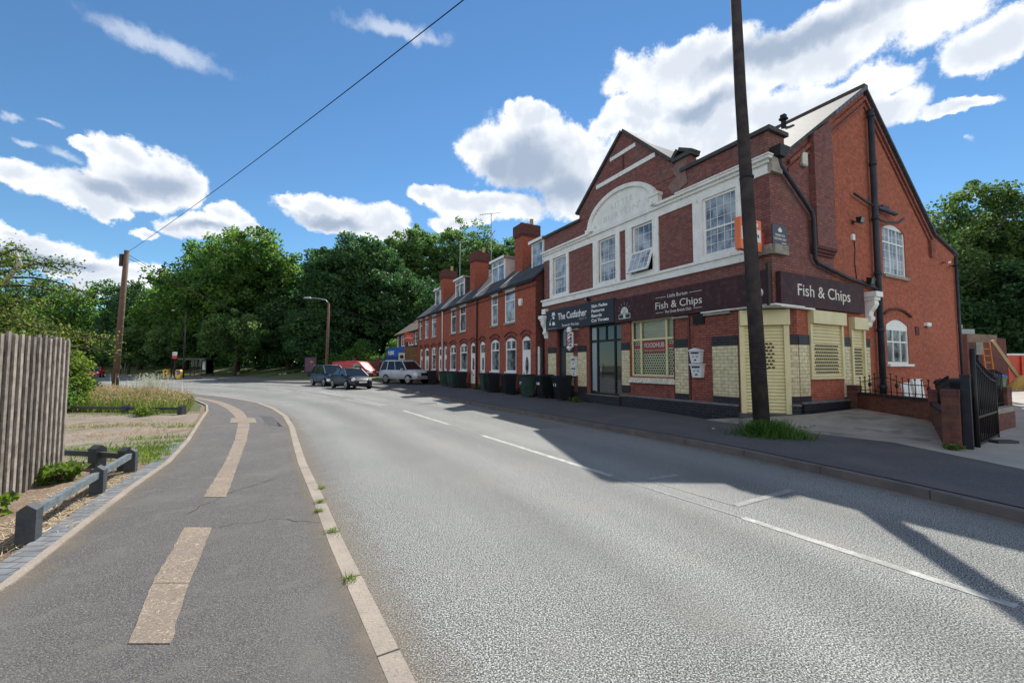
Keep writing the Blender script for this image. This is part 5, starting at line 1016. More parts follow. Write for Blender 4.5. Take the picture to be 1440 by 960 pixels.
def vehicle(label, cat, name, loc, head, paint, L, W, belt, green, rwheel, wb, sill=.22, roofz=1.45, lights='round', extras=None, side_glass=True, plate=True, gz=(.28, .46)):
    """belt: list of (x, z_top, halfwidth factor); green: (rear base x, rear roof x, front roof x, front base x, zbase)"""
    rot = math.atan2(head[1], head[0])
    V = thing(name, label, cat, (loc[0], loc[1], loc[2]), rot, 'W', local=True); hw = W / 2
    b = MB(); secs = []
    for x, zt, f in belt:
        w_ = hw * f; secs.append((x, [(0, sill), (w_ * .86, sill), (w_ * .97, sill + .1), (w_, (sill + zt) / 2), (w_ * .985, zt - .14), (w_ * .90, zt - .02), (w_ * .6, zt + .012), (0, zt + .03)]))
    loft(b, secs); body = b.build('body', paint, V)
    rb, rr, fr_, fb, zb = green; wb_, wt = hw * .91, hw * .70
    def ring(x, w_, z): return [(x, -w_, z), (x, w_, z)]
    g = MB(); g.hexa([(rb, -wb_, zb), (fb, -wb_, zb), (fb, wb_, zb), (rb, wb_, zb), (rr, -wt, roofz - .06), (fr_, -wt, roofz - .06), (fr_, wt, roofz - .06), (rr, wt, roofz - .06)])
    gl = g.build('windows', mat('car window glass', (.012, .015, .018), .06, spec=.45), V)
    r = MB(); xm = (rr + fr_) / 2
    loft(r, [(rr - .05, [(0, roofz - .09), (wt * .9, roofz - .09), (wt * .98, roofz - .06), (wt * .8, roofz - .03), (0, roofz - .02)]), (rr + .2, [(0, roofz - .09), (wt * .97, roofz - .09), (wt * 1.04, roofz - .06), (wt * .85, roofz - .01), (0, roofz)]), (fr_ - .3, [(0, roofz - .09), (wt * .97, roofz - .09), (wt * 1.04, roofz - .06), (wt * .85, roofz - .01), (0, roofz)]), (fr_ + .06, [(0, roofz - .09), (wt * .92, roofz - .09), (wt * .98, roofz - .07), (wt * .8, roofz - .05), (0, roofz - .04)])])
    r.build('roof_panel', paint, V)
    p = MB()
    for s in (-1, 1):
        for (xa, xb) in ((fb, fr_), (rb, rr)): p.bar((xa, s * wb_ * 1.0, zb - .02), (xb, s * wt * 1.0, roofz - .06), .07, .05)
        for q in ((.52,) if side_glass is True else side_glass):
            xa = rb + (fb - rb) * q; xb = rr + (fr_ - rr) * q; p.bar((xa, s * (wb_ + .004), zb - .02), (xb, s * (wt + .004), roofz - .06), .06, .03)
    p.build('pillars', paint, V)
    for x in (-wb / 2, wb / 2):
        for s in (-1, 1): a = MB(); a.lathe((x, s * hw * .96 - (.06 if s > 0 else 0), rwheel), [(rwheel * 1.17, 0), (rwheel * 1.17, .06)], 24, (0, 1, 0)); a.build('wheel_arch', RUBBER, V)
    for x in (-wb / 2, wb / 2):
        for s in (-1, 1): wheel(V, x, s * (hw - .1), rwheel, .21, s)
    xf = L / 2; zf = belt[-2][1]
    for s in (-1, 1):
        h = MB()
        if lights == 'round': h.lathe((xf - .27, s * hw * .66, zf - .03), [(.13, 0), (.13, .1), (.09, .16), (.01, .18)], 14, (1, s * .3, .25))
        else: h.hexa([(xf + .01, s * hw * .48, zf - .27), (xf - .0, s * hw * .86, zf - .27), (xf - .3, s * hw * .965, zf - .27), (xf - .3, s * hw * .48, zf - .27), (xf - .06, s * hw * .48, zf - .09), (xf - .07, s * hw * .86, zf - .09), (xf - .34, s * hw * .96, zf - .09), (xf - .34, s * hw * .48, zf - .09)])
        h.build('headlight', mat('headlight glass', (.7, .72, .72), .12, spec=.9), V)
        m_ = MB(); m_.hexa([(fb - .42, s * hw * .98, zb - .02), (fb - .3, s * hw * .98, zb - .02), (fb - .3, s * (hw + .17), zb), (fb - .42, s * (hw + .17), zb), (fb - .42, s * hw * .98, zb + .12), (fb - .3, s * hw * .98, zb + .12), (fb - .3, s * (hw + .17), zb + .14), (fb - .42, s * (hw + .17), zb + .14)]); m_.build('door_mirror', paint, V, bevel=.02)
    x = MB(); x.box(xf - .2, xf + .012, -hw * .45, hw * .45, *gz); x.build('grille', BLACKM, V, bevel=.01)
    if plate:
        x = MB(); x.box(xf + .0, xf + .022, -.26, .26, .44, .55); x.build('number_plate', WHITETXT, V)
    for s in (-1, 1):
        x = MB(); x.box(-xf - .0, -xf + .1, s * hw * .7 - .12, s * hw * .7 + .12, .75, 1.0); x.build('tail_light', mat('tail lamp', (.4, .02, .02), .3), V)
    dl = MB()
    for s in (-1, 1):
        for q in (fb - .55, (fb + rb) / 2 - .1): dl.box(q, q + .012, s * hw * .995 - .004, s * hw * .995 + .004, sill + .12, zb - .12)
    dl.build('door_seams', BLACKTXT, V)
    return V
def carpaint(name, c): return mat(name, c, .42, tuple(v * .9 for v in c), 1, coat=.15, spec=.35)
vehicle('small black three-door hatchback with bright headlamps parked at the kerb bend', 'car', 'parked_car', (-11.45, 30.5, 0), (.67, -.74), carpaint('black car paint', (.018, .018, .03)), 4.05, 1.72,
        [(-2.0, .62, .80), (-1.9, .92, .93), (-1.3, .98, 1), (0, .95, 1.0), (.9, .90, .99), (1.5, .78, .95), (1.85, .66, .85), (2.0, .5, .66)], (-1.8, -1.15, .25, 1.1, .9), .31, 2.5, roofz=1.44)
vehicle('dark blue people carrier parked directly behind the black hatchback', 'car', 'parked_car', (-14.75, 34.6, 0), (.67, -.74), carpaint('dark blue car paint', (.02, .045, .08)), 4.4, 1.8,
        [(-2.2, .7, .85), (-2.1, 1.0, .95), (-1.4, 1.03, 1), (0, 1.0, 1), (1.2, .98, .98), (1.8, .86, .93), (2.12, .68, .82), (2.2, .5, .66)], (-2.1, -1.75, .4, 1.45, .98), .32, 2.7, roofz=1.66, lights='long', side_glass=(.28, .58))
V = vehicle('silver off-roader with roof rails parked on the pavement before the terrace', 'car', 'off_road_vehicle', (-8.74, 35.15, .12), (.8, -.6), carpaint('silver car paint', (.44, .47, .52)), 4.75, 1.86,
        [(-2.36, .9, .92), (-2.3, 1.14, .97), (-1.5, 1.17, 1), (0, 1.16, 1), (.95, 1.15, .98), (1.5, 1.13, .97), (2.0, 1.07, .95), (2.28, .98, .9), (2.38, .72, .86)], (-2.28, -2.05, .34, 1.12, 1.13), .40, 2.78, sill=.42, roofz=1.9, lights='long', side_glass=(.27, .6), gz=(.68, .9))
b = MB(); [b.tube([(-1.9, s * .6, 1.86), (-1.8, s * .6, 1.92), (.1, s * .6, 1.92), (.2, s * .6, 1.86)], .02, 6) for s in (-1, 1)]; [b.bar((q, -.62, 1.94), (q, .62, 1.94), .05, .03) for q in (-1.5, -.3)]; b.build('roof_rails', GALV, V)
b = MB(); b.box(-2.35, 2.38, -.95, .95, .42, .5); b.box(2.3, 2.44, -.8, .8, .42, .66); b.build('bumper_trim', mat('grey bumper', (.24, .25, .27), .5), V)
V = vehicle('red panel van parked side on between the dark cars and the silver off-roader', 'van', 'panel_van', (-17.0, 46.5, .12), (.96, -.28), carpaint('red van paint', (.42, .03, .045)), 4.8, 1.9,
        [(-2.4, 1.8, .93), (-2.3, 1.9, .98), (-1, 1.93, 1), (.4, 1.93, 1), (.95, 1.86, .98), (1.45, 1.42, .96), (1.75, 1.12, .95), (2.2, .95, .9), (2.4, .6, .78)], (.5, .6, .95, 1.55, 1.15), .34, 3.0, sill=.28, roofz=1.86, lights='long', side_glass=())
b = MB(); 
for s in (-1, 1): b.hexa([(.35, s * .955, 1.18), (1.5, s * .93, 1.18), (1.5, s * .90, 1.18), (.35, s * .92, 1.18), (.38, s * .95, 1.68), (1.05, s * .94, 1.70), (1.05, s * .9, 1.70), (.38, s * .92, 1.68)])
b.build('cab_windows', DGLASS, V)
vehicle('red car partly hidden behind the hedge at the far left junction', 'car', 'parked_car', (-55.2, 56.5, 0), (.6, -.8), carpaint('bright red paint', (.5, .03, .03)), 4.1, 1.75,
        [(-2.0, .62, .80), (-1.9, .92, .93), (-1.3, .98, 1), (0, .95, 1.0), (.9, .90, .99), (1.5, .78, .95), (1.85, .66, .85), (2.0, .5, .66)], (-1.8, -1.15, .25, 1.1, .9), .31, 2.5, roofz=1.46)

# ------------------------------------------------------------------ poles, cables, street furniture
tp = thing('utility_pole', 'brown wooden telegraph pole standing on the left grass verge', 'pole', (-24.1, 26, .1)); b = MB()
b.tube([(-24.1, 26, 0), (-23.95, 26, 4.3), (-23.78, 26, 8.7)], [.17, .155, .13], 14); b.build('pole_shaft', POLEW, tp)
b = MB(); b.box(-24.1, -23.9, 25.85, 25.95, 7.7, 8.45); b.build('terminal_box', BLACKM, tp); b = MB(); [b.bar((-23.95 + .01 * k, 25.95, 3 + k * .5), (-23.7 + .01 * k, 25.95, 3 + k * .5), .03) for k in range(9)]; b.build('climbing_steps', GALV, tp)
bp2 = thing('street_pole', 'tall dark weathered pole standing in a grass clump before the chip shop', 'pole', (5.68, 9.78, .12)); b = MB()
b.tube([(5.68, 9.78, 0), (5.56, 9.78, 4), (5.42, 9.78, 8), (5.36, 9.78, 10.8)], [.175, .15, .125, .115], 16); b.build('pole_shaft', POLEG, bp2)
b = MB(); b.lathe((5.65, 9.78, 1.55), [(.185, 0), (.185, .03)], 16); b.lathe((5.5, 9.78, 6.0), [(.155, 0), (.155, .05)], 16); b.build('pole_band', BLACKM, bp2)
def cable(name, label, a, b, sag, r=.014, n=16):
    a = Vector(a); b = Vector(b); m_ = MB(); m_.tube([a.lerp(b, i / n) - Z * sag * 4 * (i / n) * (1 - i / n) for i in range(n + 1)], r, 5); o = m_.build(name, RUBBER, loc=tuple(a)); return tag(o, label, 'cable')
pt = Vector((-23.8, 26, 8.55)); d_ = px_dir(478, 139); k = (8.75 - EYE) / d_.z; mid = Vector((d_.x * k, d_.y * k, 8.75)); end = pt + (mid - pt) * 1.7; end.z = 9.6
cable('overhead_cable', 'long black service cable running from the wooden telegraph pole up over the road', pt, end, .35, .012)
lp = thing('street_lamp', 'tall brown lamp column with curved arm behind the parked dark cars', 'street lamp', (-17.6, 40.5, .12)); b = MB(); b.tube([(-17.6, 40.5, 0), (-17.5, 40.5, 7.5)], [.15, .1], 12); b.build('column', POLEW, lp)
b = MB(); b.tube([(-17.5, 40.5, 7.5), (-17.8, 40.5, 7.85), (-18.6, 40.5, 8.0), (-19.4, 40.5, 8.05)], [.05, .045, .04, .035], 8); b.build('arm', GALV, lp); b = MB(); b.hexa([(-19.9, 40.35, 7.98), (-19.2, 40.35, 7.98), (-19.2, 40.65, 7.98), (-19.9, 40.65, 7.98), (-19.8, 40.4, 8.12), (-19.3, 40.4, 8.14), (-19.3, 40.6, 8.14), (-19.8, 40.6, 8.12)]); b.build('lamp_head', GALV, lp)
cable('overhead_cable', 'upper black wire from the lamp column to the far corner shop eaves', (-17.5, 40.5, 7.4), pw(-.3, 33.2, 5.6), .5, .02)
cable('overhead_cable', 'lower black wire from the lamp column to the far end terraced house', (-17.5, 40.5, 7.0), pw(-.35, 32.0, 5.7), .9, .02)
cable('overhead_cable', 'upper wire from the telegraph pole towards the far trees', (-23.8, 26, 8.5), (-34, 62, 7.2), .6, .015)
cable('overhead_cable', 'lower wire from the telegraph pole towards the far trees', (-23.8, 26, 8.3), (-30, 60, 7.0), .9, .015)
for (px, yy, hh, lab) in ((259, 51, 8.0, 'dark lamp column near the yellow bollards at the junction'), (177, 76, 6.6, 'slim grey lamp column far off beside the wood')):
    x = (px - 720) / 600 * yy; t_ = thing('street_lamp', lab, 'street lamp', (x, yy, .1)); b = MB(); b.tube([(x, yy, 0), (x, yy, hh)], [.11, .07], 10); b.build('column', GALV if px < 200 else POLEG, t_); b = MB(); b.tube([(x, yy, hh), (x - .3, yy, hh + .15), (x - 1.3, yy, hh + .2)], .03, 6); b.build('arm', POLEG, t_); b = MB(); b.box(x - 1.7, x - 1.3, yy - .08, yy + .08, hh + .14, hh + .24); b.build('lamp_head', GALV, t_)
# bus shelter
sh = thing('bus_shelter', 'dark framed glass bus shelter in front of the wood', 'bus shelter', (-43.2, 58.5, .12)); x0, x1, y0, y1 = -44.7, -41.5, 58, 59.4
b = MB(); [b.box(x - .04, x + .04, y - .04, y + .04, .1, 2.35) for x in (x0, (x0 + x1) / 2, x1) for y in (y0, y1)]; b.box(x0, x1, y1 - .03, y1 + .03, .4, .46); b.build('frame', BLACKM, sh)
b = MB(); b.box(x0 - .5, x1 + .1, y0 - .3, y1 + .15, 2.35, 2.55); b.build('canopy', mat('shelter canopy', (.07, .075, .08), .5), sh); b = MB(); b.box(x0, x1, y1 - .01, y1 + .01, .46, 2.3); b.box(x1 - .01, x1 + .01, y0, y1, .46, 2.3); b.build('glass_panels', CLEAR, sh)
b = MB(); b.box(x0 + .3, x1 - .6, y1 - .5, y1 - .15, .5, .58); b.build('bench', mat('red bench', (.25, .06, .05), .5), sh); b = MB(); b.box(-43.0, -42.6, y1 - .05, y1 - .02, 1.0, 2.1); b.build('timetable', WHITETXT, sh)
bf = thing('bus_stop_flag', 'bus stop pole with white and red flag beside the shelter', 'bus stop', (-43.4, 54.5, .1)); b = MB(); b.tube([(-43.4, 54.5, 0), (-43.4, 54.5, 3.3)], .04, 8); b.build('post', BLACKM, bf); b = MB(); b.box(-43.35, -42.75, 54.47, 54.53, 2.85, 3.3); b.build('white_panel', WHITETXT, bf); b = MB(); b.box(-43.35, -42.75, 54.46, 54.54, 2.45, 2.84); b.build('red_panel', RED, bf); text('BUS', Fr((-43.35, 54.47, 0), (1, 0, 0), (0, -1, 0)), .3, 2.98, .2, BLACKTXT, bf, .004, width=.4)
# yellow bollards
isl = MB(); isl.lathe((-39.6, 50.2, 0), [(2.6, 0), (2.6, .12), (2.4, .13), (.01, .13)], 24); struct(isl.build('traffic_island', mat_kerb2))
YEL = mat('yellow bollard plastic', (.72, .42, .01), .45)
for (px, yy, lab, rnd) in ((235, 51.5, 'yellow bollard with dark panel, left one on the traffic island', False), (252.8, 48.5, 'yellow bollard with blue arrow disc, right one on the traffic island', True)):
    x = (px - 720) / 600 * yy; t_ = thing('bollard', lab, 'bollard', (x, yy, .12)); fO = Fr((x, yy - .16, 0), (1, 0, 0), (0, -1, 0)); b = MB(); b.prism(Fr((x, yy, 0), (1, 0, 0), (0, -1, 0)), [(-.16, .12), (.16, .12), (.3, .45), (.31, .95), (.2, 1.12), (-.2, 1.12), (-.31, .95), (-.3, .45)], -.15, .15); b.build('shell', YEL, t_, bevel=.02)
    b = MB()
    if rnd: b.lathe(fO.p(0, .78, .0), [(.25, 0), (.25, .01), (.01, .01)], 20, fO.N)
    else: b.fbox(fO, -.06, .1, .3, 1.0, 0, .012)
    b.build('sign_disc', mat('traffic blue', (.015, .06, .3), .4) if rnd else BLACKM, t_)
    if rnd: b = MB(); b.bar(fO.p(.1, .9, .014), fO.p(-.1, .66, .014), .05, .01); b.bar(fO.p(-.12, .64, .014), fO.p(.04, .64, .014), .05, .01); b.bar(fO.p(-.12, .64, .014), fO.p(-.12, .8, .014), .05, .01); b.build('arrow', WHITETXT, t_)
# advertising panel
adp = thing('advert_panel', 'freestanding dark purple advertising panel on the far grass', 'advert panel', (-23.3, 49.5, .2)); fA = Fr((-23.3, 49.5, 0), (1, .05, 0), (-.05, -1, 0))
b = MB(); b.fbox(fA, -.7, .7, .75, 2.6, -.1, .1); b.build('case', BLACKM, adp); b = MB(); b.fbox(fA, -.3, .3, .1, .75, -.08, .08); b.build('leg', BLACKM, adp)
b = MB(); b.fbox(fA, -.6, .6, .9, 2.48, .1, .108); b.build('poster', mat('purple poster', (.035, .02, .10), .5, (.14, .045, .07), 2.2, contrast=1.5), adp)
for k, zz_ in enumerate((1.9, 1.55)): text('LOVE' if 0 else 'OPEN', fA, 0, zz_ if k == 0 else 1.2, .3, mat('poster orange', (.75, .3, .1), .5), adp, .11, width=.7, bold=.01) if k == 0 else None

# person far off
def person(x, y, z, h, label, shirt, trouser):
    P_ = thing('person', label, 'person', (x, y, z), local=True)
    s = h / 1.75
    J = {'pelvis': (0, 0, .95), 'chest': (0, 0, 1.28), 'neck': (0, 0, 1.48), 'head': (0, -.02, 1.62), 'top': (0, -.01, 1.74), 'hl': (.1, 0, .9), 'kl': (.11, -.06, .5), 'al': (.11, .04, .08), 'tl': (.12, -.12, .04), 'hr': (-.1, 0, .9), 'kr': (-.11, .04, .5), 'ar': (-.11, .16, .1), 'tr': (-.12, .02, .04),
         'sl': (.19, 0, 1.42), 'el': (.25, .03, 1.14), 'wl': (.26, -.08, .9), 'fl': (.26, -.11, .8), 'sr': (-.19, 0, 1.42), 'er': (-.25, .02, 1.14), 'wr': (-.26, -.06, .9), 'fr': (-.26, -.09, .8)}
    rad = {'pelvis': .15, 'chest': .15, 'neck': .06, 'head': .1, 'top': .07, 'hl': .1, 'kl': .065, 'al': .045, 'tl': .04, 'hr': .1, 'kr': .065, 'ar': .045, 'tr': .04, 'sl': .07, 'el': .045, 'wl': .03, 'fl': .035, 'sr': .07, 'er': .045, 'wr': .03, 'fr': .035}
    E_ = [('pelvis', 'chest'), ('chest', 'neck'), ('neck', 'head'), ('head', 'top'), ('pelvis', 'hl'), ('hl', 'kl'), ('kl', 'al'), ('al', 'tl'), ('pelvis', 'hr'), ('hr', 'kr'), ('kr', 'ar'), ('ar', 'tr'), ('chest', 'sl'), ('sl', 'el'), ('el', 'wl'), ('wl', 'fl'), ('chest', 'sr'), ('sr', 'er'), ('er', 'wr'), ('wr', 'fr')]
    ks = list(J); me = bpy.data.meshes.new('body'); me.from_pydata([tuple(c * s for c in J[k]) for k in ks], [(ks.index(a), ks.index(b)) for a, b in E_], [])
    o = bpy.data.objects.new('body', me); col.objects.link(o); o.parent = P_; m_ = o.modifiers.new('skin', 'SKIN')
    for i, k in enumerate(ks): me.skin_vertices[0].data[i].radius = (rad[k] * s, rad[k] * s)
    me.skin_vertices[0].data[0].use_root = True
    sb = o.modifiers.new('sub', 'SUBSURF'); sb.levels = 1; sb.render_levels = 1; me.materials.append(mat('skin', (.45, .28, .2), .6))
    b = MB(); b.tube([(0, 0, .93 * s), (0, 0, 1.1 * s), (0, 0, 1.3 * s), (0, 0, 1.46 * s)], [.19 * s, .18 * s, .21 * s, .1 * s], 12); b.build('shirt', shirt, P_)
    b = MB(); [b.tube([(q * .09 * s, 0, .96 * s), (q * .11 * s, (-.05 if q > 0 else .03) * s, .5 * s), (q * .11 * s, (.04 if q > 0 else .15) * s, .1 * s)], [.12 * s, .09 * s, .07 * s], 10) for q in (-1, 1)]; b.build('trousers', trouser, P_)
    b = MB(); b.lathe((0, .01, 1.64 * s), [(.1 * s, 0), (.115 * s, .06 * s), (.09 * s, .12 * s), (.02, .14 * s)], 12); b.build('hair', BLACKTXT, P_)
    return P_
person(-66.5, 72.5, .12, 1.75, 'distant person in a pale top and dark trousers walking near the wood', mat('pale top', (.6, .58, .62), .8), mat('dark trousers', (.02, .02, .03), .8))

# ------------------------------------------------------------------ right hand garden wall, railings, gate, yard
gw = thing('garden_wall', 'low brick garden wall with piers running out from the side wall', 'wall', (9.9, 9.8, .1))
def wseg(mb, a, b, w, z0a, z0b, z1a, z1b):
    a = Vector((*a, 0)); b = Vector((*b, 0)); t = (b - a).normalized(); n = Vector((-t.y, t.x, 0)) * w / 2
    mb.hexa([a - n + Z * z0a, b - n + Z * z0b, b + n + Z * z0b, a + n + Z * z0a, a - n + Z * z1a, b - n + Z * z1b, b + n + Z * z1b, a + n + Z * z1a])
W0, W1, W2 = (10.2, 12.9), (9.79, 9.9), (8.2, 8.05)
b = MB(); wseg(b, W0, W1, .2, .1, .1, .80, .80); wseg(b, W1, W2, .22, 0, 0, .74, .74); b.build('low_wall', BRG, gw)
b = MB(); wseg(b, W0, W1, .25, .80, .80, .86, .86); wseg(b, W1, W2, .25, .74, .74, .80, .80); b.build('wall_coping', BLUE, gw)
def pier(parent, c, w, z0, z1, rot=0, cap=True):
    t_ = MB(); m_ = Matrix.Rotation(rot, 3, 'Z'); P_ = [m_ @ Vector((i * w / 2, j * w / 2, 0)) + Vector((*c, 0)) for i, j in ((-1, -1), (1, -1), (1, 1), (-1, 1))]
    t_.hexa([p + Z * z0 for p in P_] + [p + Z * (z1 - .14) for p in P_]); pb = t_.build('pier', BRG, parent)
    t_ = MB(); P2 = [m_ @ Vector((i * (w / 2 + .006), j * (w / 2 + .006), 0)) + Vector((*c, 0)) for i, j in ((-1, -1), (1, -1), (1, 1), (-1, 1))]; t_.hexa([p + Z * (z1 - .14) for p in P2] + [p + Z * z1 for p in P2]); t_.build('pier_cap', BRD if c != W0 else BLUE, pb)
pier(gw, (10.06, 12.6), .26, .1, 1.06, R(28)); pier(gw, (9.79, 9.9), .23, .0, 1.08, R(32)); pier(gw, (8.13, 7.95), .235, 0, 1.2, R(36))
def railing(name, label, pts, z0, hts, parent=None, n=None, scroll=True, sp=.19):
    t_ = thing(name, label, 'railing', (*pts[0], z0)); a = Vector((*pts[0], 0)); bb_ = Vector((*pts[1], 0)); Lr = (bb_ - a).length; n = int(Lr / sp)
    for i in range(n + 1):
        p = a.lerp(bb_, i / n); hz = hts(i / n); b = MB(); b.tube([p + Z * z0, p + Z * (z0 + hz)], .011, 6); b.lathe(p + Z * (z0 + hz - .01), [(.01, 0), (.028, .012), (.028, .02), (.012, .035)], 8)
        if i % 5 == 2: b.lathe(p + Z * (z0 + hz * .52), [(.011, -.07), (.04, -.02), (.04, .02), (.011, .07)], 8)
        b.build('bar', BLACKM, t_)
    b = MB(); q = [a.lerp(bb_, i / 16) + Z * (z0 + hts(i / 16) - .12) for i in range(17)]; b.tube(q, .012, 5)
    b.tube([a + Z * (z0 + .08), bb_ + Z * (z0 + .08)], .01, 5); b.build('rail', BLACKM, t_); return t_
railing('railing', 'curved top black railing on the garden wall before the side window', [(10.08, 12.4), (9.82, 10.1)], .86, lambda t: .42 + .16 * math.sin(math.pi * min(1, t * 1.3)) ** 2)
railing('railing', 'short black railing between the two nearest brick piers', [(9.68, 9.75), (8.3, 8.15)], .80, lambda t: .42 + .2 * t)
gt = thing('metal_gate', 'black iron gate with sloping top standing open beside its post', 'gate', (8.62, 7.95, .12))
b = MB(); b.hexa([(8.30 + .085 * math.cos(k), 7.84 + .085 * math.sin(k), z) for z in (.05, 1.44) for k in [R(36 + 45 + 90 * q) for q in range(4)]]); b.hexa([(8.30 + .098 * math.cos(k), 7.84 + .098 * math.sin(k), z) for z in (1.44, 1.47) for k in [R(36 + 45 + 90 * q) for q in range(4)]]); b.build('gate_post', mat('dark blue metal', (.010, .016, .028), .5, (.028, .03, .038), 8, spec=.25), gt)
ga, gb_ = Vector((8.52, 7.9, 0)), Vector((10.15, 9.0, 0)); b = MB(); b.tube([ga + Z * .1, ga + Z * 1.95], .04, 8)
b.build('hinge_post', BLACKM, gt); b = MB(); nb = 12
def gh(t): return 1.86 - .46 * t - .07 * math.sin(math.pi * t)
b = MB()
for zz_ in (.2, .68): b.bar(ga + Z * zz_, gb_ + Z * zz_, .02, .04)
q = [ga.lerp(gb_, i / 12) + Z * (gh(i / 12) - .1) for i in range(13)]; b.tube(q, .018, 6); b.tube([gb_ + Z * .15, gb_ + Z * gh(1)], .022, 6); b.build('gate_frame', BLACKM, gt)
for i in range(1, nb):
    p = ga.lerp(gb_, i / nb); b = MB(); b.tube([p + Z * .2, p + Z * gh(i / nb)], .011, 6); b.lathe(p + Z * gh(i / nb), [(.01, 0), (.03, .012), (.03, .02), (.01, .04)], 8); b.build('bar', BLACKM, gt)
b = MB(); b.box(9.3, 9.7, 8.25, 8.42, .12, .2); b.build('gate_stop', mat('dark timber block', (.05, .05, .055), .8), gt)
gw2 = thing('garden_wall', 'short brick wall with end pier behind the open iron gate', 'wall', (11, 9.8, .1)); b = MB(); wseg(b, (10.3, 9.45), (12.1, 10.5), .25, 0, 0, .55, .55); b.build('low_wall', BRG, gw2); b = MB(); wseg(b, (10.3, 9.45), (12.1, 10.5), .28, .55, .55, .66, .66); b.build('wall_coping', STONE, gw2); pier(gw2, (12.2, 10.75), .36, 0, 1.1, .5)
railing('railing', 'dark railing on the short brick wall behind the iron gate', [(10.4, 9.55), (11.9, 10.4)], .66, lambda t: .75 + .12 * math.sin(3 * t), sp=.12)
# boards leaning in the little garden
for i, (u, w_, h_, an, lab) in enumerate(((6.0, .34, .8, .12, 'white ribbed panel leaning on the side wall behind the railing'), (5.25, .24, .7, .0, 'white square board in front of the side wall left of the ribbed panel'))):
    t_ = thing('leaning_board', lab, 'board', (u, -.6, .45), 0, 'P'); fr = Fr((u, -.5, 0), (1, 0, 0), (0, -1, 0)); b = MB(); w2 = w_
    b.hexa([fr.p(-w2, .42, .3), fr.p(w2, .42, .3), fr.p(w2, .42, .36), fr.p(-w2, .42, .36), fr.p(-w2, .42 + h_, .22), fr.p(w2, .42 + h_, .22), fr.p(w2, .42 + h_, .28), fr.p(-w2, .42 + h_, .28)]); b.build('panel', UPVC, t_)
    b = MB(); [b.bar(fr.p(q, .44, .365), fr.p(q, .4 + h_, .288), .03, .02) for q in (-.2, 0, .2)] if i == 0 else b.fbox(fr, -.18, .18, .5, .52, .33, .35); b.build('ribs', WHITE, t_)
# yard things
ybin = dup(protoK); ybin['label'] = 'green wheelie bin with bright blue lid standing in the yard behind the gate'; ybin['group'] = 'bins in the yard'; ybin.location = (18.6, 16.6, .2); ybin.rotation_euler.z = R(60)
for c_ in list(ybin.children):
    if c_.name.startswith('painted'): bpy.data.objects.remove(c_); continue
    c_.data = c_.data.copy(); n_ = c_.name.split('.')[0]
    if n_ == 'lid': c_.data.materials[0] = mat('bright blue lid', (.03, .14, .5), .4)
    if n_ in ('body', 'rim'): c_.data.materials[0] = mat('pale green bin', (.16, .24, .16), .5)
for i, (x, y, lab) in enumerate(((11.5, 11.2, 'dark bin behind the nearest garden railing, left of the gate post'), (12.1, 11.35, 'dark bin behind the gate post, right of its twin'))):
    q = dup(protoK); q.location = (x, y, .2); q.rotation_euler.z = R(40 + 20 * i); q['label'] = lab; q['group'] = 'bins in the yard'; [bpy.data.objects.remove(c_) for c_ in list(q.children) if c_.name.startswith('painted')]
shd = thing('yard_shed', 'brown boarded shed with grey sheet roof at the back of the yard', 'shed', (29.5, 26.5, .2)); b = MB(); b.hexa([(26.9, 25.2, .2), (31.3, 27, .2), (29.5, 31, .2), (25, 29, .2), (26.9, 25.2, 3.5), (31.3, 27, 3.3), (29.5, 31, 3.3), (25, 29, 3.5)]); b.build('shed_wall', mat('red brown boards', (.17, .055, .04), .85, (.10, .035, .03), 3), shd)
b = MB(); b.hexa([(26.9, 25.15, 3.0), (30, 26.4, 3.0), (30, 26.5, 3.0), (26.9, 25.3, 3.0), (26.9, 25.15, 3.5), (30.2, 26.5, 3.5), (30.2, 26.6, 3.5), (26.9, 25.3, 3.5)]); b.build('render_band', mat('old render', (.24, .17, .12), .9, (.15, .10, .08), 3), shd)
b = MB(); b.hexa([(26.2, 26, 3.55), (29.8, 27.4, 3.55), (29, 30, 3.55), (25.2, 29, 3.55), (26.2, 26, 3.85), (29.8, 27.4, 3.95), (29, 30, 3.95), (25.2, 29, 3.85)]); b.build('shed_roof', GALV, shd)
ld = thing('ladder', 'orange ladder standing against the brown yard shed', 'ladder', (28.1, 25.4, .2)); b = MB(); [b.bar((28.0 + q, 25.2, .2), (28.1 + q, 25.5, 3.0), .07) for q in (0, .45)]; [b.bar((28.03, 25.25 + .03 * k, .6 + k * .4), (28.5, 25.25 + .03 * k, .6 + k * .4), .045) for k in range(6)]; b.build('ladder_frame', mat('orange ladder', (.55, .19, .04), .6), ld)
pk = thing('timber_prop', 'long pale timber prop leaning against the yard shed', 'timber', (29.5, 24.8, .2)); b = MB(); b.bar((29.7, 24.7, .2), (28.4, 25.2, 3.1), .14); b.build('beam', mat('pale timber', (.42, .34, .2), .8), pk)
sk = thing('skip', 'red container with white top rail at the back of the yard', 'container', (37, 29.8, .2)); b = MB(); b.hexa([(33.2, 29, .25), (43, 29.5, .25), (43, 31.5, .25), (33.2, 31, .25), (33, 28.9, 2.3), (43.2, 29.4, 2.3), (43.2, 31.6, 2.3), (33, 31.1, 2.3)]); b.build('container_body', mat('bright red steel', (.62, .07, .03), .5), sk); b = MB(); b.hexa([(32.95, 28.85, 2.3), (43.2, 29.35, 2.3), (43.2, 31.6, 2.3), (32.95, 31.1, 2.3), (32.95, 28.85, 2.42), (43.2, 29.35, 2.42), (43.2, 31.6, 2.42), (32.95, 31.1, 2.42)]); b.build('top_rail', WHITE, sk)
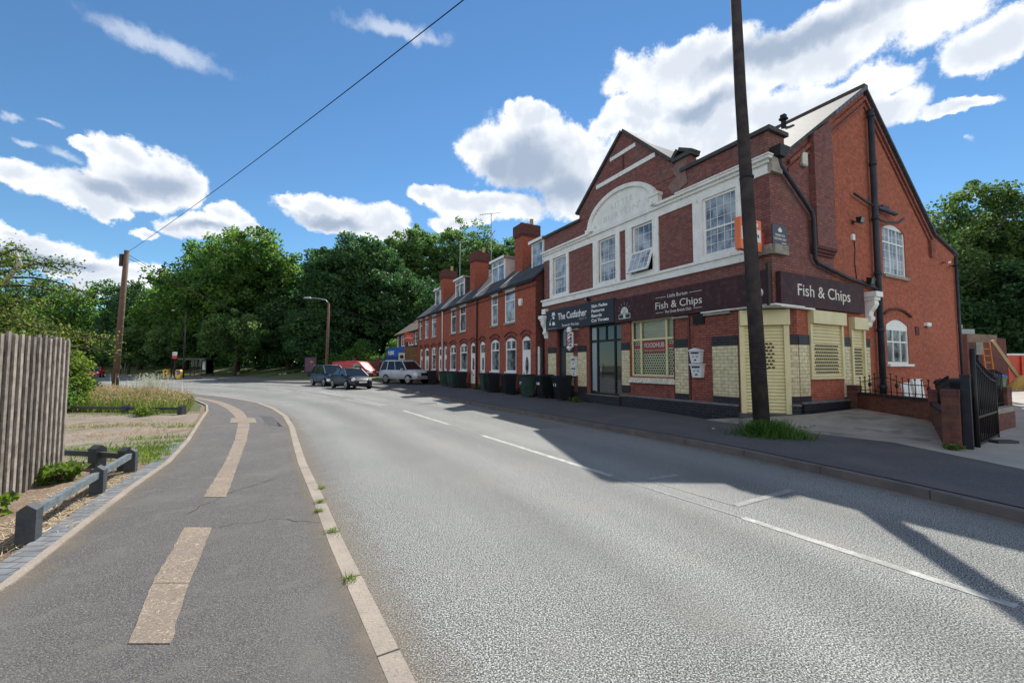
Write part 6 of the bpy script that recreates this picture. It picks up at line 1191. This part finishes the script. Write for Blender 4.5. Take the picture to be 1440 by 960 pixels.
b = MB(); [b.fbox(Fr((33.5, 28.93, 0), (1, .05, 0), (.05, -1, 0)), q, q + .12, .4, 2.25, 0, .07) for q in range(0, 10)]; b.build('ribs', MATS['bright red steel'], sk)
# yellow tarpaulin heap
tb = MB(); N_ = 22; hv = [[0] * (N_ + 1) for _ in range(N_ + 1)]
for i in range(N_ + 1):
    for j in range(N_ + 1):
        u, v = i / N_ * 2 - 1, j / N_ * 2 - 1; e = max(0, 1 - (u * u) ** 1.2 - (v * v) ** 1.2); hv[i][j] = e ** .5 * (1.1 + .25 * math.sin(7 * u + 3 * v) + .18 * math.sin(11 * v - 5 * u + 1) + .3 * math.sin(2.5 * u + .8))
for i in range(N_):
    for j in range(N_): tb.poly([(27.6 + (i + a) / N_ * 6, 22.0 + (j + c) / N_ * 3, .2 + max(hv[i + a][j + c], 0)) for a, c in ((0, 0), (1, 0), (1, 1), (0, 1))], Z, smooth=False)
tag(tb.build('tarpaulin_heap', mat('yellow tarpaulin', (.58, .36, .07), .55, (.40, .24, .06), 1.2), loc=(30, 23, .2)), 'yellow tarpaulin heap lying in the sunlit yard before the red container', 'tarpaulin')
lo = thing('globe_lamp', 'old cream globe lamp on a short post above the gate railings', 'lamp', (15.9, 14.6, .3)); b = MB(); b.tube([(15.9, 14.6, .2), (15.9, 14.6, 2.0)], .05, 8); b.build('post', BLACKM, lo); b = MB(); b.hexa([(15.79, 14.5, 2.0), (15.99, 14.5, 2.0), (15.99, 14.7, 2.0), (15.79, 14.7, 2.0), (15.77, 14.48, 2.42), (16.01, 14.48, 2.42), (16.01, 14.72, 2.42), (15.77, 14.72, 2.42)]); b.build('lamp_shade', mat('aged cream', (.33, .30, .22), .6, (.12, .13, .15), 3), lo, bevel=.05)

# ------------------------------------------------------------------ left timber fence and knee rails
tf = thing('timber_fence', 'tall weathered close board timber fence at the left edge', 'fence', (-6.62, 6.35, .1)); A_ = Vector((-6.62, 6.35, 0)); B_ = Vector((-4.35, 2.45, 0)); t = (B_ - A_).normalized(); nrm = Vector((t.y, -t.x, 0)); nrm = nrm if nrm.dot(-A_) > 0 else -nrm
Lf = (B_ - A_).length; nbd = int(Lf / .078); ff = Fr(A_, t, nrm)
for i in range(nbd):
    b = MB(); u = i * .078; zt = 2.02 + random.uniform(-.035, .025); off_ = .032 if i % 2 else 0
    b.fbox(ff, u, u + (.062 if i % 2 else .085), .06 + random.uniform(0, .03), zt, off_, off_ + .02); b.build('board', WOODF, tf)
b = MB(); [b.fbox(ff, 0, Lf, z, z + .07, -.08, -.01) for z in (.35, 1.05, 1.75)]; b.build('fence_rails', WOODF, tf); b = MB(); [b.fbox(ff, q, q + .1, 0, 2.05, -.18, -.081) for q in (0, 1.8, 3.6)]; b.build('fence_posts', WOODF, tf)
def kneerail(label, posts, rails, hgt=.36, pw_=.16, zr=.30, m=POSTT, rm=RAILT, z0=.1):
    t_ = thing('knee_rail', label, 'knee rail', (*posts[0], z0))
    for i, p in enumerate(posts):
        q = posts[min(i + 1, len(posts) - 1)] if i < len(posts) - 1 else posts[i - 1]; an = math.atan2(q[1] - p[1], q[0] - p[0]); m_ = Matrix.Rotation(an, 3, 'Z'); h = pw_ / 2
        R4 = [m_ @ Vector((a * h, b * h, 0)) + Vector((*p, 0)) for a, b in ((-1, -1), (1, -1), (1, 1), (-1, 1))]; mid = [m_ @ Vector((a * h * .98, 0, 0)) + Vector((*p, z0 + hgt)) for a in (-1, 1)]
        b = MB(); T4 = [v + Z * (z0 + hgt - .05) for v in R4]; b.hexa([v + Z * (z0 - .12) for v in R4] + T4)
        b.poly([T4[0], T4[1], mid[1], mid[0]], Z); b.poly([T4[2], T4[3], mid[0], mid[1]], Z); b.poly([T4[1], T4[2], mid[1]]); b.poly([T4[3], T4[0], mid[0]]); b.build('post', m, t_)
    for (i, j) in rails:
        a = Vector((*posts[i], z0 + zr)); c = Vector((*posts[j], z0 + zr)); b = MB(); b.bar(a, c, .055, .075); b.build('rail', rm, t_)
    return t_
kneerail('near blue grey knee rail with three posts beside the left pavement', [(-4.23, 3.82), (-4.98, 5.22), (-5.55, 6.3)], [(0, 1), (1, 2)], .34, .125, .24)
kneerail('short dark knee rail running back towards the fence end', [(-5.75, 6.45), (-6.35, 6.62), (-7.9, 6.9)], [(0, 1), (1, 2)], .33, .15, .19, rm=POSTT)
kneerail('long low dark knee rail in front of the tall grass', [(-10.37, 13.5), (-12.3, 13.7), (-14.6, 13.95), (-17, 14.1)], [(0, 1), (1, 2), (2, 3)], .30, .16, .18, rm=POSTT)
kneerail('small dark knee rail posts at the bend of the left pavement', [(-11.6, 15.4), (-12.5, 16.7), (-13.6, 18.0)], [(0, 1), (1, 2)], .36, .14, .22, rm=POSTT)

# ------------------------------------------------------------------ vegetation
def cloudmesh(name, V4, m, parent=None, loc=None, off=None):
    """V4: (n,4,3) quads"""
    n = len(V4); me = bpy.data.meshes.new(name); off = np.array(off if off is not None else (0, 0, 0), float)
    v = (V4 - off).reshape(-1, 3); me.vertices.add(n * 4); me.vertices.foreach_set('co', v.ravel().astype(np.float32)); me.loops.add(n * 4); me.loops.foreach_set('vertex_index', np.arange(n * 4, dtype=np.int32)); me.polygons.add(n); me.polygons.foreach_set('loop_start', np.arange(0, n * 4, 4, dtype=np.int32))
    me.update(calc_edges=True); me.materials.append(m); o = bpy.data.objects.new(name, me); col.objects.link(o)
    if parent: o.parent = parent
    if loc is not None: o.location = loc
    return o
def leafquads(P, size, up=0.0, aspect=.6, jitter=.5):
    n = len(P); a = rng.normal(size=(n, 3)); a /= np.linalg.norm(a, axis=1, keepdims=True); c = rng.normal(size=(n, 3)); b = np.cross(a, c); b /= np.linalg.norm(b, axis=1, keepdims=True)
    s = size * (1 - jitter / 2 + jitter * rng.random((n, 1))); a = a * s / 2; b = b * s * aspect / 2
    return np.stack([P - a, P - b * 1.0 + a * .1, P + a, P + b + a * .1], 1)
def crown_points(lobes, nclump, per, cr, fill=.35, flat=.75):
    out = []; vol = np.array([l[3] * l[4] * l[5] for l in lobes]) ** .67; vol = vol / vol.sum()
    for _ in range(nclump):
        l = lobes[rng.choice(len(lobes), p=vol)]; d = rng.normal(size=3); d /= np.linalg.norm(d); r = (rng.random() ** (fill)) * (1 + rng.normal() * .06)
        c = np.array(l[:3]) + d * r * np.array(l[3:6]); rr = cr * rng.uniform(.6, 1.4); q = rng.normal(size=(per, 3)); q /= np.linalg.norm(q, axis=1, keepdims=True); q *= (rng.random((per, 1)) ** .45) * rr; q[:, 2] *= flat
        out.append(c + q)
    return np.concatenate(out)
LG = leafmat('mid green leaves', (.032, .092, .032), (.092, .20, .045), (.18, .28, .06), trans=.58); LD = leafmat('dark green leaves', (.018, .060, .030), (.050, .125, .045), (.09, .17, .05), trans=.48); LY = leafmat('bright leaves', (.05, .10, .018), (.12, .20, .035), (.19, .26, .05), trans=.55)
LR = leafmat('grey green leaves', (.036, .085, .030), (.09, .165, .05), (.14, .20, .06), trans=.5)
LP = leafmat('poplar leaves', (.040, .105, .040), (.105, .20, .06), (.17, .25, .09), trans=.58)
def tree(x, y, z0, h, rx, ry, m, label, nl=9, leaf=.42, ncl=170, per=70, cr=1.5, base=.18, name='tree', trunk_r=.45, seed=None, top_bias=0., cat='tree', fill=.4):
    t_ = thing(name, label, cat, (x, y, z0), group='trees of the wood and yard'); cz = z0 + h * (base + (1 - base) / 2); rz = h * (1 - base) / 2
    lobes = [(x, y, cz, rx * .86, ry * .86, rz * .88)]
    for k in range(nl):
        a = 2 * math.pi * k / nl + random.uniform(-.3, .3); e = random.uniform(-.75, .95); rr = math.sqrt(max(0, 1 - e * e)); s = random.uniform(.32, .46)
        lobes.append((x + math.cos(a) * rx * .64 * rr, y + math.sin(a) * ry * .64 * rr, cz + e * rz * .62, rx * s, ry * s, rz * s * .9))
    P = crown_points(lobes, int(ncl * 1.5), int(per * 1.15), cr * .8, fill); P = P[P[:, 2] > z0 + .2]; leaf = leaf * .8
    cloudmesh('crown', leafquads(P, leaf, aspect=.85), m, t_, off=(x, y, z0))
    b = MB(); b.tube([(x, y, z0 - .2), (x + .1, y, z0 + h * .3), (x - .1, y + .1, z0 + h * .62), (x, y, z0 + h * .85)], [trunk_r, trunk_r * .75, trunk_r * .4, .06], 9)
    for k in range(6):
        a = 2 * math.pi * k / 6 + .4; zb = z0 + h * (.25 + .07 * k); b.tube([(x, y, zb), (x + math.cos(a) * rx * .35, y + math.sin(a) * ry * .35, zb + h * .14), (x + math.cos(a) * rx * .7, y + math.sin(a) * ry * .7, zb + h * .24)], [trunk_r * .4, trunk_r * .25, .05], 6)
    b.build('trunk', BARK, t_)
    return t_
# the wood across the junction
tree(-42.5, 66, .6, 23.2, 11.5, 9, LG, 'huge rounded mid green tree above the bus shelter, tallest of the wood on the left', 13, .5, 560, 85, 1.6, .02)
tree(-22.0, 60, .8, 19.8, 8.2, 7, LD, 'dark rounded tree behind the lamp column', 10, .45, 420, 85, 1.4, .0)
tree(-29.5, 70, .8, 20.5, 7, 6, LG, 'green tree filling the gap behind the dark rounded tree', 9, .45, 240, 80, 1.4, .03)
tree(-15.0, 63, .8, 16, 6, 6, LD, 'dark tree behind the far corner shop', 8, .45, 180, 75, 1.4, .05)
tree(-20.5, 88, 1, 31.5, 9.5, 8, LP, 'tall airy poplar rising behind the dark tree', 12, .5, 520, 75, 1.4, .06, fill=.45)
tree(-9.5, 88, 1, 33, 11, 8, LP, 'tallest airy poplar rising behind the terrace roofs', 13, .5, 620, 75, 1.4, .06, fill=.45)
tree(1.0, 86, 1, 28.5, 8.5, 8, LP, 'airy poplar behind the first chimney of the terrace', 11, .5, 380, 75, 1.3, .06, fill=.45)
tree(-56.5, 74, .6, 17, 8, 7, LG, 'rounded tree left of the huge one behind the bollards', 9, .5, 200, 75, 1.6, .06)
tree(-68, 78, .6, 17, 8, 7, LD, 'dark tree behind the telegraph pole', 9, .5, 200, 75, 1.6, .06)
tree(-80, 80, .6, 18, 8.5, 7, LG, 'tree at the far left above the red car', 9, .5, 190, 75, 1.6, .06)
tree(-94, 84, .6, 19, 9, 7, LD, 'dark tree at the far left seen behind the hawthorn', 9, .5, 180, 70, 1.7, .06)
tree(-37.3, 57.5, .4, 8.8, 4.8, 4, LP, 'small bright tree in front of the huge rounded tree, right of the shelter', 8, .34, 130, 70, .9, .16, trunk_r=.2)
tree(-50.5, 64, .3, 9.3, 4.8, 4, LP, 'small tree left of the bus shelter', 8, .36, 110, 70, 1.0, .14, trunk_r=.2)
tree(-61, 68, .3, 8.0, 4.6, 4, LP, 'small round tree just right of the telegraph pole', 8, .36, 100, 70, 1.0, .14, trunk_r=.2)
tree(-26.0, 56.5, .6, 9, 5, 4, LD, 'low dark tree behind the advertising panel', 8, .4, 130, 75, 1.1, .02, trunk_r=.2)
tree(-33, 63, .6, 13, 6, 4, LD, 'dark tree in shade below the huge rounded tree', 8, .45, 170, 75, 1.3, .0, trunk_r=.3)
# right hand trees behind the yard
tree(33.5, 37, .2, 16.3, 5.5, 5, LR, 'leafy tree rising beside the back corner of the gable', 10, .33, 260, 80, 1.1, .06, trunk_r=.3)
tree(41.5, 38, .2, 18.2, 6, 5, LR, 'taller bright tree at the right edge behind the yard', 10, .35, 280, 80, 1.2, .05, trunk_r=.35)
tree(39.5, 31, .2, 10, 4.5, 3, LD, 'low dark tree behind the red container', 8, .3, 190, 75, .9, .0, trunk_r=.25)
tree(33, 33.5, .2, 9.5, 4.5, 3, LD, 'low dark tree behind the brown yard shed', 8, .3, 190, 75, .9, .0, trunk_r=.25)
tree(49, 37, .2, 15, 6, 5, LR, 'tree at the extreme right behind the red container', 9, .35, 170, 75, 1.2, .02, trunk_r=.35)
tree(27.5, 42, .2, 12.5, 5, 5, LD, 'dark tree behind the shop building seen over the low eaves', 8, .35, 150, 75, 1.1, .02, trunk_r=.3)
tree(60, 40, .2, 15, 6.5, 5, LG, 'tree far to the right beyond the yard', 9, .4, 150, 75, 1.3, .02, trunk_r=.35)
tree(76, 44, .2, 14, 6.5, 5, LR, 'tree farthest to the right beyond the yard', 9, .4, 150, 75, 1.3, .02, trunk_r=.35)
# woodland mass behind the named trees
def hedge(name, label, pts, h, w, m, n, leaf, kind=None, cat='hedge', cr=.5, z0=.1):
    L_ = [Vector((*p, 0)) for p in pts]; P = []
    for a, b in zip(L_, L_[1:]):
        ln = (b - a).length; k = int(n * ln)
        t_ = rng.random((k, 1)); base = np.array(a)[None] * (1 - t_) + np.array(b)[None] * t_; d = (b - a).normalized(); nn = np.array((-d.y, d.x, 0)); hh = h * (.8 + .25 * np.sin(base[:, :1] * 1.3) + .12 * np.sin(base[:, :1] * 3.1))
        P.append(base + nn * (rng.random((k, 1)) - .5) * w + np.array((0, 0, 1)) * (z0 + hh * rng.random((k, 1)) ** .75))
    P = np.concatenate(P); P += rng.normal(size=P.shape) * cr * .2
    o = cloudmesh(name, leafquads(P, leaf), m, loc=tuple(L_[0]), off=tuple(L_[0]))
    if kind: return stuff(o, label, cat)
    return tag(o, label, cat)
hedge('woodland', 'dark mass of woodland undergrowth behind the far trees', [(-130, 104), (-90, 90), (-60, 82), (-40, 75), (-20, 70), (-8, 68)], 11, 3, LD, 360, .8, 'stuff', 'woodland', 1)
hedge('woodland', 'dark undergrowth behind the yard trees', [(26, 44), (36, 42), (52, 41), (66, 44), (90, 44), (130, 30)], 9, 3, LD, 500, .5, 'stuff', 'woodland', 1)
hedge('hedge', 'clipped dark green hedge behind the red van', [(-21.5, 52), (-15.5, 50.5), (-11.5, 49.5)], 4.0, 2.4, LG, 1500, .26)
vw = thing('boundary_wall', 'brown brick boundary wall behind the red van', 'wall', (-15, 49, .1)); b = MB(); wseg(b, (-18.5, 50), (-9.6, 47.6), .25, 0, 0, 2.1, 2.1); b.build('wall_body', BRG, vw); b = MB(); [wseg(b, (-18.5 + q * 3, 49.9 - q * .81), (-18.1 + q * 3, 49.8 - q * .81), .4, 0, 0, 2.5, 2.5) for q in range(4)]; b.build('wall_piers', BRD, vw)

hedge('woodland', 'leaf row added behind the camera, out of view, for dark reflections in the glass', [(-40, 2), (-30, -12), (-18, -22), (0, -30)], 6, 3, LD, 300, .5, 'stuff', 'woodland', 1)  # unseen row put in to darken what the shop glass mirrors
# hawthorn overhanging the fence on the left
ht = thing('hawthorn_tree', 'hawthorn with arching leafy branches overhanging the timber fence', 'tree', (-11.8, 9.3, .1)); bm_ = MB(); LP_ = []
bm_.tube([(-11.8, 9.3, 0), (-11.9, 9.3, 1.2), (-11.7, 9.4, 2.4), (-11.9, 9.3, 3.6)], [.14, .12, .09, .04], 8)
random.seed(5)
for k in range(64):
    a = random.uniform(-1.7, 1.2) if k < 44 else random.uniform(0, 6.28); z = random.uniform(1.2, 4.0); L_ = random.uniform(1.2, 2.9) * (1.05 - z * .05); p = Vector((-11.8, 9.3, z)); el = random.uniform(.1, .8); pts = [p.copy()]
    for s in range(7):
        p = p + Vector((math.cos(a) * math.cos(el), math.sin(a) * math.cos(el), math.sin(el))) * L_ / 7; pts.append(p.copy()); el -= .16; a += random.uniform(-.12, .12)
    bm_.tube(pts, [.03 * (1 - i / 8) + .004 for i in range(8)], 5)
    for i in range(1, 8):
        for q in range(46):
            f = random.random(); c = pts[i - 1].lerp(pts[i], f); LP_.append(c + Vector((random.gauss(0, .11), random.gauss(0, .11), random.gauss(.03, .09))))
bm_.build('trunk', BARK, ht); P = np.array([tuple(v) for v in LP_]); cloudmesh('crown', leafquads(P, .062), leafmat('hawthorn leaves', (.035, .07, .016), (.10, .15, .03), (.19, .23, .06), trans=.55, scale=1.5), ht, off=(-11.8, 9.3, .1))
b = MB(); b.tube([(-10.85, 9.0, 3.35), (-10.5, 9.0, 3.8), (-10.65, 9.05, 4.1)], [.05, .045, .02], 7); b.build('broken_branch', mat('pale dead wood', (.5, .46, .4), .8), ht)
def bush(x, y, z0, rx, rz, m, leaf, n, label, name='bush', cat='bush', per=50, cr=.25):
    t_ = thing(name, label, cat, (x, y, z0)); lobes = [(x + random.uniform(-.4, .4) * rx, y + random.uniform(-.4, .4) * rx, z0 + rz * random.uniform(.6, 1.1), rx * .7, rx * .6, rz * .7) for _ in range(5)]
    P = crown_points(lobes, n, per, cr, .4); P = P[P[:, 2] > z0]; cloudmesh('leaves', leafquads(P, leaf), m, t_, off=(x, y, z0)); b = MB(); [b.tube([(x, y, z0 - .05), (x + random.uniform(-.6, .6) * rx, y + random.uniform(-.4, .4) * rx, z0 + rz * 1.1)], [.02, .006], 5) for _ in range(7)]; b.build('stems', BARK, t_); return t_
bush(-14.9, 14.3, .1, 1.0, 1.2, LY, .11, 170, 'bright green bush just beyond the end of the timber fence', per=60, cr=.3)
bush(-18.0, 15.5, .1, 1.5, 1.7, LY, .13, 160, 'darker green bush behind the bright one beyond the fence', per=60, cr=.4)
bush(-12.6, 10.6, .1, 1.4, 1.1, LG, .09, 150, 'leafy undergrowth behind the timber fence', per=60, cr=.3)
bush(-6.05, 5.75, .1, .34, .12, LY, .10, 22, 'leafy green weed between the fence foot and the knee rail', 'weed_plant', 'plant', 26, .12)
bush(-5.55, 4.55, .1, .25, .1, LY, .08, 12, 'small weed at the foot of the fence near the left edge', 'weed_plant', 'plant', 24, .1)
bush(-11.3, 13.1, .1, .5, .14, LY, .07, 30, 'green weed patch growing through the long low knee rail', 'weed_plant', 'plant', 30, .12)
bush(7.95, 7.75, .12, .16, .06, LG, .05, 12, 'little weed at the foot of the nearest brick pier', 'weed_plant', 'plant', 20, .07)
bush(.35 + 7.7, 12.1, .45, .01, .01, LG, .01, 1, 'tiny weed by the shop side wall', 'weed_plant', 'plant', 2, .01) if 0 else None
pp_ = pw(6.6, -1.6, .42); bush(pp_.x, pp_.y, .4, .45, .16, LG, .08, 26, 'green plant growing behind the garden railing', 'weed_plant', 'plant', 26, .12)
for i, (s, lab) in enumerate(((7.9, 'weed tuft against the wall between the barber door and the last bin'), (13.2, 'weeds between two bins under the first terrace window'), (15.1, 'weeds at the foot of the terrace wall beside the green bin'), (18.3, 'green weeds at the foot of the second house'))):
    q = pw(-.55, s, .12); bush(q.x, q.y, .12, .28, .14, LG, .07, 14, lab, 'weed_plant', 'plant', 22, .1)
def blades(n, region, hmin, hmax, w, lean=.25, z0=.1):
    """n grass blades on random points given by region()"""
    P = np.array([region() for _ in range(n)]); P = np.column_stack([P, np.full(n, z0)]); h = rng.uniform(hmin, hmax, (n, 1)); a = rng.random((n, 1)) * 6.283; d = np.column_stack([np.cos(a[:, 0]), np.sin(a[:, 0]), np.zeros(n)]); l = rng.normal(size=(n, 2)) * lean
    top = P + np.column_stack([l * h, h[:, 0]]); return np.stack([P - d * w / 2, P + d * w / 2, top + d * w * .15, top - d * w * .15], 1)
def inpoly(poly):
    xs = [p[0] for p in poly]; ys = [p[1] for p in poly]
    def f():
        while 1:
            x = random.uniform(min(xs), max(xs)); y = random.uniform(min(ys), max(ys)); c = False; j = len(poly) - 1
            for i in range(len(poly)):
                if (poly[i][1] > y) != (poly[j][1] > y) and x < (poly[j][0] - poly[i][0]) * (y - poly[i][1]) / (poly[j][1] - poly[i][1]) + poly[i][0]: c = not c
                j = i
            if c: return (x, y)
    return f
mead = [(-10.5, 13.9), (-12.3, 16.6), (-14.3, 19), (-16.2, 20.8), (-18.6, 22.4), (-24, 25.6), (-32, 30), (-44, 36), (-44, 26), (-30, 18), (-20, 14.6), (-14.5, 14.2)]
front = [(-10.4, 13.7), (-12.2, 16.4), (-14, 18.6), (-20, 19.5), (-24, 15.5), (-14.6, 14.1)]
GRN = leafmat('green grass blades', (.05, .10, .015), (.12, .19, .035), (.22, .26, .08), scale=.8); DRY = leafmat('dry pink grass heads', (.24, .15, .09), (.42, .29, .19), (.5, .38, .26), scale=.6)
stuff(cloudmesh('meadow_grass', blades(34000, inpoly(mead), .15, .44, .02), GRN, loc=(-15, 18, 0), off=(-15, 18, 0)), 'green rough grass on the left verge behind the knee rail', 'grass')
stuff(cloudmesh('meadow_grass', blades(16000, inpoly(front), .14, .40, .024), GRN, loc=(-12, 15, 0), off=(-12, 15, 0)), 'dense fresh grass at the front edge of the verge', 'grass')
stuff(cloudmesh('dry_grass', np.concatenate([blades(14000, inpoly(mead), .3, .52, .012), leafquads(np.array([(*inpoly(mead)(), random.uniform(.36, .56)) for _ in range(15000)]), .09, aspect=.3)]), DRY, loc=(-15, 18, 0), off=(-15, 18, 0)), 'tall dry pinkish seeding grass on the left verge', 'grass')
def gauss(cx, cy, s): return lambda: (random.gauss(cx, s), random.gauss(cy, s))
stuff(cloudmesh('white_flowering_weeds', np.concatenate([blades(260, gauss(-19.4, 23, .55), .5, 1.15, .02, .15), leafquads(np.array([(*gauss(-19.4, 23, .55)(), random.uniform(.7, 1.2)) for _ in range(220)]), .07)]), leafmat('pale weeds', (.22, .24, .16), (.42, .44, .34), (.5, .5, .42)), loc=(-20, 23, 0), off=(-20, 23, 0)), 'pale flowering weeds rising above the grass by the road', 'weeds')
# grass clump round the pole, tufts, straw
gc = thing('grass_clump', 'lush green grass clump round the foot of the dark pole', 'grass clump', (5.65, 9.4, .12))
cloudmesh('blades', np.concatenate([blades(1900, gauss(5.62, 9.45, .2), .10, .36, .018, .35, .11), blades(500, gauss(5.95, 9.1, .16), .08, .2, .016, .4, .11), blades(500, gauss(5.45, 9.4, .3), .05, .16, .02, .8, .11), leafquads(np.array([(random.gauss(5.65, .28), random.gauss(9.35, .16), random.uniform(.14, .36)) for _ in range(500)]), .05)]), leafmat('lush grass', (.03, .08, .012), (.07, .16, .03), (.12, .22, .05), scale=2), gc, off=(5.65, 9.4, .12))
for (px, py, lab) in ((452, 687, 'small grass tuft in the left kerb joint, third from the camera'), (450, 706, 'small grass tuft in the left kerb joint, second from the camera'), (468, 748, 'largest grass tuft in the left kerb joint'), (490, 816, 'grass tuft in the left kerb nearest the camera'), (448, 720, 'thin grass tuft beside the left kerb')):
    x, y = g_(px, py); s = .035 if 'largest' in lab else .022; o = cloudmesh('grass_tuft', blades(90, gauss(x, y, s), .015, .045, .006, .9, .12), LY, loc=(x, y, .12), off=(x, y, .12)); tag(o, lab, 'grass tuft', 'tufts in the kerb')
def patch(n, cx, cy, sx, sy, ang=0):
    def f():
        u = random.gauss(0, sx); v = random.gauss(0, sy); return (cx + u * math.cos(ang) - v * math.sin(ang), cy + u * math.sin(ang) + v * math.cos(ang))
    return f
gq = []
for (px, py, sx, sy, n) in ((165, 634, .9, .25, 900), (195, 640, .5, .2, 500), (210, 632, .3, .15, 250), (100, 636, .5, .1, 260), (222, 648, .25, .12, 220), (232, 640, .3, .1, 200), (250, 622, .5, .08, 260), (245, 615, .6, .07, 200), (190, 583, 1.1, .15, 400), (262, 600, .5, .08, 160), (150, 600, 1.0, .1, 250)):
    x, y = g_(px, py, .1); f0 = patch(n, x, y, sx, sy, .25)
    def f1(f0=f0):
        while 1:
            q = f0()
            if all((b[0] - a[0]) * (q[1] - a[1]) - (b[1] - a[1]) * (q[0] - a[0]) > .10 * math.dist(a, b) for a, b in zip(L1[4:12], L1[5:13]) if min(a[1], b[1]) - .3 < q[1] < max(a[1], b[1]) + .3): return q
    gq.append(blades(n, f1, .03, .10, .012, .6, .1))
stuff(cloudmesh('ground_weeds', np.concatenate(gq), LY, loc=(-6, 8, 0), off=(-6, 8, 0)), 'low green weed patches scattered in the gravel bay', 'weeds')
st = []
sp0 = [(-4.0, 4.1), (-4.6, 5.2), (-5.3, 6.2), (-5.9, 6.1), (-5.5, 5.2), (-4.7, 3.9), (-4.3, 3.4)]
dq = []
for (px, py, sx, sy, n) in ((150, 612, 1.2, .2, 260), (120, 600, 1.4, .3, 300), (200, 596, .9, .2, 220), (230, 606, .5, .2, 150)):
    x, y = g_(px, py, .1); dq.append(blades(n, patch(n, x, y, sx * .7, sy, .2), .02, .08, .01, .8, .1))
stuff(cloudmesh('dry_weeds', np.concatenate(dq), DRY, loc=(-8, 9, 0), off=(-8, 9, 0)), 'sparse dry tufts scattered over the gravel bay', 'weeds')
f_ = inpoly(sp0); PS = np.array([(*f_(), random.uniform(.102, .125)) for _ in range(1100)]); n_ = len(PS); an = rng.random(n_) * 6.283; dd_ = np.column_stack([np.cos(an), np.sin(an), rng.normal(size=n_) * .12]); ln = rng.uniform(.03, .12, (n_, 1)); nn_ = np.column_stack([-np.sin(an), np.cos(an), np.zeros(n_)]) * .0028
stuff(cloudmesh('straw', np.stack([PS - dd_ * ln - nn_, PS + dd_ * ln - nn_, PS + dd_ * ln + nn_, PS - dd_ * ln + nn_], 1), mat('dry straw', (.55, .45, .29), .9), loc=(-5, 5, 0), off=(-5, 5, 0)), 'dry straw scattered on the soil below the near knee rail', 'straw')
# litter
for i, (px, py, pl, lab) in enumerate(((1003, 603, .12, 'scrap of white litter on the right pavement left of the dark pole'), (1027, 635, 0, 'scrap of white litter on the road by the right kerb'), (68, 748, .1, 'pale pebble on the soil beside the near knee rail'), (683, 552, .12, 'scrap of white litter on the pavement below the bins'), (548, 549, 0, 'scrap of white litter by the kerb before the off-roader'))):
    x, y = g_(px, py, pl); b = MB(); r_ = .05; pts = [(x + r_ * math.cos(a) * random.uniform(.6, 1.3), y + r_ * math.sin(a) * random.uniform(.5, 1)) for a in [k * 1.05 for k in range(6)]]; b.poly([(*p, pl + random.uniform(.005, .025)) for p in pts], Z); b.poly([(*pts[0], pl + .006), (*pts[2], pl + .03), (*pts[4], pl + .006)], Z); tag(b.build('litter', WHITETXT, loc=(x, y, pl)), lab, 'litter')
